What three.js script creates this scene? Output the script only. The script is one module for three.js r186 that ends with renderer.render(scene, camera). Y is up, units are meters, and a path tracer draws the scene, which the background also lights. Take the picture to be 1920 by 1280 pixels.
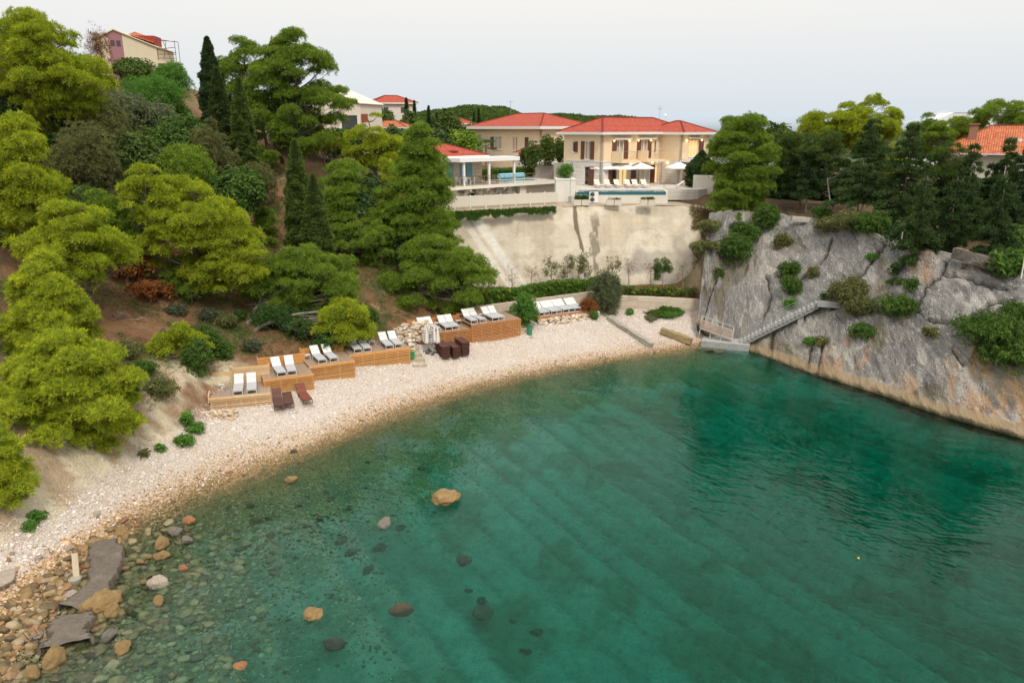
import * as THREE from 'three';
import { mergeGeometries } from 'three/addons/utils/BufferGeometryUtils.js';

// ---------- camera, sky, sun, exposure ----------
const scene = new THREE.Scene();
const PHOTO_F = 1420, CAM_H = 20, PITCH = 15.73 * Math.PI / 180;
const camera = new THREE.PerspectiveCamera(2 * Math.atan(640 / PHOTO_F) * 180 / Math.PI, 1024 / 682, 0.5, 4000);
camera.position.set(0, CAM_H, 0); camera.rotation.set(-PITCH, 0, 0);
const renderer = new THREE.WebGLRenderer({ antialias: true });
renderer.toneMapping = THREE.LinearToneMapping; renderer.toneMappingExposure = 1.55;
renderer.shadowMap.enabled = true;
{ // thin high overcast: off-white overhead, pale blue at the horizon
  const W = 256, H = 256, data = new Float32Array(W * H * 4);
  const stops = [[-90, .10, .11, .11], [-2, .30, .34, .36], [0, .43, .485, .535], [3, .495, .52, .54], [8, .585, .578, .565], [25, .74, .73, .715], [50, .95, .94, .925], [90, 1.12, 1.11, 1.09]];
  for (let j = 0; j < H; j++) {
    const e = ((j + .5) / H - .5) * 180; let k = 0; while (k < stops.length - 2 && e > stops[k + 1][0]) k++;
    const a = stops[k], b = stops[k + 1], t = Math.min(1, Math.max(0, (e - a[0]) / (b[0] - a[0])));
    for (let i = 0; i < W; i++) { const o = (j * W + i) * 4; for (let c = 0; c < 3; c++) data[o + c] = a[c + 1] + (b[c + 1] - a[c + 1]) * t; data[o + 3] = 1; }
  }
  const sky = new THREE.DataTexture(data, W, H, THREE.RGBAFormat, THREE.FloatType);
  sky.mapping = THREE.EquirectangularReflectionMapping; sky.magFilter = sky.minFilter = THREE.LinearFilter; sky.needsUpdate = true;
  scene.background = sky; scene.environment = sky;
}
const sun = new THREE.DirectionalLight(new THREE.Color().setRGB(1, .93, .82), 1.5);
sun.name = 'sun'; sun.position.set(30, 100, 20); sun.target.position.set(0, 0, -60); sun.castShadow = true; sun.shadow.radius = 26;
sun.shadow.mapSize.set(4096, 4096); Object.assign(sun.shadow.camera, { left: -110, right: 110, top: 110, bottom: -110, near: 1, far: 400 });
scene.add(sun, sun.target);


// ---------- random numbers and noise ----------
function mulberry(a) { return () => { a = (a + 0x6d2b79f5) | 0; let t = Math.imul(a ^ (a >>> 15), 1 | a); t = (t + Math.imul(t ^ (t >>> 7), 61 | t)) ^ t; return ((t ^ (t >>> 14)) >>> 0) / 4294967296; }; }
let rnd = mulberry(12345);
const R = (a, b) => a + (b - a) * rnd();
const PERM = new Float32Array(65536); { const r = mulberry(99); for (let i = 0; i < 65536; i++) PERM[i] = r(); }
const hsh = (x, y) => PERM[((x & 255) * 256 + ((y * 57 + (x >> 8) * 131) & 255) + ((y >> 8) * 911)) & 65535];
function vn(x, y) { const xi = Math.floor(x), yi = Math.floor(y); let fx = x - xi, fy = y - yi; fx = fx * fx * (3 - 2 * fx); fy = fy * fy * (3 - 2 * fy);
  const a = hsh(xi, yi), b = hsh(xi + 1, yi), c = hsh(xi, yi + 1), d = hsh(xi + 1, yi + 1); return a + (b - a) * fx + (c - a) * fy + (a - b - c + d) * fx * fy; }
function fbm(x, y, o = 4) { let s = 0, a = .5, n = 0; for (let i = 0; i < o; i++) { s += a * vn(x, y); n += a; a *= .5; x = x * 2.03 + 17.3; y = y * 2.03 + 5.7; } return s / n; }
const ridge = (x, y, o = 4) => { let s = 0, a = .5, n = 0; for (let i = 0; i < o; i++) { s += a * (1 - Math.abs(2 * vn(x, y) - 1)); n += a; a *= .5; x = x * 2.1 + 9.1; y = y * 2.1 + 3.3; } return s / n; };
const sst = (a, b, x) => { const t = Math.min(1, Math.max(0, (x - a) / (b - a))); return t * t * (3 - 2 * t); };
const lerp = (a, b, t) => a + (b - a) * t;
const mix3 = (a, b, t) => [lerp(a[0], b[0], t), lerp(a[1], b[1], t), lerp(a[2], b[2], t)];
const V = (x, y, z) => new THREE.Vector3(x, y, z);

// ---------- photo pixel -> direction -> point ----------
function ray(px, py) { const r = (px - 960) / PHOTO_F, u = -(py - 640) / PHOTO_F, c = Math.cos(PITCH), s = Math.sin(PITCH); return { x: r, y: u * c - s, d: c + u * s }; }
const atHeight = (px, py, h) => { const q = ray(px, py), t = (h - CAM_H) / q.y; return V(q.x * t, h, -q.d * t); };
const atDist = (px, py, d) => { const q = ray(px, py), t = d / q.d; return V(q.x * t, CAM_H + q.y * t, -d); };
const pxSize = (d) => d / PHOTO_F; // metres per photo pixel at a distance

// ---------- textures and materials ----------
function tex(w, h, fn, srgb = true, wrap = THREE.RepeatWrapping) {
  const data = new Uint8Array(w * h * 4), g = (v) => Math.max(0, Math.min(255, Math.round(srgb ? 255 * (v <= .0031308 ? 12.92 * v : 1.055 * Math.pow(Math.max(v, 0), 1 / 2.4) - .055) : 255 * v)));
  for (let j = 0; j < h; j++) for (let i = 0; i < w; i++) { const c = fn(i / w, j / h), o = (j * w + i) * 4; if (typeof c === 'number') data[o] = data[o + 1] = data[o + 2] = g(c); else { data[o] = g(c[0]); data[o + 1] = g(c[1]); data[o + 2] = g(c[2]); } data[o + 3] = 255; }
  const t = new THREE.DataTexture(data, w, h, THREE.RGBAFormat, THREE.UnsignedByteType);
  t.wrapS = t.wrapT = wrap; t.magFilter = t.minFilter = THREE.LinearFilter; t.colorSpace = srgb ? THREE.SRGBColorSpace : THREE.NoColorSpace; t.needsUpdate = true; return t;
}
// noise that repeats every 1 unit of u and v
const tileN = (u, v, f) => { const x = u * f, y = v * f, a = vn(x, y), b = vn(x - f, y), c = vn(x, y - f), d = vn(x - f, y - f), wx = sst(.75, 1, u), wy = sst(.75, 1, v); return lerp(lerp(a, b, wx), lerp(c, d, wx), wy); };
const tfbm = (u, v, f, o = 4) => { let s = 0, a = .5, n = 0; for (let i = 0; i < o; i++) { s += a * tileN(u, v, f); n += a; a *= .5; f *= 2; } return s / n; };
const rgb = (r, g, b) => new THREE.Color().setRGB(r, g, b);
const mat = (c, rough = .8, o = {}) => new THREE.MeshStandardMaterial({ color: Array.isArray(c) ? rgb(...c) : c, roughness: rough, ...o });

// ---------- scene bookkeeping ----------
const used = new Map();
function numbered(n) { const k = used.get(n) || 0; used.set(n, k + 1); return k ? n + '_' + String(k).padStart(3, '0') : n; }
function thing(name, label, category, pos = [0, 0, 0], turn = 0, group) {
  const o = new THREE.Group(); o.name = numbered(name); scene.add(o);
  if (pos.isVector3) o.position.copy(pos); else o.position.set(...pos);
  o.rotation.y = turn; o.userData = { label, category }; if (group) o.userData.group = group; return o;
}
function part(parent, name, geo, m) { const o = new THREE.Mesh(geo, m); o.name = name; o.castShadow = o.receiveShadow = true; parent.add(o); return o; }
function single(name, label, category, geo, m, group) { const o = part(scene, numbered(name), geo, m); o.userData = { label, category }; if (group) o.userData.group = group; return o; }
function structure(name, geo, m) { const o = part(scene, numbered(name), geo, m); o.userData = { kind: 'structure' }; return o; }
function copyOf(o, label, pos, turn) { const c = o.clone(); c.name = numbered(o.name.replace(/_\d{3}$/, '')); scene.add(c); c.userData = { ...o.userData }; if (label) c.userData.label = label; if (pos) c.position.copy(pos); if (turn !== undefined) c.rotation.y = turn; return c; }

// ---------- geometry helpers ----------
function box(w, h, d, x = 0, y = 0, z = 0) { return new THREE.BoxGeometry(w, h, d).translate(x, y, z); } // centred
function boxB(x0, x1, y0, y1, z0, z1) { return box(x1 - x0, y1 - y0, z1 - z0, (x0 + x1) / 2, (y0 + y1) / 2, (z0 + z1) / 2); }
function uvBox(g, s = 1) { // uv in metres from position, per face direction
  const p = g.attributes.position, n = g.attributes.normal, uv = new Float32Array(p.count * 2);
  for (let i = 0; i < p.count; i++) { const ax = Math.abs(n.getX(i)), ay = Math.abs(n.getY(i)), az = Math.abs(n.getZ(i)); let u, v;
    if (ay > ax && ay > az) { u = p.getX(i); v = p.getZ(i); } else if (ax > az) { u = p.getZ(i); v = p.getY(i); } else { u = p.getX(i); v = p.getY(i); } uv[2 * i] = u * s; uv[2 * i + 1] = v * s; }
  g.setAttribute('uv', new THREE.BufferAttribute(uv, 2)); return g;
}
function bar(a, b, r, seg = 6, r2 = r) { // tapered rod between two points
  const dir = b.clone().sub(a), L = dir.length(), g = new THREE.CylinderGeometry(r2, r, L, seg, 1);
  g.translate(0, L / 2, 0); g.applyQuaternion(new THREE.Quaternion().setFromUnitVectors(V(0, 1, 0), dir.normalize())); g.translate(a.x, a.y, a.z); return g;
}
function beam(a, b, w, h) { const dir = b.clone().sub(a), L = dir.length(), g = new THREE.BoxGeometry(w, h, L); const m = new THREE.Matrix4().lookAt(b, a, V(0, 1, 0)); g.applyMatrix4(m); const c = a.clone().add(b).multiplyScalar(.5); g.translate(c.x, c.y, c.z); return g; }
function limb(pts, r0, r1, seg = 6) { // tapered tube through points
  const c = new THREE.CatmullRomCurve3(pts), n = Math.max(4, pts.length * 3), g = new THREE.TubeGeometry(c, n, 1, seg, false), p = g.attributes.position;
  for (let i = 0; i <= n; i++) { const t = i / n, q = c.getPointAt(t), r = lerp(r0, r1, t); for (let j = 0; j <= seg; j++) { const k = i * (seg + 1) + j; p.setXYZ(k, q.x + (p.getX(k) - q.x) * r, q.y + (p.getY(k) - q.y) * r, q.z + (p.getZ(k) - q.z) * r); } }
  g.computeVertexNormals(); return g;
}
const merge = (l) => mergeGeometries(l.map((g) => { const q = g.index ? g.toNonIndexed() : g; for (const k of Object.keys(q.attributes)) if (!['position', 'normal', 'uv'].includes(k)) q.deleteAttribute(k); return q; }));
function boulderGeo(seed, flat = .7, rough = .35) { // lumpy faceted stone, radius about 1
  const g = new THREE.IcosahedronGeometry(1, 4), p = g.attributes.position, cuts = [], r = mulberry(seed);
  for (let k = 0; k < 7; k++) cuts.push([V(r() * 2 - 1, r() * 1.6 - .6, r() * 2 - 1).normalize(), .55 + r() * .35]);
  for (let i = 0; i < p.count; i++) {
    const v = V(p.getX(i), p.getY(i), p.getZ(i)), n = v.clone(); let k = 1;
    for (const [c, h] of cuts) { const q = n.dot(c); if (q > h) k = Math.min(k, lerp(1, h / q, .85)); }
    k *= 1 + rough * .5 * (fbm(n.x * 2.1 + seed, n.y * 2.1 + n.z * 1.7, 4) - .5) + rough * .16 * (ridge(n.x * 3.1 + n.y, n.z * 3.1 + seed, 3) - .6); p.setXYZ(i, v.x * k, v.y * k * flat, v.z * k);
  }
  g.computeVertexNormals(); return g;
}
// ---------- terrain: heights from surveyed points (x, distance, height), joined by a radial-basis surface ----------
const WATERLINE = [[-19.6, 18], [-20, 26.3], [-20.6, 31], [-20, 35], [-19.2, 36.6], [-16.2, 40.5], [-12.6, 45.9], [-7.8, 52.2], [-2.6, 57.6], [4.2, 62.5], [11.7, 66.2], [16.5, 68.2], [20, 70.3]];
const TOE = [[-27, 14], [-25.5, 22], [-24.4, 28], [-23.9, 31], [-23.5, 33.5], [-22.8, 35], [-22.6, 38], [-22.0, 41], [-20.9, 43.8], [-20.5, 46.2]];
const FOOT = [[19.6, 72.5], [20.6, 69.8], [22.3, 69.1], [26, 61.7], [28.8, 56.9], [31.4, 52.2], [34.7, 47.7], [40, 39], [48, 26], [60, 6]];
const dens = (L, step) => { const o = []; for (let i = 0; i < L.length - 1; i++) { const a = L[i], b = L[i + 1], n = Math.max(1, Math.round(Math.hypot(b[0] - a[0], b[1] - a[1]) / step)); for (let k = 0; k < n; k++) o.push(a.map((v, c) => lerp(v, b[c], k / n))); } o.push(L[L.length - 1]); return o; };
const CP = [];
for (const p of dens(WATERLINE, 4)) CP.push([p[0], p[1], 0]);
// sea bed
for (const p of [[-17, 20, -.45], [-17.5, 28, -.4], [-17, 34, -.5], [-13, 40, -.6], [-9, 45.5, -.7], [-5, 50, -.8], [0, 55, -.9], [6, 59, -1.0], [12, 62.5, -1.1], [17, 65.5, -1.0],
  [-13, 22, -1.0], [-13, 30, -.95], [-10, 36, -1.2], [-6, 41, -1.4], [-1, 46, -1.7], [4, 51, -2.0], [10, 57, -2.3], [16, 61, -2.4],
  [-6, 22, -1.7], [-6, 30, -1.9], [-2, 36, -2.3], [4, 42, -3.0], [9, 48, -3.4], [15, 54, -3.7], [21, 58, -3.6],
  [0, 20, -2.6], [2, 29, -3.0], [8, 36, -4.0], [14, 42, -4.6], [20, 48, -4.8], [24, 53, -4.4], [8, 20, -3.8], [14, 28, -4.6], [20, 34, -5.2], [26, 40, -5.2], [29, 45, -4.6], [18, 16, -4.9], [28, 26, -5.5], [36, 30, -5.4], [0, 5, -3.6], [20, 0, -5.6], [-12, 5, -2], [40, 10, -6], [0, -40, -6], [-30, -40, -5], [60, -40, -7],
  [23, 65, -2.6], [26.5, 58.5, -3], [29.5, 53.5, -3.2], [32.5, 48, -3.4], [37, 40, -3.6], [45, 27, -4]]) CP.push([p[0], p[1], p[2] > -1.2 ? p[2] * .55 : -.66 + (p[2] + 1.2) * .82]);
// beach back, banks, slopes
for (const p of TOE) CP.push([p[0], p[1], 1.15 + (p[1] - 20) * .012]);
for (const p of [[-28.2, 22, 4.3], [-27, 28, 4.2], [-26.2, 33, 4.1], [-25.3, 37, 4.0], [-24.4, 41.5, 4.0], [-23.2, 45, 3.9], [-22.4, 48.5, 3.8], [-22.4, 52.5, 3.7],
  [-20.6, 48.4, 1.35], [-17, 48.8, 1.3], [-14.6, 52.2, 1.4], [-12.3, 55, 1.5], [-8.3, 58.7, 1.6], [-3.7, 63.3, 1.7], [.7, 66.2, 1.8], [2.6, 69.7, 2.0], [7.5, 72.4, 2.1], [9.5, 73.5, 2.0], [13, 74.6, 1.9], [18.5, 74.2, 1.8], [17, 71.5, .9], [12, 69.5, .8], [5, 66, 1.0], [-2, 61, .9], [-9.5, 54.5, .7], [-15, 46.5, .7],
  [-22, 54.6, 3.6], [-19.3, 56.3, 3.4], [-16.6, 58.6, 3.3], [-13.2, 61, 3.3], [-9.8, 63.6, 3.2], [-8.6, 66.6, 3.5], [-5.2, 68.5, 3.0], [-4.4, 71, 2.6], [0, 72.5, 2.3], [5, 75, 2.3], [9, 77, 2.3],
  [-25, 56, 5.6], [-22, 61, 5.4], [-17, 64.5, 5.6], [-12.5, 67.5, 6.2], [-10.5, 72, 6.8], [-31, 60, 8.4], [-31, 50, 7.4], [-32, 42, 7], [-33, 34, 7], [-35, 24, 7.4], [-25, 66, 8], [-19, 70, 8], [-14.5, 75, 8.6], [-11.5, 79, 10], [-10, 83, 12],
  [-42, 60, 14], [-36, 73, 14.5], [-28, 78, 13], [-22, 82, 12.6], [-17, 86, 13.2], [-13, 89, 13.3], [-22, 95, 15.4], [-30, 93, 17], [-40, 90, 19.4], [-50, 76, 20], [-54, 58, 19], [-50, 40, 15], [-46, 24, 13],
  [-62, 100, 27], [-46, 112, 25.5], [-34, 112, 21], [-28, 120, 17.5], [-72, 70, 27], [-80, 120, 31], [-70, 40, 22], [-20, 120, 15], [-10, 110, 14], [-40, 150, 22], [-90, 160, 30], [0, 160, 12], [-110, 100, 32], [-110, 40, 28], [-90, 10, 22], [-60, 5, 14],
  [-8, 79.5, 11.0], [-6, 83, 11.2], [0, 84.5, 11.3], [4.5, 86, 11.4], [12, 88.5, 11.8], [20, 88.5, 11.8], [24, 86, 11.8], [-3, 87, 11.4], [-9, 86, 11.6],
  [-2, 90, 11.3], [4, 93, 11.4], [1, 97, 11.8], [8, 98, 12.4], [14, 94, 13], [24, 95, 12.8], [0, 104, 13.2], [12, 106, 13.2], [26, 106, 12.8], [40, 110, 12], [0, 130, 13.5], [20, 130, 13], [60, 130, 12], [90, 130, 11], [20, 170, 11], [90, 180, 10], [140, 120, 11],
  // low terrace behind the stone wall and the foot of the cliff
  [-6.5, 73.5, 3.4], [-1, 75.5, 3.3], [5, 78.2, 3.3], [10, 79.6, 3.3], [14, 78.8, 3.3], [18.5, 78, 3.3], [-5.8, 76, 4.6], [0, 78.5, 4.6], [6, 81.5, 5], [12, 82.5, 5], [19, 82, 5.6],
  // right-hand rock: kept a little below the rock face built over it
  [22, 71.5, .5], [22, 79, 8.2], [27, 74, 6.5], [31, 66, 5], [34, 60, 4.4], [37, 54.5, 4], [42, 46, 3.6],
  [25, 83.5, 11], [30, 81.5, 11.1], [34, 74, 10.5], [38, 65, 9.7], [41.5, 58, 9], [47, 49, 8.4], [55, 36, 8], [70, 14, 8],
  [36, 92, 11.6], [42, 80, 11.4], [48, 70, 10.8], [54, 58, 10.2], [62, 44, 10], [66, 80, 12], [80, 56, 12], [76, 100, 12], [100, 60, 13], [100, 20, 12]]) CP.push(p);
const RBF = (() => { // solve for linear-kernel weights + plane
  const n = CP.length, N = n + 3, A = []; for (let i = 0; i < N; i++) A.push(new Float64Array(N + 1));
  for (let i = 0; i < n; i++) { for (let j = 0; j < n; j++) A[i][j] = Math.hypot(CP[i][0] - CP[j][0], CP[i][1] - CP[j][1]); A[i][i] -= .05; A[i][n] = A[n][i] = 1; A[i][n + 1] = A[n + 1][i] = CP[i][0]; A[i][n + 2] = A[n + 2][i] = CP[i][1]; A[i][N] = CP[i][2]; }
  for (let k = 0; k < N; k++) { let p = k; for (let i = k + 1; i < N; i++) if (Math.abs(A[i][k]) > Math.abs(A[p][k])) p = i; [A[k], A[p]] = [A[p], A[k]]; for (let i = k + 1; i < N; i++) { const f = A[i][k] / A[k][k]; if (f) for (let j = k; j <= N; j++) A[i][j] -= f * A[k][j]; } }
  const w = new Float64Array(N); for (let i = N - 1; i >= 0; i--) { let s = A[i][N]; for (let j = i + 1; j < N; j++) s -= A[i][j] * w[j]; w[i] = s / A[i][i]; } return w;
})();
function baseHeight(x, d) { let s = RBF[CP.length] + RBF[CP.length + 1] * x + RBF[CP.length + 2] * d; for (let i = 0; i < CP.length; i++) { const a = CP[i][0] - x, b = CP[i][1] - d; s += RBF[i] * Math.sqrt(a * a + b * b); } return s; }
function distTo(L, x, d) { let m = 1e9; for (let i = 0; i < L.length - 1; i++) { const [ax, ad] = L[i], [bx, bd] = L[i + 1], vx = bx - ax, vd = bd - ad, t = Math.min(1, Math.max(0, ((x - ax) * vx + (d - ad) * vd) / (vx * vx + vd * vd))); m = Math.min(m, Math.hypot(x - ax - vx * t, d - ad - vd * t)); } return m; }
function inside(P, x, d) { let c = false; for (let i = 0, j = P.length - 1; i < P.length; j = i++) { const [xi, yi] = P[i], [xj, yj] = P[j]; if ((yi > d) !== (yj > d) && x < (xj - xi) * (d - yi) / (yj - yi) + xi) c = !c; } return c; }
const BEACH = [...WATERLINE.map(([x, d], i) => [x + (i < 5 ? .9 : .5), d - .9]), [21, 71], [21, 75.2], [11, 75.6], [9, 76.5], [6.5, 74.5], [2, 71.5], [-2, 68.5], [-5, 66], [-9, 62], [-14, 57.4], [-17, 54], [-20.2, 50], ...[...TOE].reverse()];
const FLATS = [[[-20.9, 48.2], [-16.9, 48.9], [-3, 63.5], [8.5, 72], [7, 75.5], [-4, 70], [-10, 65], [-21, 53]]];
// ribs of tilted strata that run out over the sea bed
function ribs(x, d) { const a = x * .86 + d * .50, b = x * .50 - d * .86; const w = a + 1.6 * fbm(b * .05, a * .08, 3) + 7, q = w * .5 + .8 * fbm(w * .3, 4, 2), s = q - Math.floor(q), k = Math.floor(q); return (hsh(k, 7) * .55 + .2) * (s < .82 ? s / .82 : (1 - s) / .18) * sst(.3, .6, fbm(b * .12 + k * 3.1, k * 1.7, 3) + .1); }
const furrow = (x, d) => ridge(d * .75 + x * .35, x * .12 + 3, 4);
function groundHeight(x, d) {
  let h = baseHeight(x, d); if (x < -19.5 && d < 54 && h > 1.25 && !inside(BEACH, x, d)) h += .75 * (furrow(x, d) - .68) * sst(1.25, 2.2, h) * sst(6.5, 4, h);
  const beach = inside(BEACH, x, d);
  if (h < .02) { const k = sst(0, -1.2, h); h += k * (ribs(x, d) * .8 - .3) + k * .22 * (fbm(x * .35, d * .35, 4) - .5) + .12 * (fbm(x * 1.3, d * 1.3, 3) - .5) * sst(0, -.3, h); }
  else if (beach) h += .16 * (fbm(x * .25, d * .25, 3) - .5) * sst(0, .6, h) + .03 * (vn(x * 2.4, d * 2.4) - .5);
  else { const k = sst(.9, 2.2, h) * (x < -4 ? 1 : .35) * (d > 76 && x > -11 ? .12 : 1); h += k * (1.1 * (fbm(x * .12, d * .12, 4) - .5) + .5 * (ridge(x * .45, d * .45, 3) - .6) + .12 * (fbm(x * 1.7, d * 1.7, 2) - .5)); }
  return h;
}
const X0 = -112, X1 = 112, D0 = -30, D1 = 172;
// grid lines: fine near the cove, coarse far away
const gridLine = (a, b, fa, fb, fine, coarse) => { const o = []; let v = a; while (v < b) { o.push(v); v += v >= fa && v < fb ? fine : coarse; } o.push(b); return o; };
const GX = gridLine(X0, X1, -30, 36, .3, 1.4), GD = gridLine(D0, D1, 16, 86, .3, 1.4);
const HM = new Float32Array(GX.length * GD.length);
for (let j = 0; j < GD.length; j++) for (let i = 0; i < GX.length; i++) HM[j * GX.length + i] = groundHeight(GX[i], GD[j]);
const findLine = (L, v) => { let a = 0, b = L.length - 2; while (a < b) { const m = (a + b + 1) >> 1; if (L[m] <= v) a = m; else b = m - 1; } return a; };
function H(x, d) { const i = findLine(GX, x), j = findLine(GD, d), n = GX.length, fx = Math.min(1, Math.max(0, (x - GX[i]) / (GX[i + 1] - GX[i]))), fd = Math.min(1, Math.max(0, (d - GD[j]) / (GD[j + 1] - GD[j]))); return lerp(lerp(HM[j * n + i], HM[j * n + i + 1], fx), lerp(HM[(j + 1) * n + i], HM[(j + 1) * n + i + 1], fx), fd); }
function onGround(px, py, from = 20) { const q = ray(px, py); for (let d = from; d < 170; d += .1) { const t = d / q.d, y = CAM_H + q.y * t; if (y < H(q.x * t, d)) return V(q.x * t, H(q.x * t, d), -d); } return atDist(px, py, 120); }
const grd = (x, d) => V(x, H(x, d), -d);

// soil, clay, dry grass; pebbles; sea bed: colour per vertex is the matter there, plus painted shade between seabed ribs, grain comes from the maps
function landColor(x, d, h, slope) {
  const n = fbm(x * .35 + 3, d * .35, 4), n2 = fbm(x * 1.1, d * 1.1 + 40, 4), n3 = vn(x * .11 + 9, d * .11);
  let c = mix3([.17, .078, .032], [.25, .14, .07], n2);                       // red-brown soil and needles
  c = mix3(c, [.13, .115, .04], sst(.5, .68, n) * .8);                         // dry grass
  c = mix3(c, [.055, .07, .02], sst(.56, .7, fbm(x * .5 + 31, d * .5, 3)) * .7); // low green
  const bank = sst(5.2, 3.6, h + (n - .5) * 3) * sst(-4, -8, x) * sst(56, 50, d + 6 * (n2 - .5)), rawClay = mix3([.66, .555, .37], [.54, .47, .34], n2);
  c = mix3(c, mix3(rawClay, [.33, .22, .125], Math.max(sst(.6, .75, n3 * .4 + n2 * .6), sst(.62, .5, furrow(x, d)) * .7)), bank * sst(.3, .42, n + .08));
  c = mix3(c, mix3([.42, .33, .21], [.27, .16, .09], n2), sst(.75, 1.3, slope) * (x < -8 && d < 56 ? .12 : x < 20 ? .85 : .3));
  if (x > 20) c = mix3(c, [.12, .075, .04], .6);
  return c;
}
const BACKLINE = BEACH.slice(WATERLINE.length);
const edgeMix = (x, d) => { const q = distTo(BACKLINE, x, d), sgn = inside(BEACH, x, d) ? 1 : -1; return sst(-.9, .9, sgn * q + 1.6 * (fbm(x * .9, d * .9 + 5, 4) - .5)); }; // 1 = shingle, 0 = slope
function beachColor(x, d, h) {
  const n = fbm(x * .6, d * .6, 4), n2 = fbm(x * .16 + 8, d * .16, 3), w = h + (n - .5) * .22;
  let c = mix3([.56, .48, .41], [.64, .56, .49], n2); c = mix3(c, [.55, .38, .26], sst(.5, .68, n) * .4);
  c = mix3(c, [.47, .285, .13], sst(.62, .3, w) * (.45 + .5 * sst(38, 30, d))); c = mix3(c, [.21, .135, .06], sst(.26, .06, w)); return c;
}
function bedColor(x, d, h) { // olive cobbles with weed along the shore, sand with painted rib shadows elsewhere, weed in ragged patches
  const n = fbm(x * .4 + 12, d * .4, 4), n2 = fbm(x * 1.4, d * 1.4, 3), r = ribs(x, d), shore = distTo(WATERLINE, x, d), rag = fbm(x * .45 + 4, d * .45, 5), cobble = sst(.46, .54, rag + .06 * (6.5 - shore));
  let c = mix3([.155, .15, .10], [.24, .235, .17], n2 * .6 + .4 * fbm(x * .2, d * .2 + 5, 3));
  c = mix3(c, mix3([.21, .165, .06], [.125, .105, .036], n2), cobble * .9);
  c = mix3(c, [.10, .105, .05], sst(.55, .62, n) * .6);
  c = mix3(c, [.10, .10, .055], sst(.14, .03, r) * .5);  // darkened between ribs: their shadow put into the bed colour
  return mix3(c, [.24, .16, .075], sst(.5, .56, rag + .35 * (.7 - shore)));
}
function terrainMesh(name, keep, colorOf, m, uvScale) {
  const n = GX.length, pos = [], col = [], uv = [], idx = [], map = new Map();
  const id = (i, j) => { const k = j * n + i; if (map.has(k)) return map.get(k); const x = GX[i], d = GD[j], h = HM[k];
    const i2 = Math.min(i + 1, n - 1), j2 = Math.min(j + 1, GD.length - 1), sl = Math.hypot((HM[j * n + i2] - h) / Math.max(.01, GX[i2] - x), (HM[j2 * n + i] - h) / Math.max(.01, GD[j2] - d));
    pos.push(x, h, -d); col.push(...colorOf(x, d, h, sl)); uv.push(x * uvScale, d * uvScale); map.set(k, pos.length / 3 - 1); return pos.length / 3 - 1; };
  for (let j = 0; j < GD.length - 1; j++) for (let i = 0; i < n - 1; i++) { const hm = (HM[j * n + i] + HM[j * n + i + 1] + HM[(j + 1) * n + i] + HM[(j + 1) * n + i + 1]) / 4, x = (GX[i] + GX[i + 1]) / 2, d = (GD[j] + GD[j + 1]) / 2;
    if (!keep(x, d, hm)) continue; const a = id(i, j), b = id(i + 1, j), c = id(i + 1, j + 1), e = id(i, j + 1); idx.push(a, b, c, a, c, e); }
  const g = new THREE.BufferGeometry(); g.setAttribute('position', new THREE.Float32BufferAttribute(pos, 3)); g.setAttribute('color', new THREE.Float32BufferAttribute(col, 3)); g.setAttribute('uv', new THREE.Float32BufferAttribute(uv, 2)); g.setIndex(idx); g.computeVertexNormals();
  return structure(name, g, m);
}
const pebbleTex = (() => { // cells of stones, tileable; value = tone of each stone
  const N = 44, cx = [], r = mulberry(5); for (let k = 0; k < N * N; k++) cx.push([r(), r(), r()]);
  return (u, v) => { const x = u * N, y = v * N, xi = Math.floor(x), yi = Math.floor(y); let b1 = 9, b2 = 9, tone = 0; for (let j = -1; j <= 1; j++) for (let i = -1; i <= 1; i++) { const a = (xi + i + N) % N, b = (yi + j + N) % N, c = cx[b * N + a], dx = xi + i + c[0] - x, dy = yi + j + c[1] - y, q = dx * dx + dy * dy; if (q < b1) { b2 = b1; b1 = q; tone = c[2]; } else if (q < b2) b2 = q; } return [tone, Math.sqrt(b2) - Math.sqrt(b1)]; };
})();
const pebMap = tex(1024, 1024, (u, v) => { const [t, e] = pebbleTex(u, v), k = (.72 + .42 * t) * (.94 + .12 * tfbm(u, v, 64, 2)); return [k, k * (.97 + .05 * t), k * (.93 + .09 * t)]; });
const pebBump = tex(1024, 1024, (u, v) => Math.min(1, pebbleTex(u, v)[1] * 1.6) * .7 + .3 * tfbm(u, v, 32, 3), false);
const soilMap = tex(1024, 1024, (u, v) => { const a = tfbm(u, v, 16, 6), b = tfbm(u, v, 90, 3), k = .62 + .5 * a + .5 * (b - .5) + (tileN(u, v, 200) > .88 ? .35 : 0); return [k, k, k]; });
const soilBump = tex(1024, 1024, (u, v) => .6 * tfbm(u, v, 24, 6) + .4 * tfbm(u + .3, v, 120, 3), false);
const M_LAND = new THREE.MeshStandardMaterial({ vertexColors: true, map: soilMap, bumpMap: soilBump, bumpScale: .12, roughness: 1 });
const M_BEACH = new THREE.MeshStandardMaterial({ vertexColors: true, map: pebMap, bumpMap: pebBump, bumpScale: .03, roughness: .9 });
const M_BED = new THREE.MeshStandardMaterial({ vertexColors: true, map: soilMap, bumpMap: soilBump, bumpScale: .08, roughness: 1 });
const isSea = (x, d, h) => h < .02 && (inside([...WATERLINE, [22, 71], ...FOOT.slice(2), [70, -35], [-40, -35], [-24, 0]], x, d) || d < 20);
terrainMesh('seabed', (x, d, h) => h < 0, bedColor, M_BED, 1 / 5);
terrainMesh('beach', (x, d, h) => h >= 0 && inside(BEACH, x, d), (x, d, h, s) => mix3(landColor(x, d, h, s), beachColor(x, d, h), edgeMix(x, d)), M_BEACH, 1 / 2.6);
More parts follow.
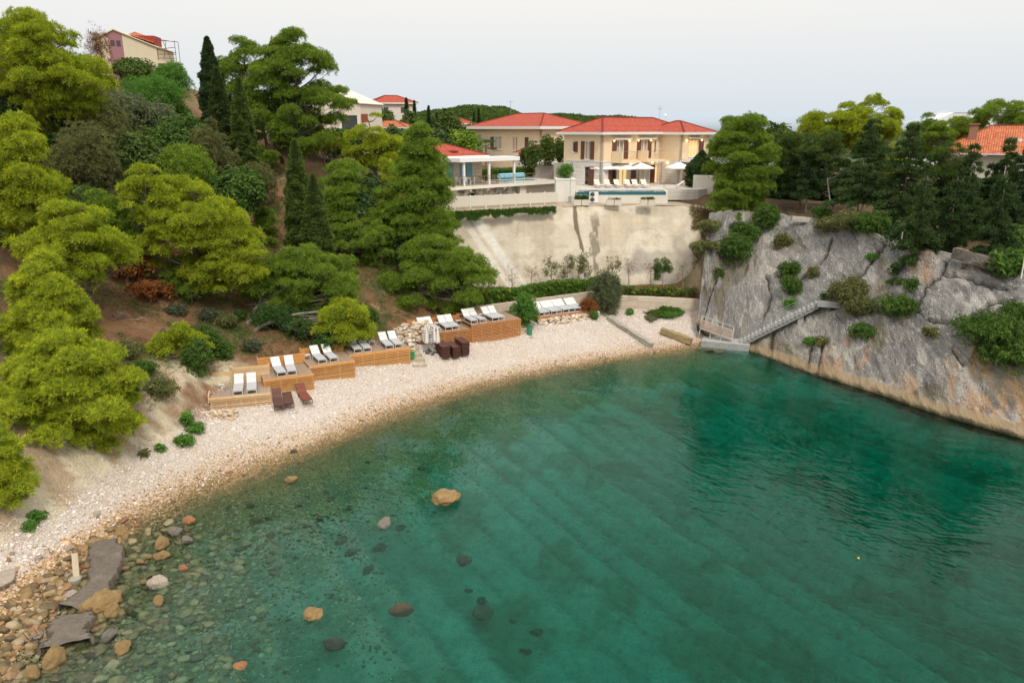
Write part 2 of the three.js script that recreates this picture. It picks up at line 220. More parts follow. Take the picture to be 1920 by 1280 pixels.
terrainMesh('hillside', (x, d, h) => h >= 0 && !inside(BEACH, x, d), (x, d, h, s) => { const e = x < 21 && d < 77 && h < 4 ? edgeMix(x, d) : 0; return e > 0 ? mix3(landColor(x, d, h, s), beachColor(x, d, h), e) : landColor(x, d, h, s); }, M_LAND, 1 / 5);
{ // far ground sheet out to the horizon
  const g = new THREE.RingGeometry(100, 3500, 64, 6); g.rotateX(-Math.PI / 2);
  const p = g.attributes.position; for (let i = 0; i < p.count; i++) p.setY(i, p.getZ(i) < -90 ? 7 : -7.5);
  structure('far_ground', g, mat([.05, .07, .025], 1));
}
// sea: one clear sheet over the bed; its colour comes from the depth of water under it
{
  const g = new THREE.PlaneGeometry(260, 175, 260, 175); g.rotateX(-Math.PI / 2); g.translate(40, 0, 15);
  const uv = g.attributes.uv, p = g.attributes.position; for (let i = 0; i < p.count; i++) { uv.setXY(i, p.getX(i), p.getZ(i)); }
  const wave = (u, v) => { let s = 0; const A = 2 * Math.PI; for (const [kx, ky, a, ph] of WAVES) s += a * Math.sin(A * (kx * u + ky * v) + ph + 2.6 * tileN(u, v, 6)); return s; };
  const r = mulberry(4), WAVES = []; for (let k = 0; k < 26; k++) { const f = 4 + Math.floor(r() * 20), th = -.5 + (r() - .5) * 1.5; WAVES.push([Math.round(f * Math.sin(th)), Math.round(f * Math.cos(th)), 1 / Math.pow(f, .9), r() * 6.28]); }
  const wt = tex(1024, 1024, (u, v) => .5 + .16 * wave(u, v) + .12 * (tfbm(u, v, 30, 4) - .5), false);
  const ub = wt.clone(); ub.repeat.set(1 / 6.5, 1 / 6.5); ub.rotation = .35;
  const sea = structure('water', g, new THREE.MeshPhysicalMaterial({ color: 0xffffff, roughness: .02, transmission: 1, thickness: 4, ior: 1.19, specularIntensity: .5, attenuationColor: rgb(.53, .922, .902), attenuationDistance: 1, bumpMap: ub, bumpScale: .05 }));
}
// ---------- right-hand rock face: lofted between its foot and its top edge ----------
const RF = [], RT = [];
for (const [a, b, h0, c, e, h1] of [[1308, 604, 1.7, 1330, 404, 11.4], [1345, 638, .15, 1378, 398, 11.4], [1400, 652, 0, 1440, 400, 11.3], [1530, 697, 0, 1560, 420, 10.9], [1640, 731, 0, 1650, 447, 10.4], [1760, 771, 0, 1760, 482, 9.8], [1920, 816, 0, 1920, 520, 9.1]]) { RF.push(atHeight(a, b, h0)); RT.push(atHeight(c, e, h1)); }
RF.push(V(42, 0, -36), V(54, 0, -14), V(70, 0, 14)); RT.push(V(52, 8.6, -43), V(65, 8.2, -20), V(82, 8, 10));
const rfC = new THREE.CatmullRomCurve3(RF, false, 'centripetal'), rtC = new THREE.CatmullRomCurve3(RT, false, 'centripetal');
const RK = 9, rfP = (s) => rfC.getPoint(s / RK), rtP = (s) => rtC.getPoint(s / RK); // s = station 0..9
function rockBase(s, v) { const a = rfP(s), b = rtP(s), p = a.clone().lerp(b, v); return p; }
const CRACKS = [];
function rockUV(px, py) { let best = null, bd = 1e9; const q = ray(px, py), dir = V(q.x, q.y, -q.d).normalize(), eye = V(0, CAM_H, 0); for (let s = 0; s <= 7; s += .04) for (let v = 0; v <= 1.05; v += .02) { const p = rockBase(s, v).sub(eye), t = p.dot(dir), m = p.sub(dir.clone().multiplyScalar(t)).lengthSq(); if (m < bd) { bd = m; best = [s, v]; } } return best; }
for (const L of [[[1447, 615], [1444, 640], [1442, 672]], [[1616, 563], [1641, 579], [1665, 577]], [[1700, 575], [1717, 586], [1751, 607], [1782, 607], [1806, 622]], [[1772, 517], [1824, 528], [1865, 541], [1906, 545]], [[1806, 618], [1844, 578], [1906, 567]],
  [[1779, 478], [1769, 511], [1738, 545], [1720, 575]], [[1514, 690], [1521, 655]], [[1530, 697], [1542, 652]], [[1562, 450], [1549, 490], [1501, 524]], [[1662, 459], [1638, 493], [1604, 531]], [[1345, 520], [1330, 560], [1320, 600]], [[1790, 660], [1806, 690]], [[1590, 545], [1560, 580]], [[1430, 600], [1450, 560], [1440, 520]]])
  CRACKS.push(L.map(([a, b]) => { const [s, v] = rockUV(a, b); return [s * 6.6, v * 12.5]; }));
const segDist = (L, x, y) => distTo(L, x, y);
const CKW = 640, CKH = 200, ckGrid = new Float32Array(CKW * CKH).fill(9); // distance to the nearest crack on a grid, x 0..60, y -4..16
for (let j = 0; j < CKH; j++) for (let i = 0; i < CKW; i++) { const x = i / CKW * 60, y = j / CKH * 20 - 4; for (const L of CRACKS) ckGrid[j * CKW + i] = Math.min(ckGrid[j * CKW + i], distTo(L, x, y)); }
const crackDist = (x, y) => { const a = Math.min(CKW - 1.01, Math.max(0, x / 60 * CKW)), b = Math.min(CKH - 1.01, Math.max(0, (y + 4) / 20 * CKH)), i = Math.floor(a), j = Math.floor(b), k = j * CKW + i; return lerp(lerp(ckGrid[k], ckGrid[k + 1], a - i), lerp(ckGrid[k + CKW], ckGrid[k + CKW + 1], a - i), b - j); };
function rockRelief(s, v) {
  const x = s * 6.6, y = v * 12.5; let k = 0;
  k = 1 - crackDist(x + .55 * (fbm(x * 1.7, y * 1.7, 4) - .5), y + .55 * (fbm(x * 1.7 + 9, y * 1.7, 4) - .5)) / .24;
  const slab = Math.floor(x * .21 + y * .13 + 2.2 * fbm(x * .07, y * .07, 2)); // slabs of tilted bedding step forward and back
  return sst(-.3, 1.2, s) * .55 * (fbm(x * .13, y * .1, 4) - .5) + .26 * (hsh(slab, 3) - .5) + .26 * (ridge(x * .55 + y * .4, y * .3 - x * .1, 4) - .6) + .22 * (fbm(x * .8, y * .8 + 7, 5) - .5) + .15 * (fbm(x * 2.9, y * 2.9, 3) - .5) - .45 * Math.max(0, k) - .2 * sst(.6, .75, fbm(x * .3 + 50, y * .3, 4)) + .2 * ((x * .34 + y * .5 + 1.1 * fbm(x * .1, y * .1, 3)) % 1);
}
{
  const NS = 520, NV = 150, pos = [], uv = [], idx = [];
  for (let j = 0; j <= NV; j++) for (let i = 0; i <= NS; i++) {
    const s = i / NS * 8.6, vr = j / NV, v = -.28 + vr * 1.44; const a = rfP(s), b = rtP(s), out = V(a.x - b.x, 0, a.z - b.z).normalize();
    let p; if (v < 0) p = V(a.x, v * 14 + a.y, a.z).addScaledVector(out, -v * 1.2); else if (v <= 1) p = a.clone().lerp(b, v); else { p = b.clone().addScaledVector(out, -(v - 1) * 26); p.y += .02 * (v - 1); }
    const n = v <= 1 ? out.clone().multiplyScalar(.72).add(V(0, .69, 0)) : V(0, 1, 0); const fade = v > 1 ? sst(1.12, 1, v) : 1;
    const bulge = .25 * Math.sin(Math.PI * Math.min(1, Math.max(0, v)));
    p.addScaledVector(n, (rockRelief(s, v) * (v < 0 ? .5 : 1) + bulge) * fade);
    p.addScaledVector(out, .8 * sst(.045, .032, v) * (v < 0 ? sst(-.05, -.012, v) : 1) + .12 * (fbm(s * 9, 3, 3) - .5)); // ledge worn at the water's edge
    if (v > 1) p.y -= .5 * sst(1.02, 1.16, v);
    pos.push(p.x, p.y, p.z); uv.push(s / 8.6, vr);
  }
  for (let j = 0; j < NV; j++) for (let i = 0; i < NS; i++) { const a = j * (NS + 1) + i, b = a + 1, c = b + NS + 1, d = c - 1; idx.push(a, b, c, a, c, d); }
  const g = new THREE.BufferGeometry(); g.setAttribute('position', new THREE.Float32BufferAttribute(pos, 3)); g.setAttribute('uv', new THREE.Float32BufferAttribute(uv, 2)); g.setIndex(idx); g.computeVertexNormals();
  const lichen = [[1820, 720, 3.2], [1880, 770, 4], [1600, 660, 1.8], [1615, 655, 1.5], [1690, 600, 1.2], [1730, 490, 2.4], [1560, 690, 2], [1700, 735, 1.6], [1850, 690, 1.6], [1905, 790, 2]].map(([a, b, r]) => { const [s, v] = rockUV(a, b); return [s * 6.6, v * 12.5, r]; });
  const m = tex(2048, 1024, (u, t) => {
    const s = u * 8.6, v = -.28 + t * 1.44, x = s * 6.6, y = v * 12.5, st = fbm(x * .9 + y * .55, y * .07 - x * .05, 4), n = fbm(x * .5, y * .5 + 9, 5), f = fbm(x * 4.1, y * 4.1, 4), sp = vn(x * 13, y * 13);
    const ff = fbm(x * 11, y * 11, 3); let c = mix3([.092, .086, .08], [.29, .272, .248], n * .3 + f * .35 + ff * .35);
    c = mix3(c, [.075, .072, .075], sst(.5, .68, st * .75 + .25 * ff) * .5);                  // dark run-off streaks
    c = mix3(c, [.36, .335, .30], sst(.56, .70, fbm(x * .8 + 33, y * .6, 5)) * .7); // fresh pale scars
    c = mix3(c, [.36, .31, .26], sst(.6, .75, fbm(x * .33 + 71, y * .33, 4)) * .35);
    if (sp > .8 && f > .48) c = mix3(c, [.55, .53, .5], .55); if (sp < .14 && f > .42) c = mix3(c, [.06, .055, .05], .6);
    let l = 0; for (const q of lichen) l = Math.max(l, 1 - Math.hypot(x - q[0], (y - q[1]) * .9) / q[2]);
    c = mix3(c, [.50, .22, .035], sst(.44, .60, f * .6 + .4 * vn(x * 1.7, y * 1.1)) * sst(0, .5, l) * .36);
    let k = 0; k = 1 - crackDist(x + .55 * (fbm(x * 1.7, y * 1.7, 4) - .5), y + .55 * (fbm(x * 1.7 + 9, y * 1.7, 4) - .5)) / .12; c = mix3(c, [.03, .027, .022], sst(0, .6, k) * .8);
    const dirt = sst(.60, .70, fbm(x * .3 + 50, y * .3, 4)); c = mix3(c, mix3([.13, .075, .035], [.10, .10, .035], f), dirt * .5);
    const h = y * .86 + .25 * (n - .5); c = mix3(c, [.33, .26, .17], sst(1.5, .8, h) * .35 * sst(.35, .6, n)); c = mix3(c, mix3([.29, .22, .13], [.19, .13, .065], f), sst(.55, .42, h) * .9); c = mix3(c, [.06, .055, .022], sst(.2, -.1, h)); return c;
  }, true, THREE.ClampToEdgeWrapping);
  const bm = tex(1024, 1024, (u, v) => .55 * tfbm(u, v, 12, 6) + .45 * (1 - Math.abs(2 * tfbm(u, v, 20, 3) - 1)), false); bm.repeat.set(14, 4);
  structure('rock_slope', g, new THREE.MeshStandardMaterial({ map: m, bumpMap: bm, bumpScale: .16, roughness: .95, side: THREE.DoubleSide }));
}
const onRock = (px, py) => { const [s, v] = rockUV(px, py); const a = rfP(s), b = rtP(s), out = V(a.x - b.x, 0, a.z - b.z).normalize(); return rockBase(s, v).addScaledVector(out.multiplyScalar(.72).add(V(0, .69, 0)), rockRelief(s, v) + .25 * Math.sin(Math.PI * Math.min(1, v))); };

// ---------- rendered cliff below the villas ----------
const CB = [[-9.5, 71.5, 3.4], [-5.5, 74, 3.1], [0, 76.2, 3.0], [5, 78.4, 3.0], [9.6, 80, 3.0], [14, 79.4, 3.0], [18.6, 78.6, 3.0], [20.6, 77.4, 2.6], [22.4, 74.8, 2.2]], CT = [[-9.6, 75.8, 11.7], [-5.6, 77.9, 11.75], [-.5, 80.2, 11.8], [4.4, 82.4, 11.8], [9, 84.3, 11.8], [14, 85.2, 11.8], [19, 85.4, 11.7], [22.4, 84.2, 11.3], [25.5, 82, 10.8]];
{
  const cb = new THREE.CatmullRomCurve3(CB.map(([x, d, h]) => V(x, h - .8, -d))), ct = new THREE.CatmullRomCurve3(CT.map(([x, d, h]) => V(x, h, -d)));
  const NS = 220, NV = 70, pos = [], uv = [], idx = [];
  for (let j = 0; j <= NV; j++) for (let i = 0; i <= NS; i++) { const u = i / NS, v = j / NV, a = cb.getPoint(u), b = ct.getPoint(u), out = V(a.x - b.x, 0, a.z - b.z).normalize(), x = u * 37, y = v * 10, end = sst(.76, .9, u);
    const p = a.lerp(b, v); p.addScaledVector(out, .5 * Math.sin(Math.PI * v) * (.3 + u) + 1.0 * (fbm(x * .16, y * .1, 3) - .5) * sst(1, .9, v) + .14 * (fbm(x * .9, y * .9, 3) - .5) + end * .7 * (ridge(x * .9, y * .35, 4) - .6) * sst(1.02, .9, v) - .35 * sst(.06, 0, Math.abs(u - .235 - (v - .5) * -.05)) * sst(.2, .4, v));
    if (j === NV) { p.y = b.y; } pos.push(p.x, p.y, p.z); uv.push(u, v); }
  for (let j = 0; j < NV; j++) for (let i = 0; i < NS; i++) { const a = j * (NS + 1) + i, b = a + 1, c = b + NS + 1, d = c - 1; idx.push(a, b, c, a, c, d); }
  const g = new THREE.BufferGeometry(); g.setAttribute('position', new THREE.Float32BufferAttribute(pos, 3)); g.setAttribute('uv', new THREE.Float32BufferAttribute(uv, 2)); g.setIndex(idx); g.computeVertexNormals();
  const m = tex(2048, 640, (u, v) => {
    const x = u * 37, y = v * 10, st = fbm(x * 2.6, y * .16, 4), n = fbm(x * .3, y * .3 + 4, 5), f = fbm(x * 3, y * 3, 4);
    let c = mix3([.46, .375, .265], [.63, .54, .41], n * .65 + f * .35); c = mix3(c, [.38, .32, .25], sst(.5, .68, st) * .22); c = mix3(c, [.37, .32, .255], sst(.48, .62, fbm(x * .55 + 60, y * .45, 5)) * .3); c = mix3(c, [.70, .64, .53], sst(.5, .64, fbm(x * .4 + 20, y * .6 + 3, 5)) * .4); c = mix3(c, [.22, .18, .13], sst(.022, .006, Math.abs(fbm(x * .35 + 80, y * .5, 4) - .5)) * sst(.5, .62, fbm(x * .2, y * .2 + 70, 2)) * .22);
    c = mix3(c, [.30, .27, .235], sst(.48, .62, fbm(x * .22 + 15, y * .28, 4)) * sst(.5, .62, u) * sst(.82, .7, u) * .75);     // grey damp patch
    c = mix3(c, [.72, .68, .60], Math.max(sst(.02, .006, Math.abs(u - .235 - (v - .5) * -.15)), .8 * sst(.012, .004, Math.abs(u - .205 - (v - .5) * -.15))) * (.5 + .6 * f));                              // pale sprayed band
    const s1 = Math.abs(u - .445 + .006 * Math.sin(v * 9)), s2 = Math.abs(u - .488 - .018 * (v - .5)); const cut = fbm(x * 2.1, y * .9 + 20, 4);
    c = mix3(c, [.13, .095, .05], sst(.009, .004, s1 + (cut - .5) * .008) * sst(.18, .3, v) * sst(.3, .4, fbm(x * 1.5, y * .8 + 44, 3)) * .9); c = mix3(c, [.15, .12, .07], sst(.017, .006, s2 + (cut - .42) * .045) * sst(.2, .35, v) * sst(.97, .8, v) * .75);
    c = mix3(c, mix3([.42, .30, .16], [.30, .19, .09], f), sst(.77, .84, u + .04 * (n - .5)) * .9); c = mix3(c, [.42, .36, .28], sst(.25, .05, v + .15 * (n - .5)) * .4); return c;
  }, true, THREE.ClampToEdgeWrapping);
  const bm = soilBump.clone(); bm.repeat.set(12, 3.4);
  const o = single('cliff_wall', 'tall beige rendered rock face with brown water stains below the villas', 'cliff wall', g, new THREE.MeshStandardMaterial({ map: m, bumpMap: bm, bumpScale: .1, roughness: .95, side: THREE.DoubleSide }));
}
// flat cap between the cliff's edge and the gardens
{ const pos = [], idx = []; CT.forEach(([x, d, h], i) => { pos.push(x, h, -d, x, h + .25, -(d + 9)); if (i) { const a = 2 * i; idx.push(a - 2, a, a + 1, a - 2, a + 1, a - 1); } }); const g = new THREE.BufferGeometry(); g.setAttribute('position', new THREE.Float32BufferAttribute(pos, 3)); g.setIndex(idx); g.computeVertexNormals(); const q = g.toNonIndexed(), n = q.attributes.position.count, uv = new Float32Array(n * 2); for (let i = 0; i < n; i++) { uv[2 * i] = q.attributes.position.getX(i) / 5; uv[2 * i + 1] = q.attributes.position.getZ(i) / 5; } q.setAttribute('uv', new THREE.BufferAttribute(uv, 2)); structure('cliff_top_ground', q, mat([.42, .34, .24], 1, { map: soilMap, bumpMap: soilBump, bumpScale: .1, side: THREE.DoubleSide })); }
// ---------- building kit ----------
const plaster = (c) => mat(c, .9, { map: plasterMap, bumpMap: soilBump, bumpScale: .01 });
const plasterMap = tex(512, 512, (u, v) => .86 + .1 * tfbm(u, v, 6, 5) + .1 * (tfbm(u + .5, v, 60, 3) - .5));
const stoneMap = tex(1024, 1024, (u, v) => { // coursed cladding: tone per block, thin joints
  const row = Math.floor(v * 10), o = hsh(row, 11) * .9, cu = (u + o) * 5 % 1, k = Math.floor((u + o) * 5) % 5, e = Math.min((v * 10) % 1, 1 - (v * 10) % 1) / 10, eu = Math.min(cu, 1 - cu) / 5; return (.86 + .14 * hsh(row * 7 + k, 23)) * (e < .006 || eu < .004 ? .78 : 1) * (.93 + .12 * tfbm(u, v, 24, 4)); });
const stoneMat = (c) => mat(c, .9, { map: stoneMap });
function tileMaterial(c, c2) {
  const N = 16, M = 12; // 16 columns of round tiles, 12 courses in a 4.0 x 4.4 m patch
  const map = tex(1024, 1024, (u, v) => { const k = Math.floor(u * N), r = Math.floor(v * M), t = hsh(k + 3, r + 5), f = tfbm(u, v, 40, 3); return mix3(c, c2, t * .8 + .3 * (f - .3)); });
  const bump = tex(1024, 1024, (u, v) => { const a = (u * N) % 1, b = (v * M) % 1; return .75 * Math.pow(Math.abs(Math.sin(Math.PI * a)), .7) + .25 * (1 - b); }, false);
  return new THREE.MeshStandardMaterial({ map, bumpMap: bump, bumpScale: .13, roughness: .85, side: THREE.DoubleSide });
}
const M_RED = tileMaterial([.34, .042, .02], [.49, .085, .04]), M_ORANGE = tileMaterial([.38, .085, .03], [.60, .19, .075]);
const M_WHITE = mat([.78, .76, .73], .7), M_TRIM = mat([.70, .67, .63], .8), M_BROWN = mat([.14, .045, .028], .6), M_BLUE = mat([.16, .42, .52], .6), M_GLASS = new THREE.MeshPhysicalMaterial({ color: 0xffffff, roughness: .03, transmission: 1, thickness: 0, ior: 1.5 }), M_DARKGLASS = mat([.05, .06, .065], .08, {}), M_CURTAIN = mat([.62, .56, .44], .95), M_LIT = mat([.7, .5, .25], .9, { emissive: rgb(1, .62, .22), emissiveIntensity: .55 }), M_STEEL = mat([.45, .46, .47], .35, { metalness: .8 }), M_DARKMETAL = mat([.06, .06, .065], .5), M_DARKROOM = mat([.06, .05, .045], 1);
// a facade: plane with holes, thickness t inward; frame = Matrix4 from facade space (x along, y up, z outward) to the house
function wallGeo(w, h, holes, t, f, x0 = 0, y0 = 0) {
  const s = new THREE.Shape([new THREE.Vector2(x0, y0), new THREE.Vector2(x0 + w, y0), new THREE.Vector2(x0 + w, y0 + h), new THREE.Vector2(x0, y0 + h)]);
  for (const [a, b, c, d] of holes) s.holes.push(new THREE.Path([new THREE.Vector2(a, b), new THREE.Vector2(a, b + d), new THREE.Vector2(a + c, b + d), new THREE.Vector2(a + c, b)]));
  const g = new THREE.ExtrudeGeometry(s, { depth: t, bevelEnabled: false }); g.translate(0, 0, -t); uvBox(g, .25); g.applyMatrix4(f); return g;
}
const frameAt = (x, y, z, turn) => new THREE.Matrix4().makeTranslation(x, y, z).multiply(new THREE.Matrix4().makeRotationY(turn));
function windowPart(house, f, [x, y, w, h], o = {}) { // frame with panes, a curtain behind, open shutters beside
  const T = (g) => g.applyMatrix4(f), b = .07, z = -.1, fm = o.frame || M_WHITE;
  const list = [boxB(x, x + b, y, y + h, z - .05, z + .03), boxB(x + w - b, x + w, y, y + h, z - .05, z + .03), boxB(x + b, x + w - b, y, y + b, z - .05, z + .03), boxB(x + b, x + w - b, y + h - b, y + h, z - .05, z + .03)];
  const leaves = o.leaves || (w > 1 ? 2 : 1); for (let k = 1; k < leaves; k++) list.push(boxB(x + w * k / leaves - .05, x + w * k / leaves + .05, y + b, y + h - b, z - .05, z + .03));
  const win = part(house, o.door ? 'door' : 'window', T(merge(list)), fm);
  for (let k = 0; k < leaves; k++) part(win, 'pane', T(boxB(x + b + (w - b) * k / leaves, x + (w - b) * (k + 1) / leaves, y + b, y + h - b, z - .012, z - .006)), M_GLASS);
  if (o.curtain) { const n = 18, c = []; for (let k = 0; k < n; k++) c.push(new THREE.CylinderGeometry(w / n * .62, w / n * .62, h - .1, 5).translate(x + w * (k + .5) / n, y + h / 2, -.3)); part(win, 'curtain', T(merge(c)), o.lit ? M_LIT : M_CURTAIN); } else part(win, 'dark_sheet', T(boxB(x - .05, x + w + .05, y - .02, y + h + .05, -.62, -.58)), M_DARKROOM);  // without a curtain, a flat dark sheet stands in for the unlit interior
  for (const side of o.shutters || []) { const sw = o.sw || w / 2, sx = side < 0 ? x - sw : x + w; const L = [boxB(sx, sx + sw, y, y + h, .03, .07)]; for (let k = 1; k < 8; k++) L.push(boxB(sx + .06, sx + sw - .06, y + h * k / 8 - .05, y + h * k / 8 + .05, .068, .085)); part(win, 'shutter', T(merge(L)), o.shutter || M_BROWN); }
  if (!o.door) part(win, 'sill', T(boxB(x - .08, x + w + .08, y - .08, y - .003, -.05, .1)), M_TRIM);
  return win;
}
function roofFace(pts) { // planar polygon (fan) with uv: u along first edge, v up the slope, in tile patches
  const a = pts[0], b = pts[1], ux = b.clone().sub(a).normalize(), n = ux.clone().cross(pts[2].clone().sub(a)).normalize(), vx = n.clone().cross(ux), pos = [], uv = [], nor = [];
  for (let i = 1; i < pts.length - 1; i++) for (const p of [pts[0], pts[i], pts[i + 1]]) { pos.push(p.x, p.y, p.z); const q = p.clone().sub(a); uv.push(q.dot(ux) / 4, q.dot(vx) / 4.4); nor.push(n.x, n.y, n.z); }
  const g = new THREE.BufferGeometry(); g.setAttribute('position', new THREE.Float32BufferAttribute(pos, 3)); g.setAttribute('normal', new THREE.Float32BufferAttribute(nor, 3)); g.setAttribute('uv', new THREE.Float32BufferAttribute(uv, 2)); return g;
}
function hipRoof(house, x0, x1, z0, z1, y, rise, m, fascia = .32) { // z0 < z1
  const w = x1 - x0, d = z1 - z0, along = w >= d, r = Math.min(w, d) / 2, cz = (z0 + z1) / 2, cx = (x0 + x1) / 2;
  const A = V(x0, y, z1), B = V(x1, y, z1), C = V(x1, y, z0), D = V(x0, y, z0), P = along ? V(x0 + r, y + rise, cz) : V(cx, y + rise, z1 - r), Q = along ? V(x1 - r, y + rise, cz) : V(cx, y + rise, z0 + r);
  const faces = along ? [[A, B, Q, P], [B, C, Q], [C, D, P, Q], [D, A, P]] : [[A, B, P], [B, C, Q, P], [C, D, Q], [D, A, P, Q]];
  const roof = part(house, 'roof', mergeGeometries(faces.map(roofFace)), m);
  const caps = []; for (const [a, b] of along ? [[A, P], [D, P], [B, Q], [C, Q], [P, Q]] : [[A, P], [B, P], [C, Q], [D, Q], [P, Q]]) { if (a.distanceTo(b) < .2) continue; const n = Math.max(2, Math.round(a.distanceTo(b) / .4)); for (let k = 0; k < n; k++) { const s = a.clone().lerp(b, k / n), e = a.clone().lerp(b, (k + 1.08) / n); caps.push(bar(s, e, .115, 6, .09)); } }
  part(roof, 'ridge_tiles', merge(caps), m);
  part(house, 'eaves', boxB(x0 - .04, x1 + .04, y - fascia, y - .012, z0 - .04, z1 + .04), M_TRIM); return roof;
}
function wallLamp(house, x, y, z, dx, dz) { // small glowing wall light with its own light in front
  const m = part(house, 'wall_lamp', box(.12, .16, .12, x, y, z), mat([.8, .6, .3], .6, { emissive: rgb(1, .72, .32), emissiveIntensity: 3 }));
  const l = new THREE.PointLight(rgb(1, .66, .28), .22); l.name = 'wall_lamp_light'; l.position.set(x + dx * .22, y - .02, z + dz * .22); l.shadow.radius = 4; l.castShadow = true; house.add(l); return m;
}
const ROT = 39 * Math.PI / 180;
const local = (o, x, y, z) => { o.updateMatrixWorld(true); return o.localToWorld(V(x, y, z)); };

// ---------- main villa ----------
const VY = 13.2;
const villa = thing('villa', 'two-storey cream villa with red hipped roof, brown shutters and lit wall lamps', 'villa', [10.8, VY, -93.8], ROT);
{
  const cream = plaster([.84, .66, .44]), stone = stoneMat([.74, .69, .63]), F = frameAt(0, 0, 0, 0), L = frameAt(0, 0, 0, -Math.PI / 2), WS = frameAt(10.6, 0, 0, -Math.PI / 2), WF = frameAt(10.6, 0, 3.4, 0);
  // facade holes [x, y, w, h]
  const fl = [[1.9, 0, 1.0, 2.25], [3.2, 0, 1.5, 2.25], [6.2, 0, 2.7, 2.25], [9.5, 0, 1.0, 2.25]], fu = [[2.5, 3.15, 1.35, 2.2], [6.9, 3.15, 1.3, 2.2], [9.55, 3.7, .45, 1.6]];
  part(villa, 'wall', wallGeo(10.6, 2.9, fl, .3, F), stone); part(villa, 'wall', wallGeo(10.6, 3.1, fu, .3, F, 0, 2.9), cream);
  // left side runs back: facade x measured from the back corner
  const LW = 6.4, LF = frameAt(0, 0, -LW, -Math.PI / 2), ll = [[1.0, 1.35, .35, 1.3], [3.4, 0, .9, 2.25]], lu = [[1.2, 3.9, .55, 1.3], [3.45, 3.1, 1.05, 2.15]];
  part(villa, 'wall', wallGeo(LW, 2.9, ll, .3, LF), stone); part(villa, 'wall', wallGeo(LW, 3.1, lu, .3, LF, 0, 2.9), cream);
  // wing: upper floor carried forward over a porch
  const WSF = frameAt(10.6, 0, 0, -Math.PI / 2); part(villa, 'wall', wallGeo(3.4, 2.9, [], .3, WSF), stone); part(villa, 'wall', wallGeo(3.4, 3.1, [], .3, WSF, 0, 2.9), cream);
  part(villa, 'wall', wallGeo(5.6, 3.1, [[1.6, 3.25, 1.9, 2.1]], .3, WF, 0, 2.9), cream); part(villa, 'wall', boxB(10.6, 10.95, 0, 2.9, 3.1, 3.42), stone);
  part(villa, 'wall', wallGeo(5.6, 2.9, [[2.6, 0, 1.6, 2.3]], .3, frameAt(10.6, 0, .6, 0)), stone); part(villa, 'wall', boxB(15.9, 16.2, 0, 6, -6.4, 3.3), cream); part(villa, 'wall', boxB(0, 16, 0, 6, -6.7, -6.4), cream); part(villa, 'floor_slab', boxB(.35, 10.5, 2.75, 2.88, -6.3, -.35), M_TRIM); part(villa, 'floor_slab', boxB(10.95, 15.85, 2.74, 2.87, -6.3, 3.05), M_TRIM);
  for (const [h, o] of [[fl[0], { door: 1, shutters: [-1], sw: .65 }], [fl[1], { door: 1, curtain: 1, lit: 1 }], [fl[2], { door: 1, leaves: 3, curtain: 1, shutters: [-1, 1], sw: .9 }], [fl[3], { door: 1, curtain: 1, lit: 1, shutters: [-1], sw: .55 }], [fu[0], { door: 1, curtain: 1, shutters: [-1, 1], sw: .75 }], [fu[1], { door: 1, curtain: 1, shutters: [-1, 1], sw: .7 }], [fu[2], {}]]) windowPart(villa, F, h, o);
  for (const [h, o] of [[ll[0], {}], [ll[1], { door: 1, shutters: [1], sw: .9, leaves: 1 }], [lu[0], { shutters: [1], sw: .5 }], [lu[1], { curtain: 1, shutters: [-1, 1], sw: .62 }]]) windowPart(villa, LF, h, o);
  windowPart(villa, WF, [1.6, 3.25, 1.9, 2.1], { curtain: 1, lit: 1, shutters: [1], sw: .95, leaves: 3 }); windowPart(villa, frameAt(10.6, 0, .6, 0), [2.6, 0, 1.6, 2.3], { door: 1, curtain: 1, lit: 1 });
  part(villa, 'string_course', boxB(-.05, 10.55, 2.84, 2.96, 0, .06), M_TRIM); part(villa, 'string_course', boxB(-.06, -.002, 2.84, 2.96, -6.4, .06), M_TRIM);
  // balconies: solid side, glass front
  for (const x of [1.7, 6.3]) {
    const b = part(villa, 'balcony', merge([boxB(x, x + 3.4, 2.72, 2.98, .07, 1.75), boxB(x, x + .14, 2.98, 4.1, .07, 1.75)]), cream);
    part(b, 'balustrade', boxB(x + .2, x + 3.36, 3.02, 4.05, 1.68, 1.695), M_GLASS); part(b, 'balustrade', boxB(x + 3.34, x + 3.355, 3.02, 4.05, .1, 1.66), M_GLASS); part(b, 'handrail', boxB(x + .15, x + 3.38, 4.06, 4.1, 1.66, 1.72), M_STEEL); part(b, 'awning', boxB(x + .1, x + 3.2, 5.45, 5.62, .06, .4), M_TRIM);
  }
  part(villa, 'balcony', boxB(10.8, 15.9, 2.7, 3.1, 3.45, 4.3), stone); part(villa, 'balustrade', boxB(11, 15.8, 3.15, 4.15, 4.2, 4.215), M_GLASS); part(villa, 'awning', boxB(12, 14.4, 5.5, 5.66, 3.46, 3.8), M_TRIM);
  hipRoof(villa, -.7, 16.9, -7.4, .7, 6.36, 1.75, M_RED); hipRoof(villa, 10.1, 16.86, -3.4, 4.15, 6.33, 1.35, M_RED);
  part(villa, 'downpipe', bar(V(10.45, 0, .12), V(10.45, 6, .12), .05, 6), M_TRIM);
  // antenna
  part(villa, 'antenna', merge([bar(V(12.6, 7.7, -2), V(12.6, 9.6, -2), .02, 5), bar(V(12.0, 9.2, -2), V(13.3, 9.2, -2.3), .015, 4), bar(V(12.2, 9.5, -2.2), V(12.9, 9.5, -1.8), .012, 4), ...[-.5, -.3, -.1, .1, .3, .5].map((k) => bar(V(12.6 + k, 9.08, -2.05), V(12.6 + k, 9.32, -2.05), .01, 4))]), M_STEEL);
  part(villa, 'dish', new THREE.SphereGeometry(.32, 14, 6, 0, 6.29, 0, .9).rotateX(1.2).translate(13.1, 8.3, -1.6), M_TRIM);
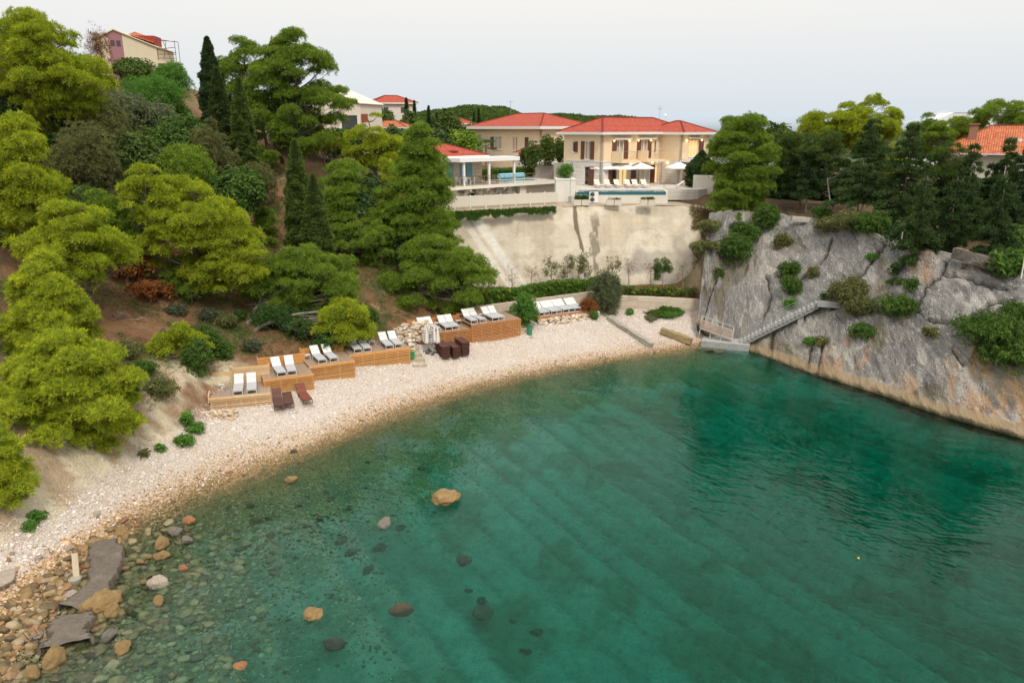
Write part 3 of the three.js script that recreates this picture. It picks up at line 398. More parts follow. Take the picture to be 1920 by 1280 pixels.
  for (const [x, y, z, a, b] of [[2.0, 5.3, .08, 0, 1], [4.75, 5.3, .08, 0, 1], [6.35, 5.3, .08, 0, 1], [8.7, 5.3, .08, 0, 1], [5.2, 2.5, .08, 0, 1], [9.2, 2.6, .08, 0, 1], [10.52, 2.55, 1.4, -1, 0], [11.6, 5.3, 3.48, 0, 1], [14.6, 5.3, 3.48, 0, 1], [12.4, 2.5, .68, 0, 1]]) wallLamp(villa, x, y, z, a, b);
}
// terrace, pool and what stands on it
const stonePave = mat([.58, .53, .47], .85, { map: stoneMap });
{ const s = new THREE.Shape([[7, 88.6], [7, 97], [9.5, 108], [26, 112], [26.5, 100], [23.5, 91], [21.6, 89]].map(([x, d]) => new THREE.Vector2(x, d))); const g = new THREE.ExtrudeGeometry(s, { depth: 1.2, bevelEnabled: false }); g.rotateX(-Math.PI / 2); g.translate(0, VY - 1.22, 0); uvBox(g, .25); single('villa_terrace', 'pale stone paved terrace in front of the cream villa', 'terrace', g, stonePave); }
{
  const x0 = 7.3, x1 = 17.6, d0 = 86.6, d1 = 90.2, p = thing('infinity_pool', 'infinity pool with white front wall at the villa terrace edge', 'pool', [0, 0, 0]);
  part(p, 'wall', uvBox(merge([boxB(x0, x1, 11.75, VY - .12, -d0 - .25, -d0), boxB(x1 - .25, x1, 11.75, VY - .005, -d1, -d0 - .25), boxB(x0, x0 + .25, 11.75, VY - .12, -d1, -d0 - .25), boxB(x0 + .25, x1 - .25, 11.8, 12, -d1, -d0 - .25)]), .3), plaster([.74, .69, .61]));
  part(p, 'tiled_edge', boxB(x0 - .02, x1 - .26, VY - .42, VY - .1, -d0 + .003, -d0 + .03), mat([.03, .13, .16], .25));
  part(p, 'water', boxB(x0 + .26, x1 - .26, VY - .2, VY - .1, -d1 + .02, -d0 - .26), new THREE.MeshPhysicalMaterial({ color: rgb(.05, .16, .2), roughness: .03 }));
}
function parasolOpen(pos, label) {
  const t = thing('parasol', label, 'parasol', pos, R(0, 1), 'white parasols on the villa terrace');
  part(t, 'pole', bar(V(0, 0, 0), V(0, 2.75, 0), .03, 8), M_TRIM); part(t, 'base', new THREE.CylinderGeometry(.3, .32, .08, 12).translate(0, .04, 0), M_TRIM);
  const n = 8, r = 1.75, pos2 = []; for (let k = 0; k < n; k++) { const a = k / n * 6.2832, b = (k + 1) / n * 6.2832, A = V(Math.cos(a) * r, 2.12, Math.sin(a) * r), B = V(Math.cos(b) * r, 2.12, Math.sin(b) * r), T = V(0, 2.75, 0), A2 = A.clone().setY(1.97), B2 = B.clone().setY(1.97); for (const q of [T, B, A, A, B, B2, A, B2, A2]) pos2.push(q.x, q.y, q.z); }
  const g = new THREE.BufferGeometry(); g.setAttribute('position', new THREE.Float32BufferAttribute(pos2, 3)); g.computeVertexNormals(); part(t, 'canopy', g, mat([.8, .79, .77], .9, { side: THREE.DoubleSide })); for (let k = 0; k < n; k++) { const a = k / n * 6.2832; part(t, 'rib', bar(V(0, 2.68, 0), V(Math.cos(a) * r, 2.1, Math.sin(a) * r), .012, 4), M_TRIM); } return t;
}
const M_CLOTH = mat([.62, .605, .585], .95), M_FRAME = mat([.55, .53, .50], .5);
function lounger(name, label, pos, turn, group, o = {}) { // local +z = foot end
  const t = thing(name, label, 'sun lounger', pos, turn, group), fm = o.frame || M_FRAME, cm = o.cloth || M_CLOTH, w = .66;
  part(t, 'frame', merge([boxB(-w / 2, -w / 2 + .04, .28, .33, -.35, 1.3), boxB(w / 2 - .04, w / 2, .28, .33, -.35, 1.3), boxB(-w / 2 + .04, w / 2 - .04, .28, .33, 1.26, 1.3)]), fm);
  for (const [x, z] of [[-1, -.3], [1, -.3], [-1, 1.28], [1, 1.28]]) part(t, 'leg', box(.045, .28, .045, x * (w / 2 - .022), .14, z), fm); part(t, 'foot_rail', boxB(-w / 2 + .05, w / 2 - .05, 0, .04, 1.26, 1.3), fm);
  part(t, 'seat', boxB(-w / 2 + .01, w / 2 - .01, .335, .37, -.33, 1.31), o.seat || cm);
  const bm = new THREE.Matrix4().makeTranslation(0, .35, -.34).multiply(new THREE.Matrix4().makeRotationX(o.flat ? 0 : -.85 + Math.PI)); // leaning back, up and away
  const up = (y0, y1) => { const a = o.flat ? 0 : .62, g = boxB(-w / 2 + .01, w / 2 - .01, -.02, .03, -y1, -y0); g.rotateX(a); g.translate(0, .35, -.34); return g; };
  part(t, 'backrest', up(0, .42), o.cloth2 || cm); part(t, 'headrest', up(.44, .86), cm); return t;
}
function sideTable(label, pos, turn, group) { const t = thing('side_table', label, 'side table', pos, turn, group); part(t, 'top', box(.5, .04, .42, 0, .32, 0), M_FRAME); for (const [x, z] of [[-1, -1], [1, -1], [-1, 1], [1, 1]]) part(t, 'leg', box(.04, .3, .04, x * .22, .15, z * .18), M_FRAME); return t; }
const onTerr = (px, py) => atHeight(px, py, VY);
[[1131, 347], [1166, 347.5], [1199, 346.5], [1271, 346]].forEach(([a, b], k) => parasolOpen(onTerr(a, b), k === 3 ? 'white square-edged parasol apart from the others by the villa porch' : 'white open parasol over the loungers by the infinity pool'));
[[1121, 351], [1140, 351], [1158, 351], [1178, 351], [1192, 351], [1209, 351]].forEach(([a, b]) => lounger('terrace_lounger', 'beige sun lounger in the row behind the infinity pool', onTerr(a, b), .1, 'loungers by the infinity pool', { cloth: mat([.68, .58, .48], .95) }));
lounger('terrace_lounger', 'beige sun lounger turned sideways under the parasol by the villa porch', onTerr(1266, 353), -1.4, undefined, { cloth: mat([.66, .6, .52], .95) });
{ // dining table
  const p = onTerr(1172, 344), t = thing('dining_table', 'small round dining table between the pool loungers and the villa doors', 'table', p); part(t, 'top', new THREE.CylinderGeometry(.6, .6, .04, 20).translate(0, .74, 0), M_BROWN); part(t, 'pedestal', bar(V(0, 0, 0), V(0, .72, 0), .05, 8), M_BROWN);
  for (let k = 0; k < 3; k++) { const a = k * 2.1 + .4, c = thing('terrace_chair', 'wooden chair set at the round terrace table', 'chair', [p.x + Math.cos(a) * .95, p.y, p.z + Math.sin(a) * .95], -a + Math.PI / 2 * 3, 'chairs round the terrace table'); part(c, 'seat', box(.45, .05, .45, 0, .45, 0), M_BROWN); part(c, 'backrest', box(.45, .45, .04, 0, .75, -.21), M_BROWN); for (const [x, z] of [[-1, -1], [1, -1], [-1, 1], [1, 1]]) part(c, 'leg', box(.04, .43, .04, x * .19, .21, z * .19), M_BROWN); }
}
{ // heat pump with two fans, planters, electric box
  const p = atHeight(1113, 381, 11.85); const t = thing('heat_pump', 'white heat pump with two black fans against the pool wall', 'heat pump', p); part(t, 'casing', box(1.0, 1.25, .4, 0, .7, 0), M_WHITE); part(t, 'top_edge', box(1.06, .05, .44, 0, 1.36, 0), M_DARKMETAL); for (const y of [.42, 1.0]) { const f = part(t, 'fan', new THREE.CylinderGeometry(.25, .25, .03, 24).rotateX(Math.PI / 2).translate(-.18, y, .205), M_DARKMETAL); part(f, 'fan_guard', new THREE.TorusGeometry(.25, .02, 6, 24).translate(-.18, y, .225), M_STEEL); }
  const q = atHeight(1072, 381, 11.85), e = thing('electric_box', 'grey electrical cabinet at the end of the white garden wall', 'electrical cabinet', q); part(e, 'casing', box(.8, .85, .4, 0, .43, 0), mat([.48, .47, .46], .6)); part(e, 'door', box(.34, .75, .02, -.2, .43, .212), mat([.3, .3, .3], .6)); part(e, 'conduit', bar(V(-.2, .86, -.1), V(-.2, 3.2, -.1), .03, 6), M_STEEL);
}
// ---------- rear villa ----------
{
  const c = atDist(1013, 330, 122), hv = thing('villa', 'cream villa with red hipped roof standing behind the poolhouse', 'villa', [c.x, 13.3, c.z], ROT);
  const cream = plaster([.82, .66, .46]), LW = 17.5, LF = frameAt(0, 0, -LW, -Math.PI / 2), F = frameAt(0, 0, 0, 0), hh = 6.6;
  const lu = [[1.1, 3.6, 1.0, 2.0], [5.6, 3.3, 2.0, 2.0], [10.6, 3.1, .4, 2.2], [11.3, 3.1, .4, 2.2], [13.6, 3.2, .95, 2.1]], fu = [[1.8, 3.4, 1.0, 1.9], [6, 3.4, 1.0, 1.9]];
  part(hv, 'wall', wallGeo(LW, hh, lu, .3, LF), cream); part(hv, 'wall', wallGeo(10.5, hh, fu, .3, F), cream); part(hv, 'wall', boxB(10.2, 10.5, 0, hh, -LW, -.3), cream); part(hv, 'wall', boxB(0, 10.2, 0, hh, -LW - .3, -LW), cream);
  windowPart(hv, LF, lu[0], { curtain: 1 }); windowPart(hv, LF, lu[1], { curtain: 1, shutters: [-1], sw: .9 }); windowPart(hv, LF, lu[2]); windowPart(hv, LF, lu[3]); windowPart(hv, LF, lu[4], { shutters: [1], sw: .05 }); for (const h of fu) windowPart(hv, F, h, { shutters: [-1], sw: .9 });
  part(hv, 'closed_shutter', boxB(13.6, 14.55, 3.2, 5.3, -.09, -.03).applyMatrix4(LF), M_BROWN); for (const h of fu) part(hv, 'closed_shutter', boxB(h[0], h[0] + h[2], h[1], h[1] + h[3], -.09, -.03), M_BROWN);
  hipRoof(hv, -.9, 11.4, -LW - .9, .9, 7.0, 2.05, M_RED, .45);
  part(hv, 'antenna', merge([bar(V(4.5, 8.6, -13), V(4.5, 11.2, -13), .03, 5), bar(V(3.8, 11, -13), V(5.2, 11, -13), .02, 4), bar(V(4.5, 8.8, -13), V(5.6, 8.8, -12), .02, 4)]), M_STEEL);
}
// ---------- poolhouse on its terrace ----------
const PY = 13.75;
const ph = thing('poolhouse', 'white poolhouse with red tiled roof, blue shutters and a flat porch roof', 'poolhouse', [-6.7, PY, -84.8], 42.5 * Math.PI / 180);
{
  const wht = plaster([.76, .70, .60]), stone = stoneMat([.68, .61, .51]), F = frameAt(0, 0, 0, 0);
  part(ph, 'terrace_slab', uvBox(boxB(-.2, 17.6, -.34, -.004, -10, .25), .3), plaster([.78, .74, .66])); part(ph, 'terrace_floor', uvBox(boxB(0, 17.4, 0, .02, -9.8, .05), .25), mat([.52, .40, .29], .8, { map: stoneMap }));
  // storey below, set back under the slab
  part(ph, 'wall', wallGeo(17.1, 3.0, [[2.6, -2.0, 1.1, 1.1]], .3, frameAt(.3, 0, -.75, 0), 0, -3.35), wht); windowPart(ph, frameAt(.3, 0, -.75, 0), [2.6, -2.0, 1.1, 1.1], { curtain: 1 }); part(ph, 'buttress', boxB(10.6, 11.6, -3.3, -.35, -.74, -.2), wht); part(ph, 'vent', boxB(9.8, 10.4, -1.0, -.5, -.745, -.7), mat([.35, .35, .35], .6));
  part(ph, 'wall', boxB(.3, .6, -3.3, -.35, -9.5, -1.06), wht); for (const x of [2.6, 5.2, 7.8]) part(ph, 'corbel', boxB(x, x + .3, -.62, -.345, -.74, .05), wht);
  // house block
  const hx0 = -2.2, hx1 = 7.2, hz = -3.2; part(ph, 'wall', wallGeo(hx1 - hx0 - .001, 2.75, [[4.1 + 0, .05, 1.0, 2.3], [6.0, .05, 1.9, 2.3]], .3, frameAt(hx0, .02, hz, 0)), stone); part(ph, 'wall', boxB(hx0, hx0 + .3, .02, 2.77, -9.4, hz - .3), stone); part(ph, 'wall', boxB(hx1 - .3, hx1, .02, 2.77, -9.4, hz - .3), wht);
  for (const [a, w] of [[4.1, 1.0], [6.0, .93], [6.97, .93]]) { const s = part(ph, 'shutter', boxB(hx0 + a, hx0 + a + w, .07, 2.35, hz - .12, hz - .06), M_BLUE); part(s, 'panel', boxB(hx0 + a + .12, hx0 + a + w - .12, .2, 2.2, hz - .058, hz - .03), M_BLUE); }
  hipRoof(ph, hx0 - .5, hx1 + .6, -9.9, -2.6, 3.2, 1.25, M_RED, .3);
  const sk = part(ph, 'skylight', boxB(2.9, 3.9, 3.62, 3.75, -4.3, -3.5), M_RED);
  part(ph, 'porch_roof', boxB(1.2, 10.2, 2.62, 3.05, -2.55, .15), M_WHITE); part(ph, 'porch_roof', boxB(hx0 - .2, 1.195, 2.62, 3.0, -3.9, -2.0), M_WHITE);
  for (const [x, z] of [[2.0, -.2], [5.7, -.2], [9.6, -.2]]) part(ph, 'column', boxB(x - .11, x + .11, .02, 2.62, z - .11, z + .11), M_WHITE);
  // glass railing with wooden handrail
  for (let k = 0; k < 11; k++) { part(ph, 'railing_pane', boxB(.05 + k * 1.55, 1.52 + k * 1.55, .06, .98, .1, .115), M_GLASS); part(ph, 'railing_post', boxB(.02 + k * 1.55, .05 + k * 1.55, .02, 1.0, .09, .13), M_STEEL); }
  part(ph, 'handrail', boxB(.0, 17.2, 1.0, 1.05, .07, .15), mat([.25, .11, .05], .6)); for (let k = 0; k < 4; k++) part(ph, 'railing_pane', boxB(.03, .045, .06, .98, -1.6 * (k + 1) + .1, -1.6 * k), M_GLASS); part(ph, 'handrail', boxB(.0, .08, 1.001, 1.051, -6.6, .069), mat([.25, .11, .05], .6));
  // pool and cover roll on the terrace
  part(ph, 'pool_water', boxB(9.9, 15.4, .022, .05, -4.6, -1.3), new THREE.MeshPhysicalMaterial({ color: rgb(.06, .36, .55), roughness: .04 })); part(ph, 'pool_rim', merge([boxB(9.6, 15.7, .021, .07, -1.29, -1.0), boxB(9.6, 15.7, .021, .07, -4.9, -4.61)]), M_TRIM);
}
{ const p = local(ph, 13.9, .45, -5.4), t = thing('pool_cover_roller', 'rolled pale blue pool cover on a stand by the terrace hedge', 'pool cover', p, 42.5 * Math.PI / 180); part(t, 'roll', new THREE.CylinderGeometry(.32, .32, 4.2, 14).rotateZ(Math.PI / 2), mat([.2, .5, .6], .6)); for (const s of [-1, 1]) part(t, 'stand', merge([bar(V(s * 2.15, 0, 0), V(s * 2.15, -.42, .3), .03, 5), bar(V(s * 2.15, 0, 0), V(s * 2.15, -.42, -.3), .03, 5)]), M_STEEL); }
lounger('wooden_lounger', 'dark lounger on the poolhouse porch beside the middle column', local(ph, 6.6, .02, -1.6), 42.5 * Math.PI / 180 + 1.2, undefined, { frame: M_BROWN, cloth: mat([.3, .2, .13], .9) });
for (const [x, z] of [[3.0, -1.2], [3.6, -1.9], [2.5, -2.0], [4.3, -1.4]]) { const c = thing('porch_chair', 'white metal chair at the poolhouse porch table', 'chair', local(ph, x, .02, z), R(0, 6), 'porch chairs'); part(c, 'seat', box(.42, .04, .42, 0, .45, 0), M_TRIM); part(c, 'backrest', box(.42, .4, .04, 0, .7, -.2), M_TRIM); for (const [a, b] of [[-1, -1], [1, -1], [-1, 1], [1, 1]]) part(c, 'leg', box(.03, .43, .03, a * .18, .215, b * .18), M_TRIM); }
{ const t = thing('porch_table', 'pale table under the poolhouse porch roof', 'table', local(ph, 3.3, .02, -1.55)); part(t, 'top', box(1.3, .05, .8, 0, .73, 0), M_TRIM); for (const [a, b] of [[-1, -1], [1, -1], [-1, 1], [1, 1]]) part(t, 'leg', box(.05, .7, .05, a * .55, .35, b * .32), M_TRIM); }
// garden walls and the white block at the end of the terrace
{
  const w = plaster([.76, .72, .65]);
  const a = local(ph, 17.7, -2.2, -.3); const t = thing('garden_wall', 'white rendered block wall at the end of the poolhouse terrace', 'wall', [0, 0, 0]);
  part(t, 'wall', uvBox(boxB(5.0, 7.2, 11.7, 14.35, -90.6, -87.4), .3), w); part(t, 'coping', boxB(4.95, 7.25, 14.353, 14.45, -90.65, -87.35), M_TRIM);
  const t2 = thing('garden_wall', 'long white wall with planter on top behind the terrace hedge', 'wall', [0, 0, 0]); { const A = atHeight(965, 308, 15.2), B = atHeight(1052, 312, 15.2); part(t2, 'wall', uvBox(boxB(2, 11.5, 12.6, 15.3, -104.5, -104), .3), w); part(t2, 'planter', uvBox(boxB(5.5, 10.6, 13, 15.6, -102.9, -101.6), .3), w); }
  const t3 = thing('outbuilding', 'low white outbuilding with a small red roof between the two villas', 'outbuilding', [3.2, 13, -112], ROT); part(t3, 'wall', uvBox(boxB(0, 6, 0, 3.1, -4, 0), .3), w); hipRoof(t3, -.4, 6.4, -4.4, .4, 3.5, 1.1, M_RED, .25);
}
{ // slatted white fence along the cliff edge
  const A = V(-9.2, 12.0, -78.2), B = V(5.2, 12.0, -85.6), n = 9; const w = plaster([.74, .68, .58]);
  const t = thing('cliff_edge_fence', 'cream slatted fence along the cliff edge below the poolhouse', 'fence', [0, 0, 0]);
  const L = A.distanceTo(B), dir = B.clone().sub(A).normalize(), turn = Math.atan2(-dir.z, dir.x), M = (g, s) => { const p = A.clone().addScaledVector(dir, s); g.rotateY(turn); g.translate(p.x, p.y, p.z); return g; };
  for (let k = 0; k < n; k++) { const s = k * L / n, pl = L / n - .12, panel = []; part(t, 'post', M(box(.12, 1.45, .14, 0, .52, 0), s), w); const m = Math.round(pl / .13); for (let i = 0; i < m; i++) panel.push(M(box(.112, 1.05, .04, 0, .62, 0), s + .1 + pl * (i + .5) / m)); panel.push(M(box(pl, .06, .06, 0, 1.12, -.05), s + .06 + pl / 2), M(box(pl, .06, .06, 0, .2, -.05), s + .06 + pl / 2)); part(t, 'slat_panel', merge(panel), w); part(t, 'backing', M(box(pl, .95, .02, 0, .62, -.09), s + .06 + pl / 2), w); }
}
let netGeo;
{ // green netting hanging over the lip of the cliff
  const pos = [], idx = [], N = 120, K = 8; for (let i = 0; i <= N; i++) { const u = i / N, len = .25 + 1.25 * Math.pow(fbm(u * 26, 2, 3), 1.6) * (1.1 - .5 * u), x = lerp(-9, 4.6, u), d = lerp(76.0, 82.4, u) - .5; for (let k = 0; k <= K; k++) { const v = k / K; pos.push(x + .12 * (vn(u * 60, v * 9) - .5), 11.95 - v * len * .95, -(d - .25 - v * len * .42 - .12 * vn(u * 40, v * 7))); } }
  for (let i = 0; i < N; i++) for (let k = 0; k < K; k++) { const a = i * (K + 1) + k; idx.push(a, a + 1, a + K + 2, a, a + K + 2, a + K + 1); }
  const g = new THREE.BufferGeometry(); g.setAttribute('position', new THREE.Float32BufferAttribute(pos, 3)); g.setIndex(idx); g.computeVertexNormals(); netGeo = g;
}
// ---------- houses up the hill and beyond ----------
{ // gabled house on the hill with a mauve stair strip
  const c = atDist(252, 140, 112), t = thing('hill_house', 'cream gabled house with mauve window strip on the wooded hill', 'house', [c.x - .3, c.y - 2, c.z], .12), w = plaster([.68, .58, .42]);
  t.scale.setScalar(.86); const s = new THREE.Shape([[-5.2, 0], [4.2, 0], [4.2, 6.5], [-2.0, 9.0], [-5.2, 7.6]].map(([x, y]) => new THREE.Vector2(x, y))), g = new THREE.ExtrudeGeometry(s, { depth: 9, bevelEnabled: false }); g.translate(0, 0, -9); part(t, 'wall', uvBox(g, .3), w);
  const s2 = new THREE.Shape([[-3.1, 0], [-.9, 0], [-.9, 8.4], [-1.9, 8.85], [-3.1, 8.4]].map(([x, y]) => new THREE.Vector2(x, y))); part(t, 'mauve_strip', new THREE.ExtrudeGeometry(s2, { depth: .04, bevelEnabled: false }).translate(0, 0, .003), mat([.30, .15, .16], .9));
  for (const [x, y] of [[-2.75, 6.7], [-1.85, 6.65], [-2.6, 3.7], [-1.7, 3.7]]) { const q = part(t, 'window', boxB(x, x + .62, y, y + .85, .044, .09), mat([.09, .04, .04], .6)); part(q, 'pane', boxB(x + .1, x + .52, y + .12, y + .73, .091, .1), M_DARKGLASS); }
  part(t, 'roof', merge([beam(V(-5.5, 7.55, -4.5), V(-2.0, 9.15, -4.5), 9.6, .16), beam(V(-2.0, 9.15, -4.5), V(4.6, 6.5, -4.5), 9.6, .16)]), w); part(t, 'roof', roofFace([V(.2, 8.45, .3), V(3.9, 7.2, .3), V(3.9, 7.9, -3), V(.2, 9.2, -3)]), M_ORANGE); part(t, 'roof_box', boxB(.4, 3.9, 6.9, 8.35, -4, -.4), M_RED);
  const L = []; for (const [a, b] of [[[4.3, 4.6, 0], [4.3, 7.8, 0]], [[7.1, 4.4, 0], [7.1, 7.6, 0]], [[4.3, 7.8, 0], [7.1, 7.4, 0]], [[4.3, 4.9, 0], [7.1, 4.9, 0]], [[4.3, 5.5, 0], [7.1, 5.5, 0]], [[4.3, 6.2, 0], [7.1, 6.6, 0]], [[5.2, 4.9, 0], [5.8, 7.5, 0]], [[6.2, 4.9, 0], [5.3, 7.6, 0]], [[4.3, 7.8, -2], [7.1, 7.6, -2]], [[7.1, 4.4, -2], [7.1, 7.6, -2]]]) L.push(bar(V(...a), V(...b), .045, 5)); part(t, 'pergola', merge(L), mat([.10, .05, .04], .7)); part(t, 'balcony', boxB(4.21, 7.3, 4.1, 4.4, -3, .2), w);
}
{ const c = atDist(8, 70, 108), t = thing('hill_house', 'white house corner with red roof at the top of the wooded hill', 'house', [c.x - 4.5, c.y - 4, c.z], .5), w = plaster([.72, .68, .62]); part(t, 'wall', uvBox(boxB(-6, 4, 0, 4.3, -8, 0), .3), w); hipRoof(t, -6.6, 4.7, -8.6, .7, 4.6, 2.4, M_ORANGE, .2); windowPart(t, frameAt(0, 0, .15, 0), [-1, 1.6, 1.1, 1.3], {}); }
{ // white terraced apartment house by the road
  const c = atDist(650, 268, 118), t = thing('apartment_house', 'white stepped apartment house with balconies and wall air conditioners beside the road', 'apartment house', [c.x, c.y - 3, c.z], -.25), w = plaster([.70, .63, .53]);
  const s = new THREE.Shape([[-9, 0], [2.4, 0], [2.4, 8.7], [-4, 11.2], [-9, 9.4]].map(([x, y]) => new THREE.Vector2(x, y))), g = new THREE.ExtrudeGeometry(s, { depth: 8, bevelEnabled: false }); g.translate(0, 0, -8); part(t, 'wall', uvBox(g, .3), w); part(t, 'roof', beam(V(2.7, 8.65, -4), V(-4, 11.3, -4), 8.6, .14), w);
  part(t, 'lower_storey', uvBox(boxB(-9.5, 4.2, -.5, 3.2, .01, 3.2), .3), w); part(t, 'roof_edge', boxB(-9.8, 4.5, 3.203, 3.4, -.0, 3.5), M_TRIM);
  part(t, 'window', boxB(-.6, 1.9, 4.8, 7.0, .01, .06), M_DARKGLASS); for (const [x, y] of [[-2.6, 6.9], [-2.2, 3.6], [-4.4, 6.6]]) { const a = part(t, 'air_conditioner', boxB(x, x + .95, y, y + .7, .01, .35), M_WHITE); part(a, 'fan', new THREE.CylinderGeometry(.25, .25, .02, 16).rotateX(Math.PI / 2).translate(x + .35, y + .35, .365), M_DARKMETAL); }
  const b = part(t, 'balcony', boxB(-6.5, 3.6, 3.41, 3.5, .1, 3.4), w); for (let k = 0; k < 22; k++) part(b, 'baluster', boxB(-6.4 + k * .2, -6.32 + k * .2, 3.5, 4.5, 3.3, 3.38), M_WHITE); part(b, 'parapet', boxB(-1.9, 3.6, 3.5, 4.5, 3.3, 3.4), w); part(t, 'chimney', boxB(2.5, 3.2, 6, 7.2, -1, -.3), M_ORANGE);
}
function farHouse(px, py, d, w, h, roofM, label, turn = .4) { const c = atDist(px, py, d), t = thing('far_house', label, 'house', [c.x, c.y, c.z], turn), m = plaster([.70, .64, .56]); part(t, 'wall', uvBox(boxB(-w / 2, w / 2, -3, h, -w * .7, 0), .3), m); hipRoof(t, -w / 2 - .5, w / 2 + .5, -w * .7 - .5, .5, h + .3, w * .17, roofM, .25); for (let k = 0; k < 2; k++) { const x = -w / 2 + w * (.22 + .42 * k); const q = part(t, 'window', boxB(x, x + w * .12, h * .3, h * .75, .005, .05), M_BROWN); part(q, 'pane', boxB(x + .1, x + w * .12 - .1, h * .34, h * .71, .051, .06), M_DARKGLASS); } return t; }
farHouse(741, 218, 150, 8, 2.2, M_RED, 'far white house with red roof among dark cypresses');
farHouse(726, 256, 128, 6, 1.2, M_ORANGE, 'low white house with orange roof next to the apartment house', -.2);
farHouse(862, 250, 185, 7, 2, M_RED, 'tiny distant house with faded red roof in the treetops');
{ // orange-roofed house among the trees on the rock plateau
  const c = atDist(1872, 380, 92), t = thing('plateau_house', 'house with orange tiled roof and brick chimney behind tall dark firs', 'house', [c.x, 11.2, c.z], -.55), w = plaster([.50, .46, .38]);
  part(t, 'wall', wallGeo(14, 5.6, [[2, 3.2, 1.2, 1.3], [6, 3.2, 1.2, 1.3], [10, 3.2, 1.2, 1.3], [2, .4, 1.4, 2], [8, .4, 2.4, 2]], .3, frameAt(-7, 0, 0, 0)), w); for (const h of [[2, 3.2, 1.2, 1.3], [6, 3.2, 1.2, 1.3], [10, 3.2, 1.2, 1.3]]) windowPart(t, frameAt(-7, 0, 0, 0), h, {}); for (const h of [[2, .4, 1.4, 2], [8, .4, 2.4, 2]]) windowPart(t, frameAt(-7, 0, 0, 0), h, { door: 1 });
  part(t, 'wall', boxB(-7, -6.7, 0, 5.6, -10, -.3), w); part(t, 'wall', boxB(6.7, 7, 0, 5.6, -10, -.3), w); part(t, 'balcony', boxB(-5, 5, 2.6, 2.8, .01, 1.2), M_TRIM); part(t, 'gutter', bar(V(-7.9, 5.75, .95), V(7.9, 5.75, .95), .08, 6), mat([.25, .28, .32], .5));
  const r = hipRoof(t, -7.9, 7.9, -10.9, .9, 5.9, 3.2, M_ORANGE, .2); part(r, 'chimney', merge([boxB(-4.2, -3.3, 6.4, 9.2, -2.6, -1.9), boxB(-4.35, -3.15, 9.2, 9.35, -2.75, -1.75)]), mat([.30, .15, .10], .9)); part(r, 'dormer', boxB(.4, 1.4, 7.2, 7.6, -2.4, -1.6), M_TRIM);
}
{ // large white hotel with sloping roof edges far behind the trees
  const c = atDist(1790, 262, 230), t = thing('hotel', 'large white modern hotel with sloping roof far behind the pines', 'hotel', [c.x, c.y - 7.5, c.z], -.2), w = mat([.74, .74, .74], .7);
  const s = new THREE.Shape([[-10, 0], [40, 0], [40, 15.2], [-1, 15.2], [-6, 13.0], [-7, 8.5]].map(([x, y]) => new THREE.Vector2(x, y))); part(t, 'wall', uvBox(new THREE.ExtrudeGeometry(s, { depth: 12, bevelEnabled: false }).translate(0, 0, -12), .2), w);
  part(t, 'roof_edge', merge([beam(V(-16, 11.8, .3), V(-7, 14.5, .3), .5, .25), beam(V(-7, 14.5, .3), V(-3, 15.8, .3), .5, .25), beam(V(-3, 15.8, .3), V(40, 15.4, .3), .5, .25)]), M_WHITE);
  for (let r = 0; r < 3; r++) for (let k = 0; k < 12; k++) part(t, 'window', boxB(-5 + k * 3.6, -2.4 + k * 3.6, 2 + r * 3.4, 4 + r * 3.4, .01, .06), M_DARKGLASS);
}
{ // roadside wall and road on the hill
  const pts = [[520, 286], [560, 291], [610, 297], [655, 303], [700, 306]].map(([a, b]) => atHeight(a, b, 16.6 - (a - 520) * .003)); const L = []; for (let i = 0; i < pts.length - 1; i++) L.push(beam(pts[i].clone().add(V(0, -1.4, 0)), pts[i + 1].clone().add(V(0, -1.4, 0)), .35, 2.8)); single('road_wall', 'grey concrete retaining wall along the road on the hillside', 'wall', uvBox(merge(L), .25), mat([.40, .35, .29], .95, { map: soilMap }));
}
// ---------- wooden decks with loungers ----------
const woodTex = tex(512, 512, (u, v) => .78 + .35 * tfbm(u * 1, v, 4, 3) * .5 + .22 * (tfbm(u, Math.floor(v * 64) / 64, 64, 2) - .4) + .1 * (tfbm(u, v, 128, 2) - .5));
const woodMats = (c) => [.82, .92, 1, 1.1].map((k) => mat(c.map((v) => v * k), .75, { map: woodTex }));
const W_NEW = woodMats([.74, .49, .26]), W_MID = woodMats([.64, .31, .095]), W_OLD = woodMats([.55, .235, .08]);
const floorTex = (() => tex(512, 512, (u, v) => { const k = Math.floor(u * 8), e = Math.min((u * 8) % 1, 1 - (u * 8) % 1); return (.82 + .25 * hsh(k, 31)) * (e < .06 ? .55 : 1) * (.88 + .24 * tfbm(u * 1, v, 40, 3)); }))();
const W_FLOOR = [[.34, .26, .20], [.33, .23, .155], [.32, .20, .13]].map((c) => mat(c, .8, { map: floorTex }));
const pick = (L) => L[Math.floor(rnd() * L.length)];
rnd = mulberry(77);
const GROUP_L = 'white loungers on the beach decks';
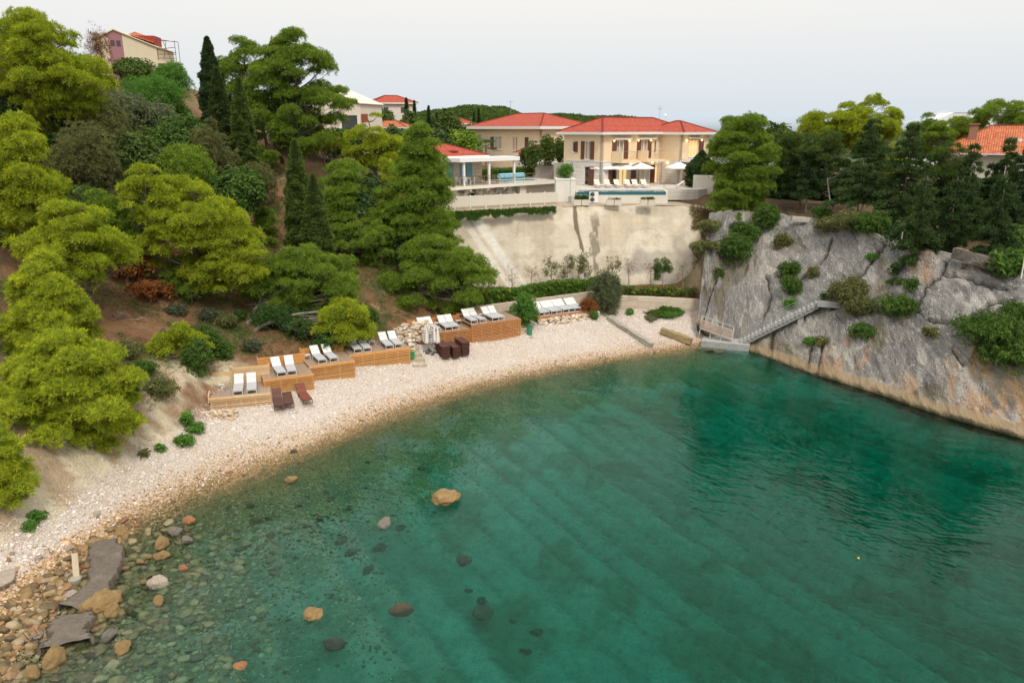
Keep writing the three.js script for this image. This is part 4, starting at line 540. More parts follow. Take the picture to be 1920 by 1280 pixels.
const DECKS = [
  { x: -20.6, d: 48.6, a: 17, w: 3.95, depth: 2.9, top: 2.2, bot: .9, wood: W_NEW, floor: W_FLOOR[0], spots: [.46, .68], tables: [.12], screen: [[0, .36, 1.0], [.36, 1, 1.35]], name: 'pale new timber deck, lowest of the row at the clay bank', where: 'on the pale new deck' },
  { x: -17.7, d: 51.1, a: 25, w: 3.5, depth: 3.1, top: 2.75, bot: 1.0, wood: W_MID, floor: W_FLOOR[1], spots: [.36, .61], tables: [.1], screen: [[0, 1, .85]], name: 'orange slatted deck above the three brown beach loungers', where: 'on the deck above the three brown loungers' },
  { x: -15.1, d: 53.7, a: 28, w: 3.45, depth: 3.0, top: 2.92, bot: 1.0, wood: W_MID, floor: W_FLOOR[1], spots: [.3, .56], tables: [.06], screen: [[0, 1, .7]], name: 'orange slatted deck second along from the pale new deck', where: 'on the deck below the leaning pine' },
  { x: -12.7, d: 56.6, a: 26.5, w: 4.95, depth: 3.2, top: 2.95, bot: 1.0, wood: W_MID, floor: W_FLOOR[1], spots: [.16, .32, .68, .84], tables: [.03, .46], screen: [[0, .5, .55]], name: 'long orange slatted deck ending at the stone steps and green bin', where: 'on the long deck by the stone steps' },
  { x: -8.0, d: 62.0, a: 25.5, w: 4.9, depth: 2.9, top: 3.1, bot: 1.2, wood: W_OLD, floor: W_FLOOR[2], spots: [.22, .36, .6, .74], tables: [.07, .48, .9], screen: [[0, 1, .7]], name: 'reddish slatted deck behind the folded parasols', where: 'on the deck behind the folded parasols' },
  { x: -3.55, d: 64.0, a: 29, w: 4.95, depth: 3.1, top: 3.45, bot: 1.3, wood: W_OLD, floor: W_FLOOR[2], spots: [.1, .25, .5, .64], tables: [.38], screen: [[0, .5, .4]], name: 'high reddish slatted deck beside the round green bush', where: 'on the high deck beside the green bush' },
  { x: 2.5, d: 69.9, a: 28, w: 5.7, depth: 2.9, top: 2.72, bot: 2.2, wood: W_OLD, floor: W_FLOOR[0], spots: [.09, .20, .33, .44, .57, .68, .81, .92], tables: [.01], screen: [], name: 'low reddish deck on pale stones in front of the white garden wall', where: 'in the row before the white garden wall' }];
const ORD = ['first', 'second', 'third', 'fourth', 'fifth', 'sixth', 'seventh', 'eighth'];
for (const D of DECKS) {
  const a = D.a * Math.PI / 180, t = thing('beach_deck', D.name, 'deck', [D.x, 0, -D.d], a), w = D.w, g = .085, gap = .05; // local +x along the front, +z towards the sea
  part(t, 'floor', uvBox(boxB(0, w, D.top - .045, D.top, -D.depth, .0), .9), D.floor);
  part(t, 'fascia', uvBox(boxB(-.03, w + .03, D.top - .16, D.top + .015, .003, .035), 1), pick(D.wood));
  const rows = Math.floor((D.top - .2 - D.bot) / (g + gap));
  for (let k = 0; k < rows; k++) { const y = D.top - .2 - k * (g + gap); part(t, 'slat', uvBox(boxB(0, w, y - g, y, .003, .026), 1), pick(D.wood)); part(t, 'side_slat', uvBox(boxB(w + .003, w + .026, y - g, y, -D.depth, -.003), 1), pick(D.wood)); if (k % 2 === 0) part(t, 'side_slat', uvBox(boxB(-.026, -.003, y - g, y, -D.depth, -.003), 1), pick(D.wood)); }
  for (let k = 0; k <= Math.round(w / 1.1); k++) part(t, 'post', uvBox(boxB(k * (w - .09) / Math.round(w / 1.1), k * (w - .09) / Math.round(w / 1.1) + .09, D.bot - .4, D.top - .05, -.1, 0), 1), pick(D.wood));
  for (const x of [0, w - .1]) part(t, 'post', uvBox(boxB(x, x + .1, D.bot - .4, D.top - .05, -D.depth, -D.depth + .1), 1), D.wood[0]);
  part(t, 'back_panel', boxB(.1, w - .1, D.bot - .3, D.top - .06, -D.depth + .12, -D.depth + .16), D.wood[0]);
  for (const [u0, u1, h] of D.screen) { for (let k = 0; k < Math.floor(h / .125); k++) part(t, 'screen_slat', uvBox(boxB(u0 * w + .01, u1 * w - .01, D.top + .03 + k * .125, D.top + .135 + k * .125, -D.depth + .0, -D.depth + .03), 1), pick(D.wood)); for (const u of [u0, u1]) part(t, 'screen_post', uvBox(boxB(u * (w - .09), u * (w - .09) + .09, D.top, D.top + h, -D.depth - .095, -D.depth - .005), 1), D.wood[1]); }
  if (D === DECKS[0]) { for (let k = 0; k < 6; k++) part(t, 'screen_slat', uvBox(boxB(-.06, -.03, D.top + .03 + k * .125, D.top + .135 + k * .125, -D.depth, -D.depth + .5), 1), pick(D.wood)); part(t, 'kerb_board', uvBox(boxB(-.12, -.06, D.top - .25, D.top + .3, -D.depth * .9, .03), 1), D.wood[3]); part(t, 'kerb_board', uvBox(boxB(-.12, w, D.top - .02, D.top + .1, .037, .08), 1), D.wood[3]); }
  D.spots.forEach((u, i) => lounger('deck_lounger', `white lounger ${D.where}, ${ORD[i]} from its clay-bank end`, local(t, u * w, D.top, -1.55 + R(-.06, .06)), a + R(-.06, .06), GROUP_L, { seat: mat([.42, .42, .425], .95) }));
  D.tables.forEach((u, i) => sideTable(`low white side table ${D.where}` + (i ? ', between the lounger pairs' : ', beside the first lounger'), local(t, u * w + .12, D.top, -2.1), a, 'side tables on the beach decks'));
}
// stone steps between the decks
{
  const flags = mat([.50, .42, .31], .95, { map: soilMap, bumpMap: soilBump, bumpScale: .04 });
  for (const [x0, d0, x1, d1, h0, h1, n, label] of [[-7.6, 58.9, -9.6, 63.4, 1.5, 3.3, 8, 'pale stone steps climbing between the long deck and the reddish deck'], [1.2, 66.6, 1.0, 71.2, 1.7, 2.8, 7, 'pale stone steps beside the round green bush']]) {
    const t = thing('stone_steps', label, 'steps', [0, 0, 0]); for (let k = 0; k < n; k++) { const u = k / (n - 1), x = lerp(x0, x1, u), d = lerp(d0, d1, u), h = lerp(h0, h1, u), g = new THREE.BoxGeometry(1.15 + R(-.15, .15), 1.0, .75, 3, 1, 2), p = g.attributes.position; for (let i = 0; i < p.count; i++) p.setXYZ(i, p.getX(i) + .1 * (vn(i * 3.1, k) - .5), p.getY(i) + .03 * vn(i, k * 5.1), p.getZ(i) + .1 * (vn(i, k * 3.3) - .5)); g.computeVertexNormals(); g.rotateY(R(-.15, .15) + Math.atan2(x1 - x0, d1 - d0) * -1); g.translate(x, h - .5, -d); part(t, 'step', uvBox(g, .4), flags); }
  }
}
// brown beach loungers: three in use, three stacks
const BR = { frame: mat([.09, .032, .02], .6), cloth: mat([.10, .038, .024], .7), seat: mat([.085, .032, .022], .7) }, BR2 = { frame: mat([.16, .04, .02], .6), cloth: mat([.17, .045, .022], .7), flat: false };
lounger('brown_lounger', 'dark brown reclined lounger on the pebbles nearest the new deck', onGround(521, 758), .35, undefined, { ...BR });
lounger('brown_lounger', 'dark brown lounger lying flat between two others on the pebbles', onGround(540, 755), .35, undefined, { ...BR, flat: 1 });
lounger('brown_lounger', 'reddish brown slatted lounger with raised back on the pebbles', onGround(569, 747), .5, undefined, { ...BR2 });
for (const [px, py, n, turn, lab] of [[830, 664, 9, .42, 'stack nearest the folded parasols'], [848, 663, 8, .5, 'lowest stack, in the middle'], [866, 659, 10, .42, 'tallest stack, furthest from the parasols']]) { const p = onGround(px, py + 2); for (let k = 0; k < n; k++) { const t = thing('stacked_lounger', `dark brown beach lounger in the ${lab}`, 'sun lounger', [p.x + R(-.03, .03), p.y + k * .115, p.z + R(-.03, .03)], turn + R(-.03, .03), 'stacked brown loungers'); const w = .68; part(t, 'side_rail', boxB(-w / 2, -w / 2 + .05, .03, .1, -.95, .95), BR.frame); part(t, 'side_rail', boxB(w / 2 - .05, w / 2, .03, .1, -.95, .95), BR.frame); part(t, 'seat', boxB(-w / 2 + .05, w / 2 - .05, .055, .085, -.9, .9), BR.seat); for (const z of [-.9, .9]) part(t, 'foot', boxB(-w / 2 + .05, w / 2 - .05, 0, .05, z - .04, z + .04), BR.frame); } }
// folded parasols standing together
rnd = mulberry(31);
[[797, 660, 0], [801, 663, 0], [806, 659, 0], [810, 665, 1], [815, 661, 0], [821, 662, 0], [803, 657, 0]].forEach(([px, py, stripe], i) => {
  const p = onGround(px, py), t = thing('folded_parasol', stripe ? 'folded navy striped parasol among the white ones' : 'folded white parasol leaning in the cluster before the reddish deck', 'parasol', p, R(0, 6), stripe ? undefined : 'folded white parasols'); t.rotation.z = R(-.05, .05);
  part(t, 'pole', bar(V(0, 0, 0), V(0, 2.25, 0), .022, 6), M_STEEL); part(t, 'foot', new THREE.CylinderGeometry(.2, .22, .06, 10).translate(0, .03, 0), M_DARKMETAL);
  const pr = [[.03, 2.3], [.07, 2.1], [.11, 1.7], [.15, 1.25], [.19, .95], [.10, .9], [.03, .95]].map(([r, y]) => new THREE.Vector2(r * (stripe ? .8 : 1), y)), g = new THREE.LatheGeometry(pr, 14), q = g.attributes.position; for (let k = 0; k < q.count; k++) { const a = Math.atan2(q.getZ(k), q.getX(k)), s = 1 + .3 * Math.sin(a * 7); q.setX(k, q.getX(k) * s); q.setZ(k, q.getZ(k) * s); q.setY(k, q.getY(k) + (q.getY(k) < 1 ? .06 * Math.sin(a * 5 + i) : 0)); } g.computeVertexNormals();
  part(t, 'canopy', g, mat([.74, .70, .64], .95, { side: THREE.DoubleSide, map: stripe ? tex(64, 64, (u, v) => (v * 12) % 1 < .5 ? [1, 1, 1] : [.06, .07, .1]) : null }));
});
// waste bins
[[772, 676, 'green litter bin with yellow bag edge at the foot of the stone steps', 1], [993, 628, 'green litter bin below the round green bush', 0], [757, 686, '', 0]].slice(0, 2).forEach(([px, py, label, bag]) => { const t = thing('litter_bin', label, 'litter bin', onGround(px, py), 0); part(t, 'body', new THREE.CylinderGeometry(.26, .22, .85, 16, 1).translate(0, .43, 0), mat([.03, .22, .10], .5)); part(t, 'rim', new THREE.TorusGeometry(.26, .03, 6, 20).rotateX(Math.PI / 2).translate(0, .86, 0), bag ? mat([.55, .48, .05], .6) : mat([.02, .13, .07], .5)); part(t, 'liner', new THREE.CylinderGeometry(.22, .2, .05, 14).translate(0, .84, 0), mat([.05, .06, .05], .8)); });
// ---------- white garden walls behind the beach ----------
const blockMat = [.9, 1, 1.08].map((k) => mat([.60 * k, .50 * k, .385 * k], .9, { map: plasterMap, bumpMap: soilBump, bumpScale: .03 }));
rnd = mulberry(8);
function blockWall(label, pts, h0, h1, course) { // ashlar blocks one by one
  const t = thing('garden_wall', label, 'wall', [0, 0, 0]); const rows = Math.round((h1 - h0) / course);
  for (let i = 0; i < pts.length - 1; i++) { const [ax, ad, ah] = pts[i], [bx, bd, bh] = pts[i + 1], L = Math.hypot(bx - ax, bd - ad), turn = Math.atan2(bd - ad, bx - ax); for (let r = 0; r < rows; r++) { let s = 0; while (s < L - .01) { const w = Math.min(L - s, R(.8, 1.7)), u = (s + w / 2) / L, top = lerp(ah, bh, u), g = box(w - .012, course - .012, .4 + R(-.03, .03)); g.rotateY(turn); g.translate(lerp(ax, bx, u), h0 + (r + .5) * course + (top - h1), -lerp(ad, bd, u)); part(t, 'block', uvBox(g, .4), pick(blockMat)); s += w; } } } return t;
}
blockWall('long white block wall with hedge on top behind the beach loungers', [[-4.4, 71.2, 3.3], [0, 73.5, 3.4], [4.5, 75.7, 3.5], [9.2, 78.0, 3.6]], 2.0, 3.6, .4);
blockWall('white block wall with weeds at its foot near the rock', [[10.4, 76.2, 3.45], [14.6, 75.8, 3.4], [19.0, 75.0, 3.3]], 1.4, 3.4, .5);
{ const s = new THREE.Shape([[-4.6, 71.5], [9.2, 78.3], [11, 76.5], [19.2, 75.3], [20, 79], [10, 81], [-6, 75]].map(([x, d]) => new THREE.Vector2(x, d))), g = new THREE.ExtrudeGeometry(s, { depth: .9, bevelEnabled: false }); g.rotateX(-Math.PI / 2); g.translate(0, 2.35, 0); structure('planting_bed', uvBox(g, .25), mat([.16, .10, .055], 1, { map: soilMap })); }
// low stone revetment under the far deck, and dry stone beside the steps: stones one by one
const stoneMats = [[.62, .53, .42], [.55, .42, .28], [.68, .62, .54], [.46, .36, .25], [.58, .46, .36]].map((c) => mat(c, .95, { bumpMap: soilBump, bumpScale: .04 }));
const STONES = [1, 2, 3, 4, 5, 6].map((k) => { const g = new THREE.IcosahedronGeometry(1, 1), p = g.attributes.position, r = mulberry(k * 77); for (let i = 0; i < p.count; i++) { const v = V(p.getX(i), p.getY(i), p.getZ(i)), n = .8 + .4 * vn(v.x * 1.7 + k * 9, v.y * 1.7 + v.z * 2.3); p.setXYZ(i, v.x * n, v.y * n * .75, v.z * n); } g.computeVertexNormals(); return g; });
function stoneBank(label, a, b, h0, h1, n, size, lean = .5) { const t = thing('stone_revetment', label, 'stone wall', [0, 0, 0]); for (let k = 0; k < n; k++) { const u = rnd(), v = rnd(), s = size * R(.6, 1.3), x = lerp(a[0], b[0], u), d = lerp(a[1], b[1], u), y = lerp(h0, h1, v), o = part(t, 'stone', pick(STONES), pick(stoneMats)); o.position.set(x + R(-.1, .1), y, -(d + v * lean) + R(-.1, .1)); o.scale.set(s, s * R(.7, 1), s); o.rotation.set(R(-.4, .4), R(0, 6), R(-.4, .4)); } return t; }
stoneBank('bank of pale loose stones under the low far deck', [2.6, 69.5], [8.6, 72.6], 1.9, 2.5, 210, .17);
stoneBank('dry stone wall behind the loungers at the end of the long deck', [-9.6, 60.9], [-6.9, 62.6], 2.6, 4.1, 150, .19, .5);
stoneBank('rough stone edging beside the deck steps', [-8.2, 59.4], [-9.3, 63.2], 1.4, 2.9, 80, .18, .2);
stoneBank('low stone footing below the pale new deck', [-21.4, 47.0], [-18.6, 47.8], 1.1, 1.7, 120, .17, .5);
for (const u of [.05, .5, .95]) { const p = V(lerp(-21.4, -18.6, u), 1.1, -lerp(46.8, 47.6, u)); const o = single('timber_stake', 'short timber stake holding the stone footing below the new deck', 'stake', box(.1, .9, .1, p.x, p.y + .35, p.z), W_NEW[2], 'timber stakes in the stone footing'); }
// crumbling concrete kerbs running down the far end of the beach
const conc = mat([.40, .36, .30], .95, { map: soilMap, bumpMap: soilBump, bumpScale: .08 }), wet = mat([.15, .125, .095], .45, { map: soilMap, bumpMap: soilBump, bumpScale: .06 });
function lumpyBeam(a, b, w, h, amp, seed) { const L = a.distanceTo(b), n = Math.max(6, Math.round(L / .25)), g = new THREE.BoxGeometry(w, h, L, 3, 3, n), p = g.attributes.position; for (let i = 0; i < p.count; i++) { const x = p.getX(i), y = p.getY(i), z = p.getZ(i); p.setXYZ(i, x + amp * (fbm(z * 1.3 + seed, y * 2, 3) - .5) * 2, y + amp * 1.4 * (fbm(z * 1.1 + x * 2, seed, 3) - .5), z); } g.computeVertexNormals(); g.applyMatrix4(new THREE.Matrix4().lookAt(b, a, V(0, 1, 0))); const c = a.clone().add(b).multiplyScalar(.5); g.translate(c.x, c.y, c.z); return uvBox(g, .4); }
single('concrete_kerb', 'broken concrete kerb crossing the beach from the tamarisk to the water', 'kerb', lumpyBeam(atHeight(1141, 596, 2.0), atHeight(1222, 648, .5), .5, .5, .12, 3), conc);
single('concrete_kerb', 'short mossy slab edge half buried in shingle near the landing', 'kerb', lumpyBeam(atHeight(1240, 620, 1.15), atHeight(1297, 640, .5), .7, .55, .15, 9), mat([.33, .25, .12], .9, { map: soilMap, bumpMap: soilBump, bumpScale: .08 }));
// ---------- concrete stair on the rock ----------
{
  const A = atHeight(1352, 632, .55), B = atDist(1536, 566, 66.5), t = thing('concrete_stair', 'grey concrete stair with metal railings climbing the rock from the beach', 'staircase', [0, 0, 0]), grey = mat([.38, .375, .36], .9, { map: soilMap }); B.y = Math.max(B.y, 4.2);
  const s0 = atHeight(1388, 640, .6), n = 20, dir = B.clone().sub(s0), hor = V(dir.x, 0, dir.z), L = hor.length(), hx = hor.clone().normalize(), sx = V(hx.z, 0, -hx.x); if (sx.z < 0) sx.negate(); const wd = 1.15;
  const turn = Math.atan2(-hx.z, hx.x);
  for (let k = 0; k < n; k++) { const u = (k + .5) / n, p = s0.clone().addScaledVector(hor, u), y = s0.y + dir.y * (k + 1) / n, g = box(L / n - .006, dir.y / n + .1, wd); g.rotateY(turn); g.translate(p.x, y - dir.y / n / 2 - .05, p.z); part(t, 'step', g, grey); }
  const off = V(0, -.32, 0); for (const s of [-.5]) part(t, 'stringer', beam(s0.clone().add(off), B.clone().add(off), .9, .32), grey);
  { const g = box(1.8, .22, 1.3); g.rotateY(turn); const p = B.clone().addScaledVector(hx, .85); g.translate(p.x, p.y - .11, p.z); part(t, 'landing', g, grey); const g2 = box(1.9, .55, .14); g2.rotateY(turn); const q = p.clone().addScaledVector(sx, .73); g2.translate(q.x, q.y + .0, q.z); part(t, 'parapet', g2, grey); const g3 = box(.5, 3, .4); const m = s0.clone().lerp(B, .78); g3.translate(m.x, m.y - 1.85, m.z); part(t, 'pier', g3, grey); }
  { const c = s0.clone().addScaledVector(hx, -1.3); const g = new THREE.BoxGeometry(4.4, 1.7, 1.9, 8, 2, 4); g.rotateY(turn); g.translate(c.x, -.25, c.z + .1); part(t, 'quay', uvBox(g, .4), grey); }
  for (const s of [-.52, .52]) { const o = sx.clone().multiplyScalar(s * wd); for (let k = 0; k <= 7; k++) { const p = s0.clone().lerp(B, k / 7).add(o); part(t, 'railing_post', bar(p, p.clone().add(V(0, 1.0, 0)), .022, 5), M_STEEL); } for (const h of [.5, 1.0]) part(t, 'handrail', bar(s0.clone().add(o).add(V(0, h, 0)), B.clone().add(o).add(V(0, h, 0)), .022, 5), M_STEEL); const e = B.clone().add(o); part(t, 'handrail', bar(e.clone().add(V(0, 1, 0)), e.clone().addScaledVector(hx, 1.7).add(V(0, 1.0, 0)), .022, 5), M_STEEL); part(t, 'railing_post', bar(e.clone().addScaledVector(hx, 1.7), e.clone().addScaledVector(hx, 1.7).add(V(0, 1, 0)), .022, 5), M_STEEL); }
}
{ // timber framed ramp beside the stair
  const A = atHeight(1312, 613, 1.6), B = atHeight(1372, 634, .95), t = thing('landing_ramp', 'weathered board ramp with rails beside the concrete stair', 'ramp', [0, 0, 0]), w = mat([.46, .36, .29], .9, { map: woodTex }); const back = V(.25, .75, -.5);
  for (let k = 0; k < 5; k++) part(t, 'board', beam(A.clone().addScaledVector(back, k / 5), B.clone().addScaledVector(back, k / 5), .2, .05), w); for (const k of [0, .33, .66, 1]) { const p = A.clone().lerp(B, k); part(t, 'post', beam(p.clone().add(V(0, -.7, .12)), p.clone().addScaledVector(back, 1.25).add(V(0, 0, .12)), .08, .08), mat([.42, .40, .38], .8)); } part(t, 'rail', bar(A.clone().addScaledVector(back, 1.25), B.clone().addScaledVector(back, 1.25), .04, 6), M_STEEL); part(t, 'rail', bar(A.clone().add(V(0, -.1, .2)), B.clone().add(V(0, -.1, .2)), .04, 6), M_STEEL);
}
// lamp posts
for (const [p, h, label, arm] of [[onGround(1590, 412, 60), 1.5, 'white lamp post under the pines on the rock plateau', 1], [onRock(1690, 462), 1.3, 'short white lamp post at the fir on the rock edge', 0], [atDist(1917, 512, 56), 2.0, 'white lamp post at the end of the path edge', 0]]) { const t = thing('lamp_post', label, 'lamp post', p); part(t, 'post', bar(V(0, -.4, 0), V(0, h, 0), .05, 8), M_WHITE); part(t, 'lamp_head', box(.34, .1, .18, -.1 * arm, h + .05, 0), M_WHITE); }
// path edge along the rock top
{ const L = [[1480, 408], [1540, 413], [1600, 430], [1660, 450], [1700, 463], [1780, 480], [1850, 497], [1920, 515]].map(([a, b], i) => atHeight(a, b, 11.3 - i * .28)); const g = []; for (let i = 0; i < L.length - 1; i++) g.push(lumpyBeam(L[i].clone().add(V(.4, -.1, -.4)), L[i + 1].clone().add(V(.4, -.1, -.4)), .5, .5, .08, i)); single('path_wall', 'low pale stone edging along the path above the rock face', 'wall', merge(g), mat([.50, .46, .40], .95, { map: soilMap, bumpMap: soilBump, bumpScale: .05 })); single('path_wall', 'higher rough stone wall beside the path under dark firs', 'wall', lumpyBeam(atHeight(1790, 474, 10.4), atHeight(1870, 494, 10.0), .6, .9, .22, 21), mat([.26, .22, .18], .95, { map: soilMap, bumpMap: soilBump, bumpScale: .2 })); }
// ---------- plants: crowns are many small needle tufts or leaf sprays spread through branch pads ----------
rnd = mulberry(2024);
function tuftGeo(n, len, wid, up, seed) { // needles fanning out from one twig end
  const r = mulberry(seed), pos = [], nor = []; for (let k = 0; k < n; k++) { const a = r() * 6.283, e = up + (1 - up) * r(), c = Math.sqrt(1 - e * e * .8), d = V(Math.cos(a) * c, e, Math.sin(a) * c).normalize(), s = V(r() - .5, r() - .5, r() - .5).cross(d).normalize().multiplyScalar(wid), o = d.clone().multiplyScalar(len * .1), t = d.clone().multiplyScalar(len * (.7 + .5 * r())); const m = o.clone().lerp(t, .45);
    for (const q of [o.clone(), m.clone().add(s), t.clone(), o.clone(), t.clone(), m.clone().sub(s)]) { pos.push(q.x, q.y, q.z); const nn = d.clone().multiplyScalar(.55).add(V(0, .6, 0)).normalize(); nor.push(nn.x, nn.y, nn.z); } }
  const g = new THREE.BufferGeometry(); g.setAttribute('position', new THREE.Float32BufferAttribute(pos, 3)); g.computeVertexNormals(); return g;
}
function leafGeo(n, size, spread, seed) { const r = mulberry(seed), pos = []; for (let k = 0; k < n; k++) { const c = V(r() - .5, r() - .5, r() - .5).multiplyScalar(spread * 2), u = V(r() - .5, (r() - .5) * .6, r() - .5).normalize(), v = V(r() - .5, r() - .5, r() - .5).cross(u).normalize(), s = size * (.6 + .8 * r()), a = c.clone().addScaledVector(u, -s), b = c.clone().addScaledVector(v, s * .42), e = c.clone().addScaledVector(u, s), f = c.clone().addScaledVector(v, -s * .42); for (const q of [a, b, e, a, e, f]) pos.push(q.x, q.y, q.z); } const g = new THREE.BufferGeometry(); g.setAttribute('position', new THREE.Float32BufferAttribute(pos, 3)); g.computeVertexNormals(); return g; }
const TUFT = { pine: tuftGeo(14, .31, .021, -.1, 1), pineNear: tuftGeo(20, .26, .015, -.1, 2), cypress: tuftGeo(10, .26, .036, .35, 3), fir: tuftGeo(12, .36, .04, -.25, 4), leaf: leafGeo(11, .085, .15, 5), bigleaf: leafGeo(8, .14, .2, 6), olive: leafGeo(13, .075, .17, 7), twig: tuftGeo(7, .3, .011, .1, 8), feather: tuftGeo(16, .34, .014, .0, 9) };
const foliageMat = new THREE.MeshPhysicalMaterial({ color: 0xffffff, roughness: 1, transmission: .35, thickness: 0, side: THREE.DoubleSide, specularIntensity: .35 });
const TONE = { bright: [[.43, .475, .016], [.20, .275, .013]], pine: [[.23, .335, .022], [.115, .19, .016]], deep: [[.11, .165, .024], [.06, .105, .016]], cypress: [[.085, .12, .022], [.045, .075, .015]], cypressLit: [[.135, .19, .028], [.075, .12, .02]], dark: [[.07, .125, .03], [.036, .075, .02]], fir: [[.095, .155, .034], [.045, .09, .022]], olive: [[.18, .205, .095], [.11, .135, .06]], fresh: [[.12, .27, .03], [.075, .19, .022]], shrub: [[.10, .18, .02], [.05, .11, .014]], grey: [[.12, .135, .07], [.08, .095, .045]], brown: [[.22, .10, .04], [.15, .075, .03]], rust: [[.30, .10, .022], [.20, .07, .018]], tan: [[.26, .18, .09], [.2, .13, .06]], ivy: [[.065, .14, .02], [.035, .09, .014]], khaki: [[.19, .195, .06], [.12, .135, .04]] };  // second cypress tone is a brighter copy, lit look put into the colour
const q0 = new THREE.Quaternion(), UPV = V(0, 1, 0);
class Foliage { constructor() { this.m = []; this.c = []; }
  add(p, dir, s, tone, squash = 1) { const d = dir.clone().normalize(), q = new THREE.Quaternion().setFromUnitVectors(UPV, d).multiply(q0.setFromAxisAngle(UPV, rnd() * 6.283)); this.m.push(new THREE.Matrix4().compose(p, q, V(s, s * squash, s))); const k = rnd(), j = R(.8, 1.2), a = tone[0], b = tone[1]; this.c.push(lerp(a[0], b[0], k) * j, lerp(a[1], b[1], k) * j, lerp(a[2], b[2], k) * j); }
  mesh(parent, geo, name = 'crown') { const o = new THREE.InstancedMesh(geo, foliageMat, this.m.length); this.m.forEach((m, i) => o.setMatrixAt(i, m)); o.instanceColor = new THREE.InstancedBufferAttribute(new Float32Array(this.c), 3); o.name = name; o.castShadow = o.receiveShadow = true; o.userData.kind = 'stuff'; parent.add(o); TOTAL += this.m.length; return o; } }
let TOTAL = 0;
const barkTex = tex(256, 256, (u, v) => .65 + .5 * tfbm(u, v * .3, 12, 4) + .25 * (tfbm(u, v, 30, 2) - .5));
const M_BARK = mat([.19, .125, .085], .95, { map: barkTex }), M_BARKG = mat([.24, .20, .165], .95, { map: barkTex }), M_DEAD = mat([.30, .255, .21], .95);
const rdir = () => { let v; do v = V(R(-1, 1), R(-1, 1), R(-1, 1)); while (v.lengthSq() > 1 || v.lengthSq() < .05); return v.normalize(); };
function padFill(F, c, r, n, tone, flat = .6, size = 1, upness = .5, out) { for (let k = 0; k < n; k++) { const d = rdir(); if (d.y < -.1 && rnd() < .85) d.y *= -1; const s = Math.pow(rnd(), .35) * (1 + .2 * (rnd() - .5)), p = V(c.x + d.x * r * s, c.y + d.y * r * s * flat, c.z + d.z * r * s); const n2 = d.clone().add(V(0, upness, 0)); if (out) n2.addScaledVector(out, .5); F.add(p, n2, size * R(.75, 1.25), tone); } }
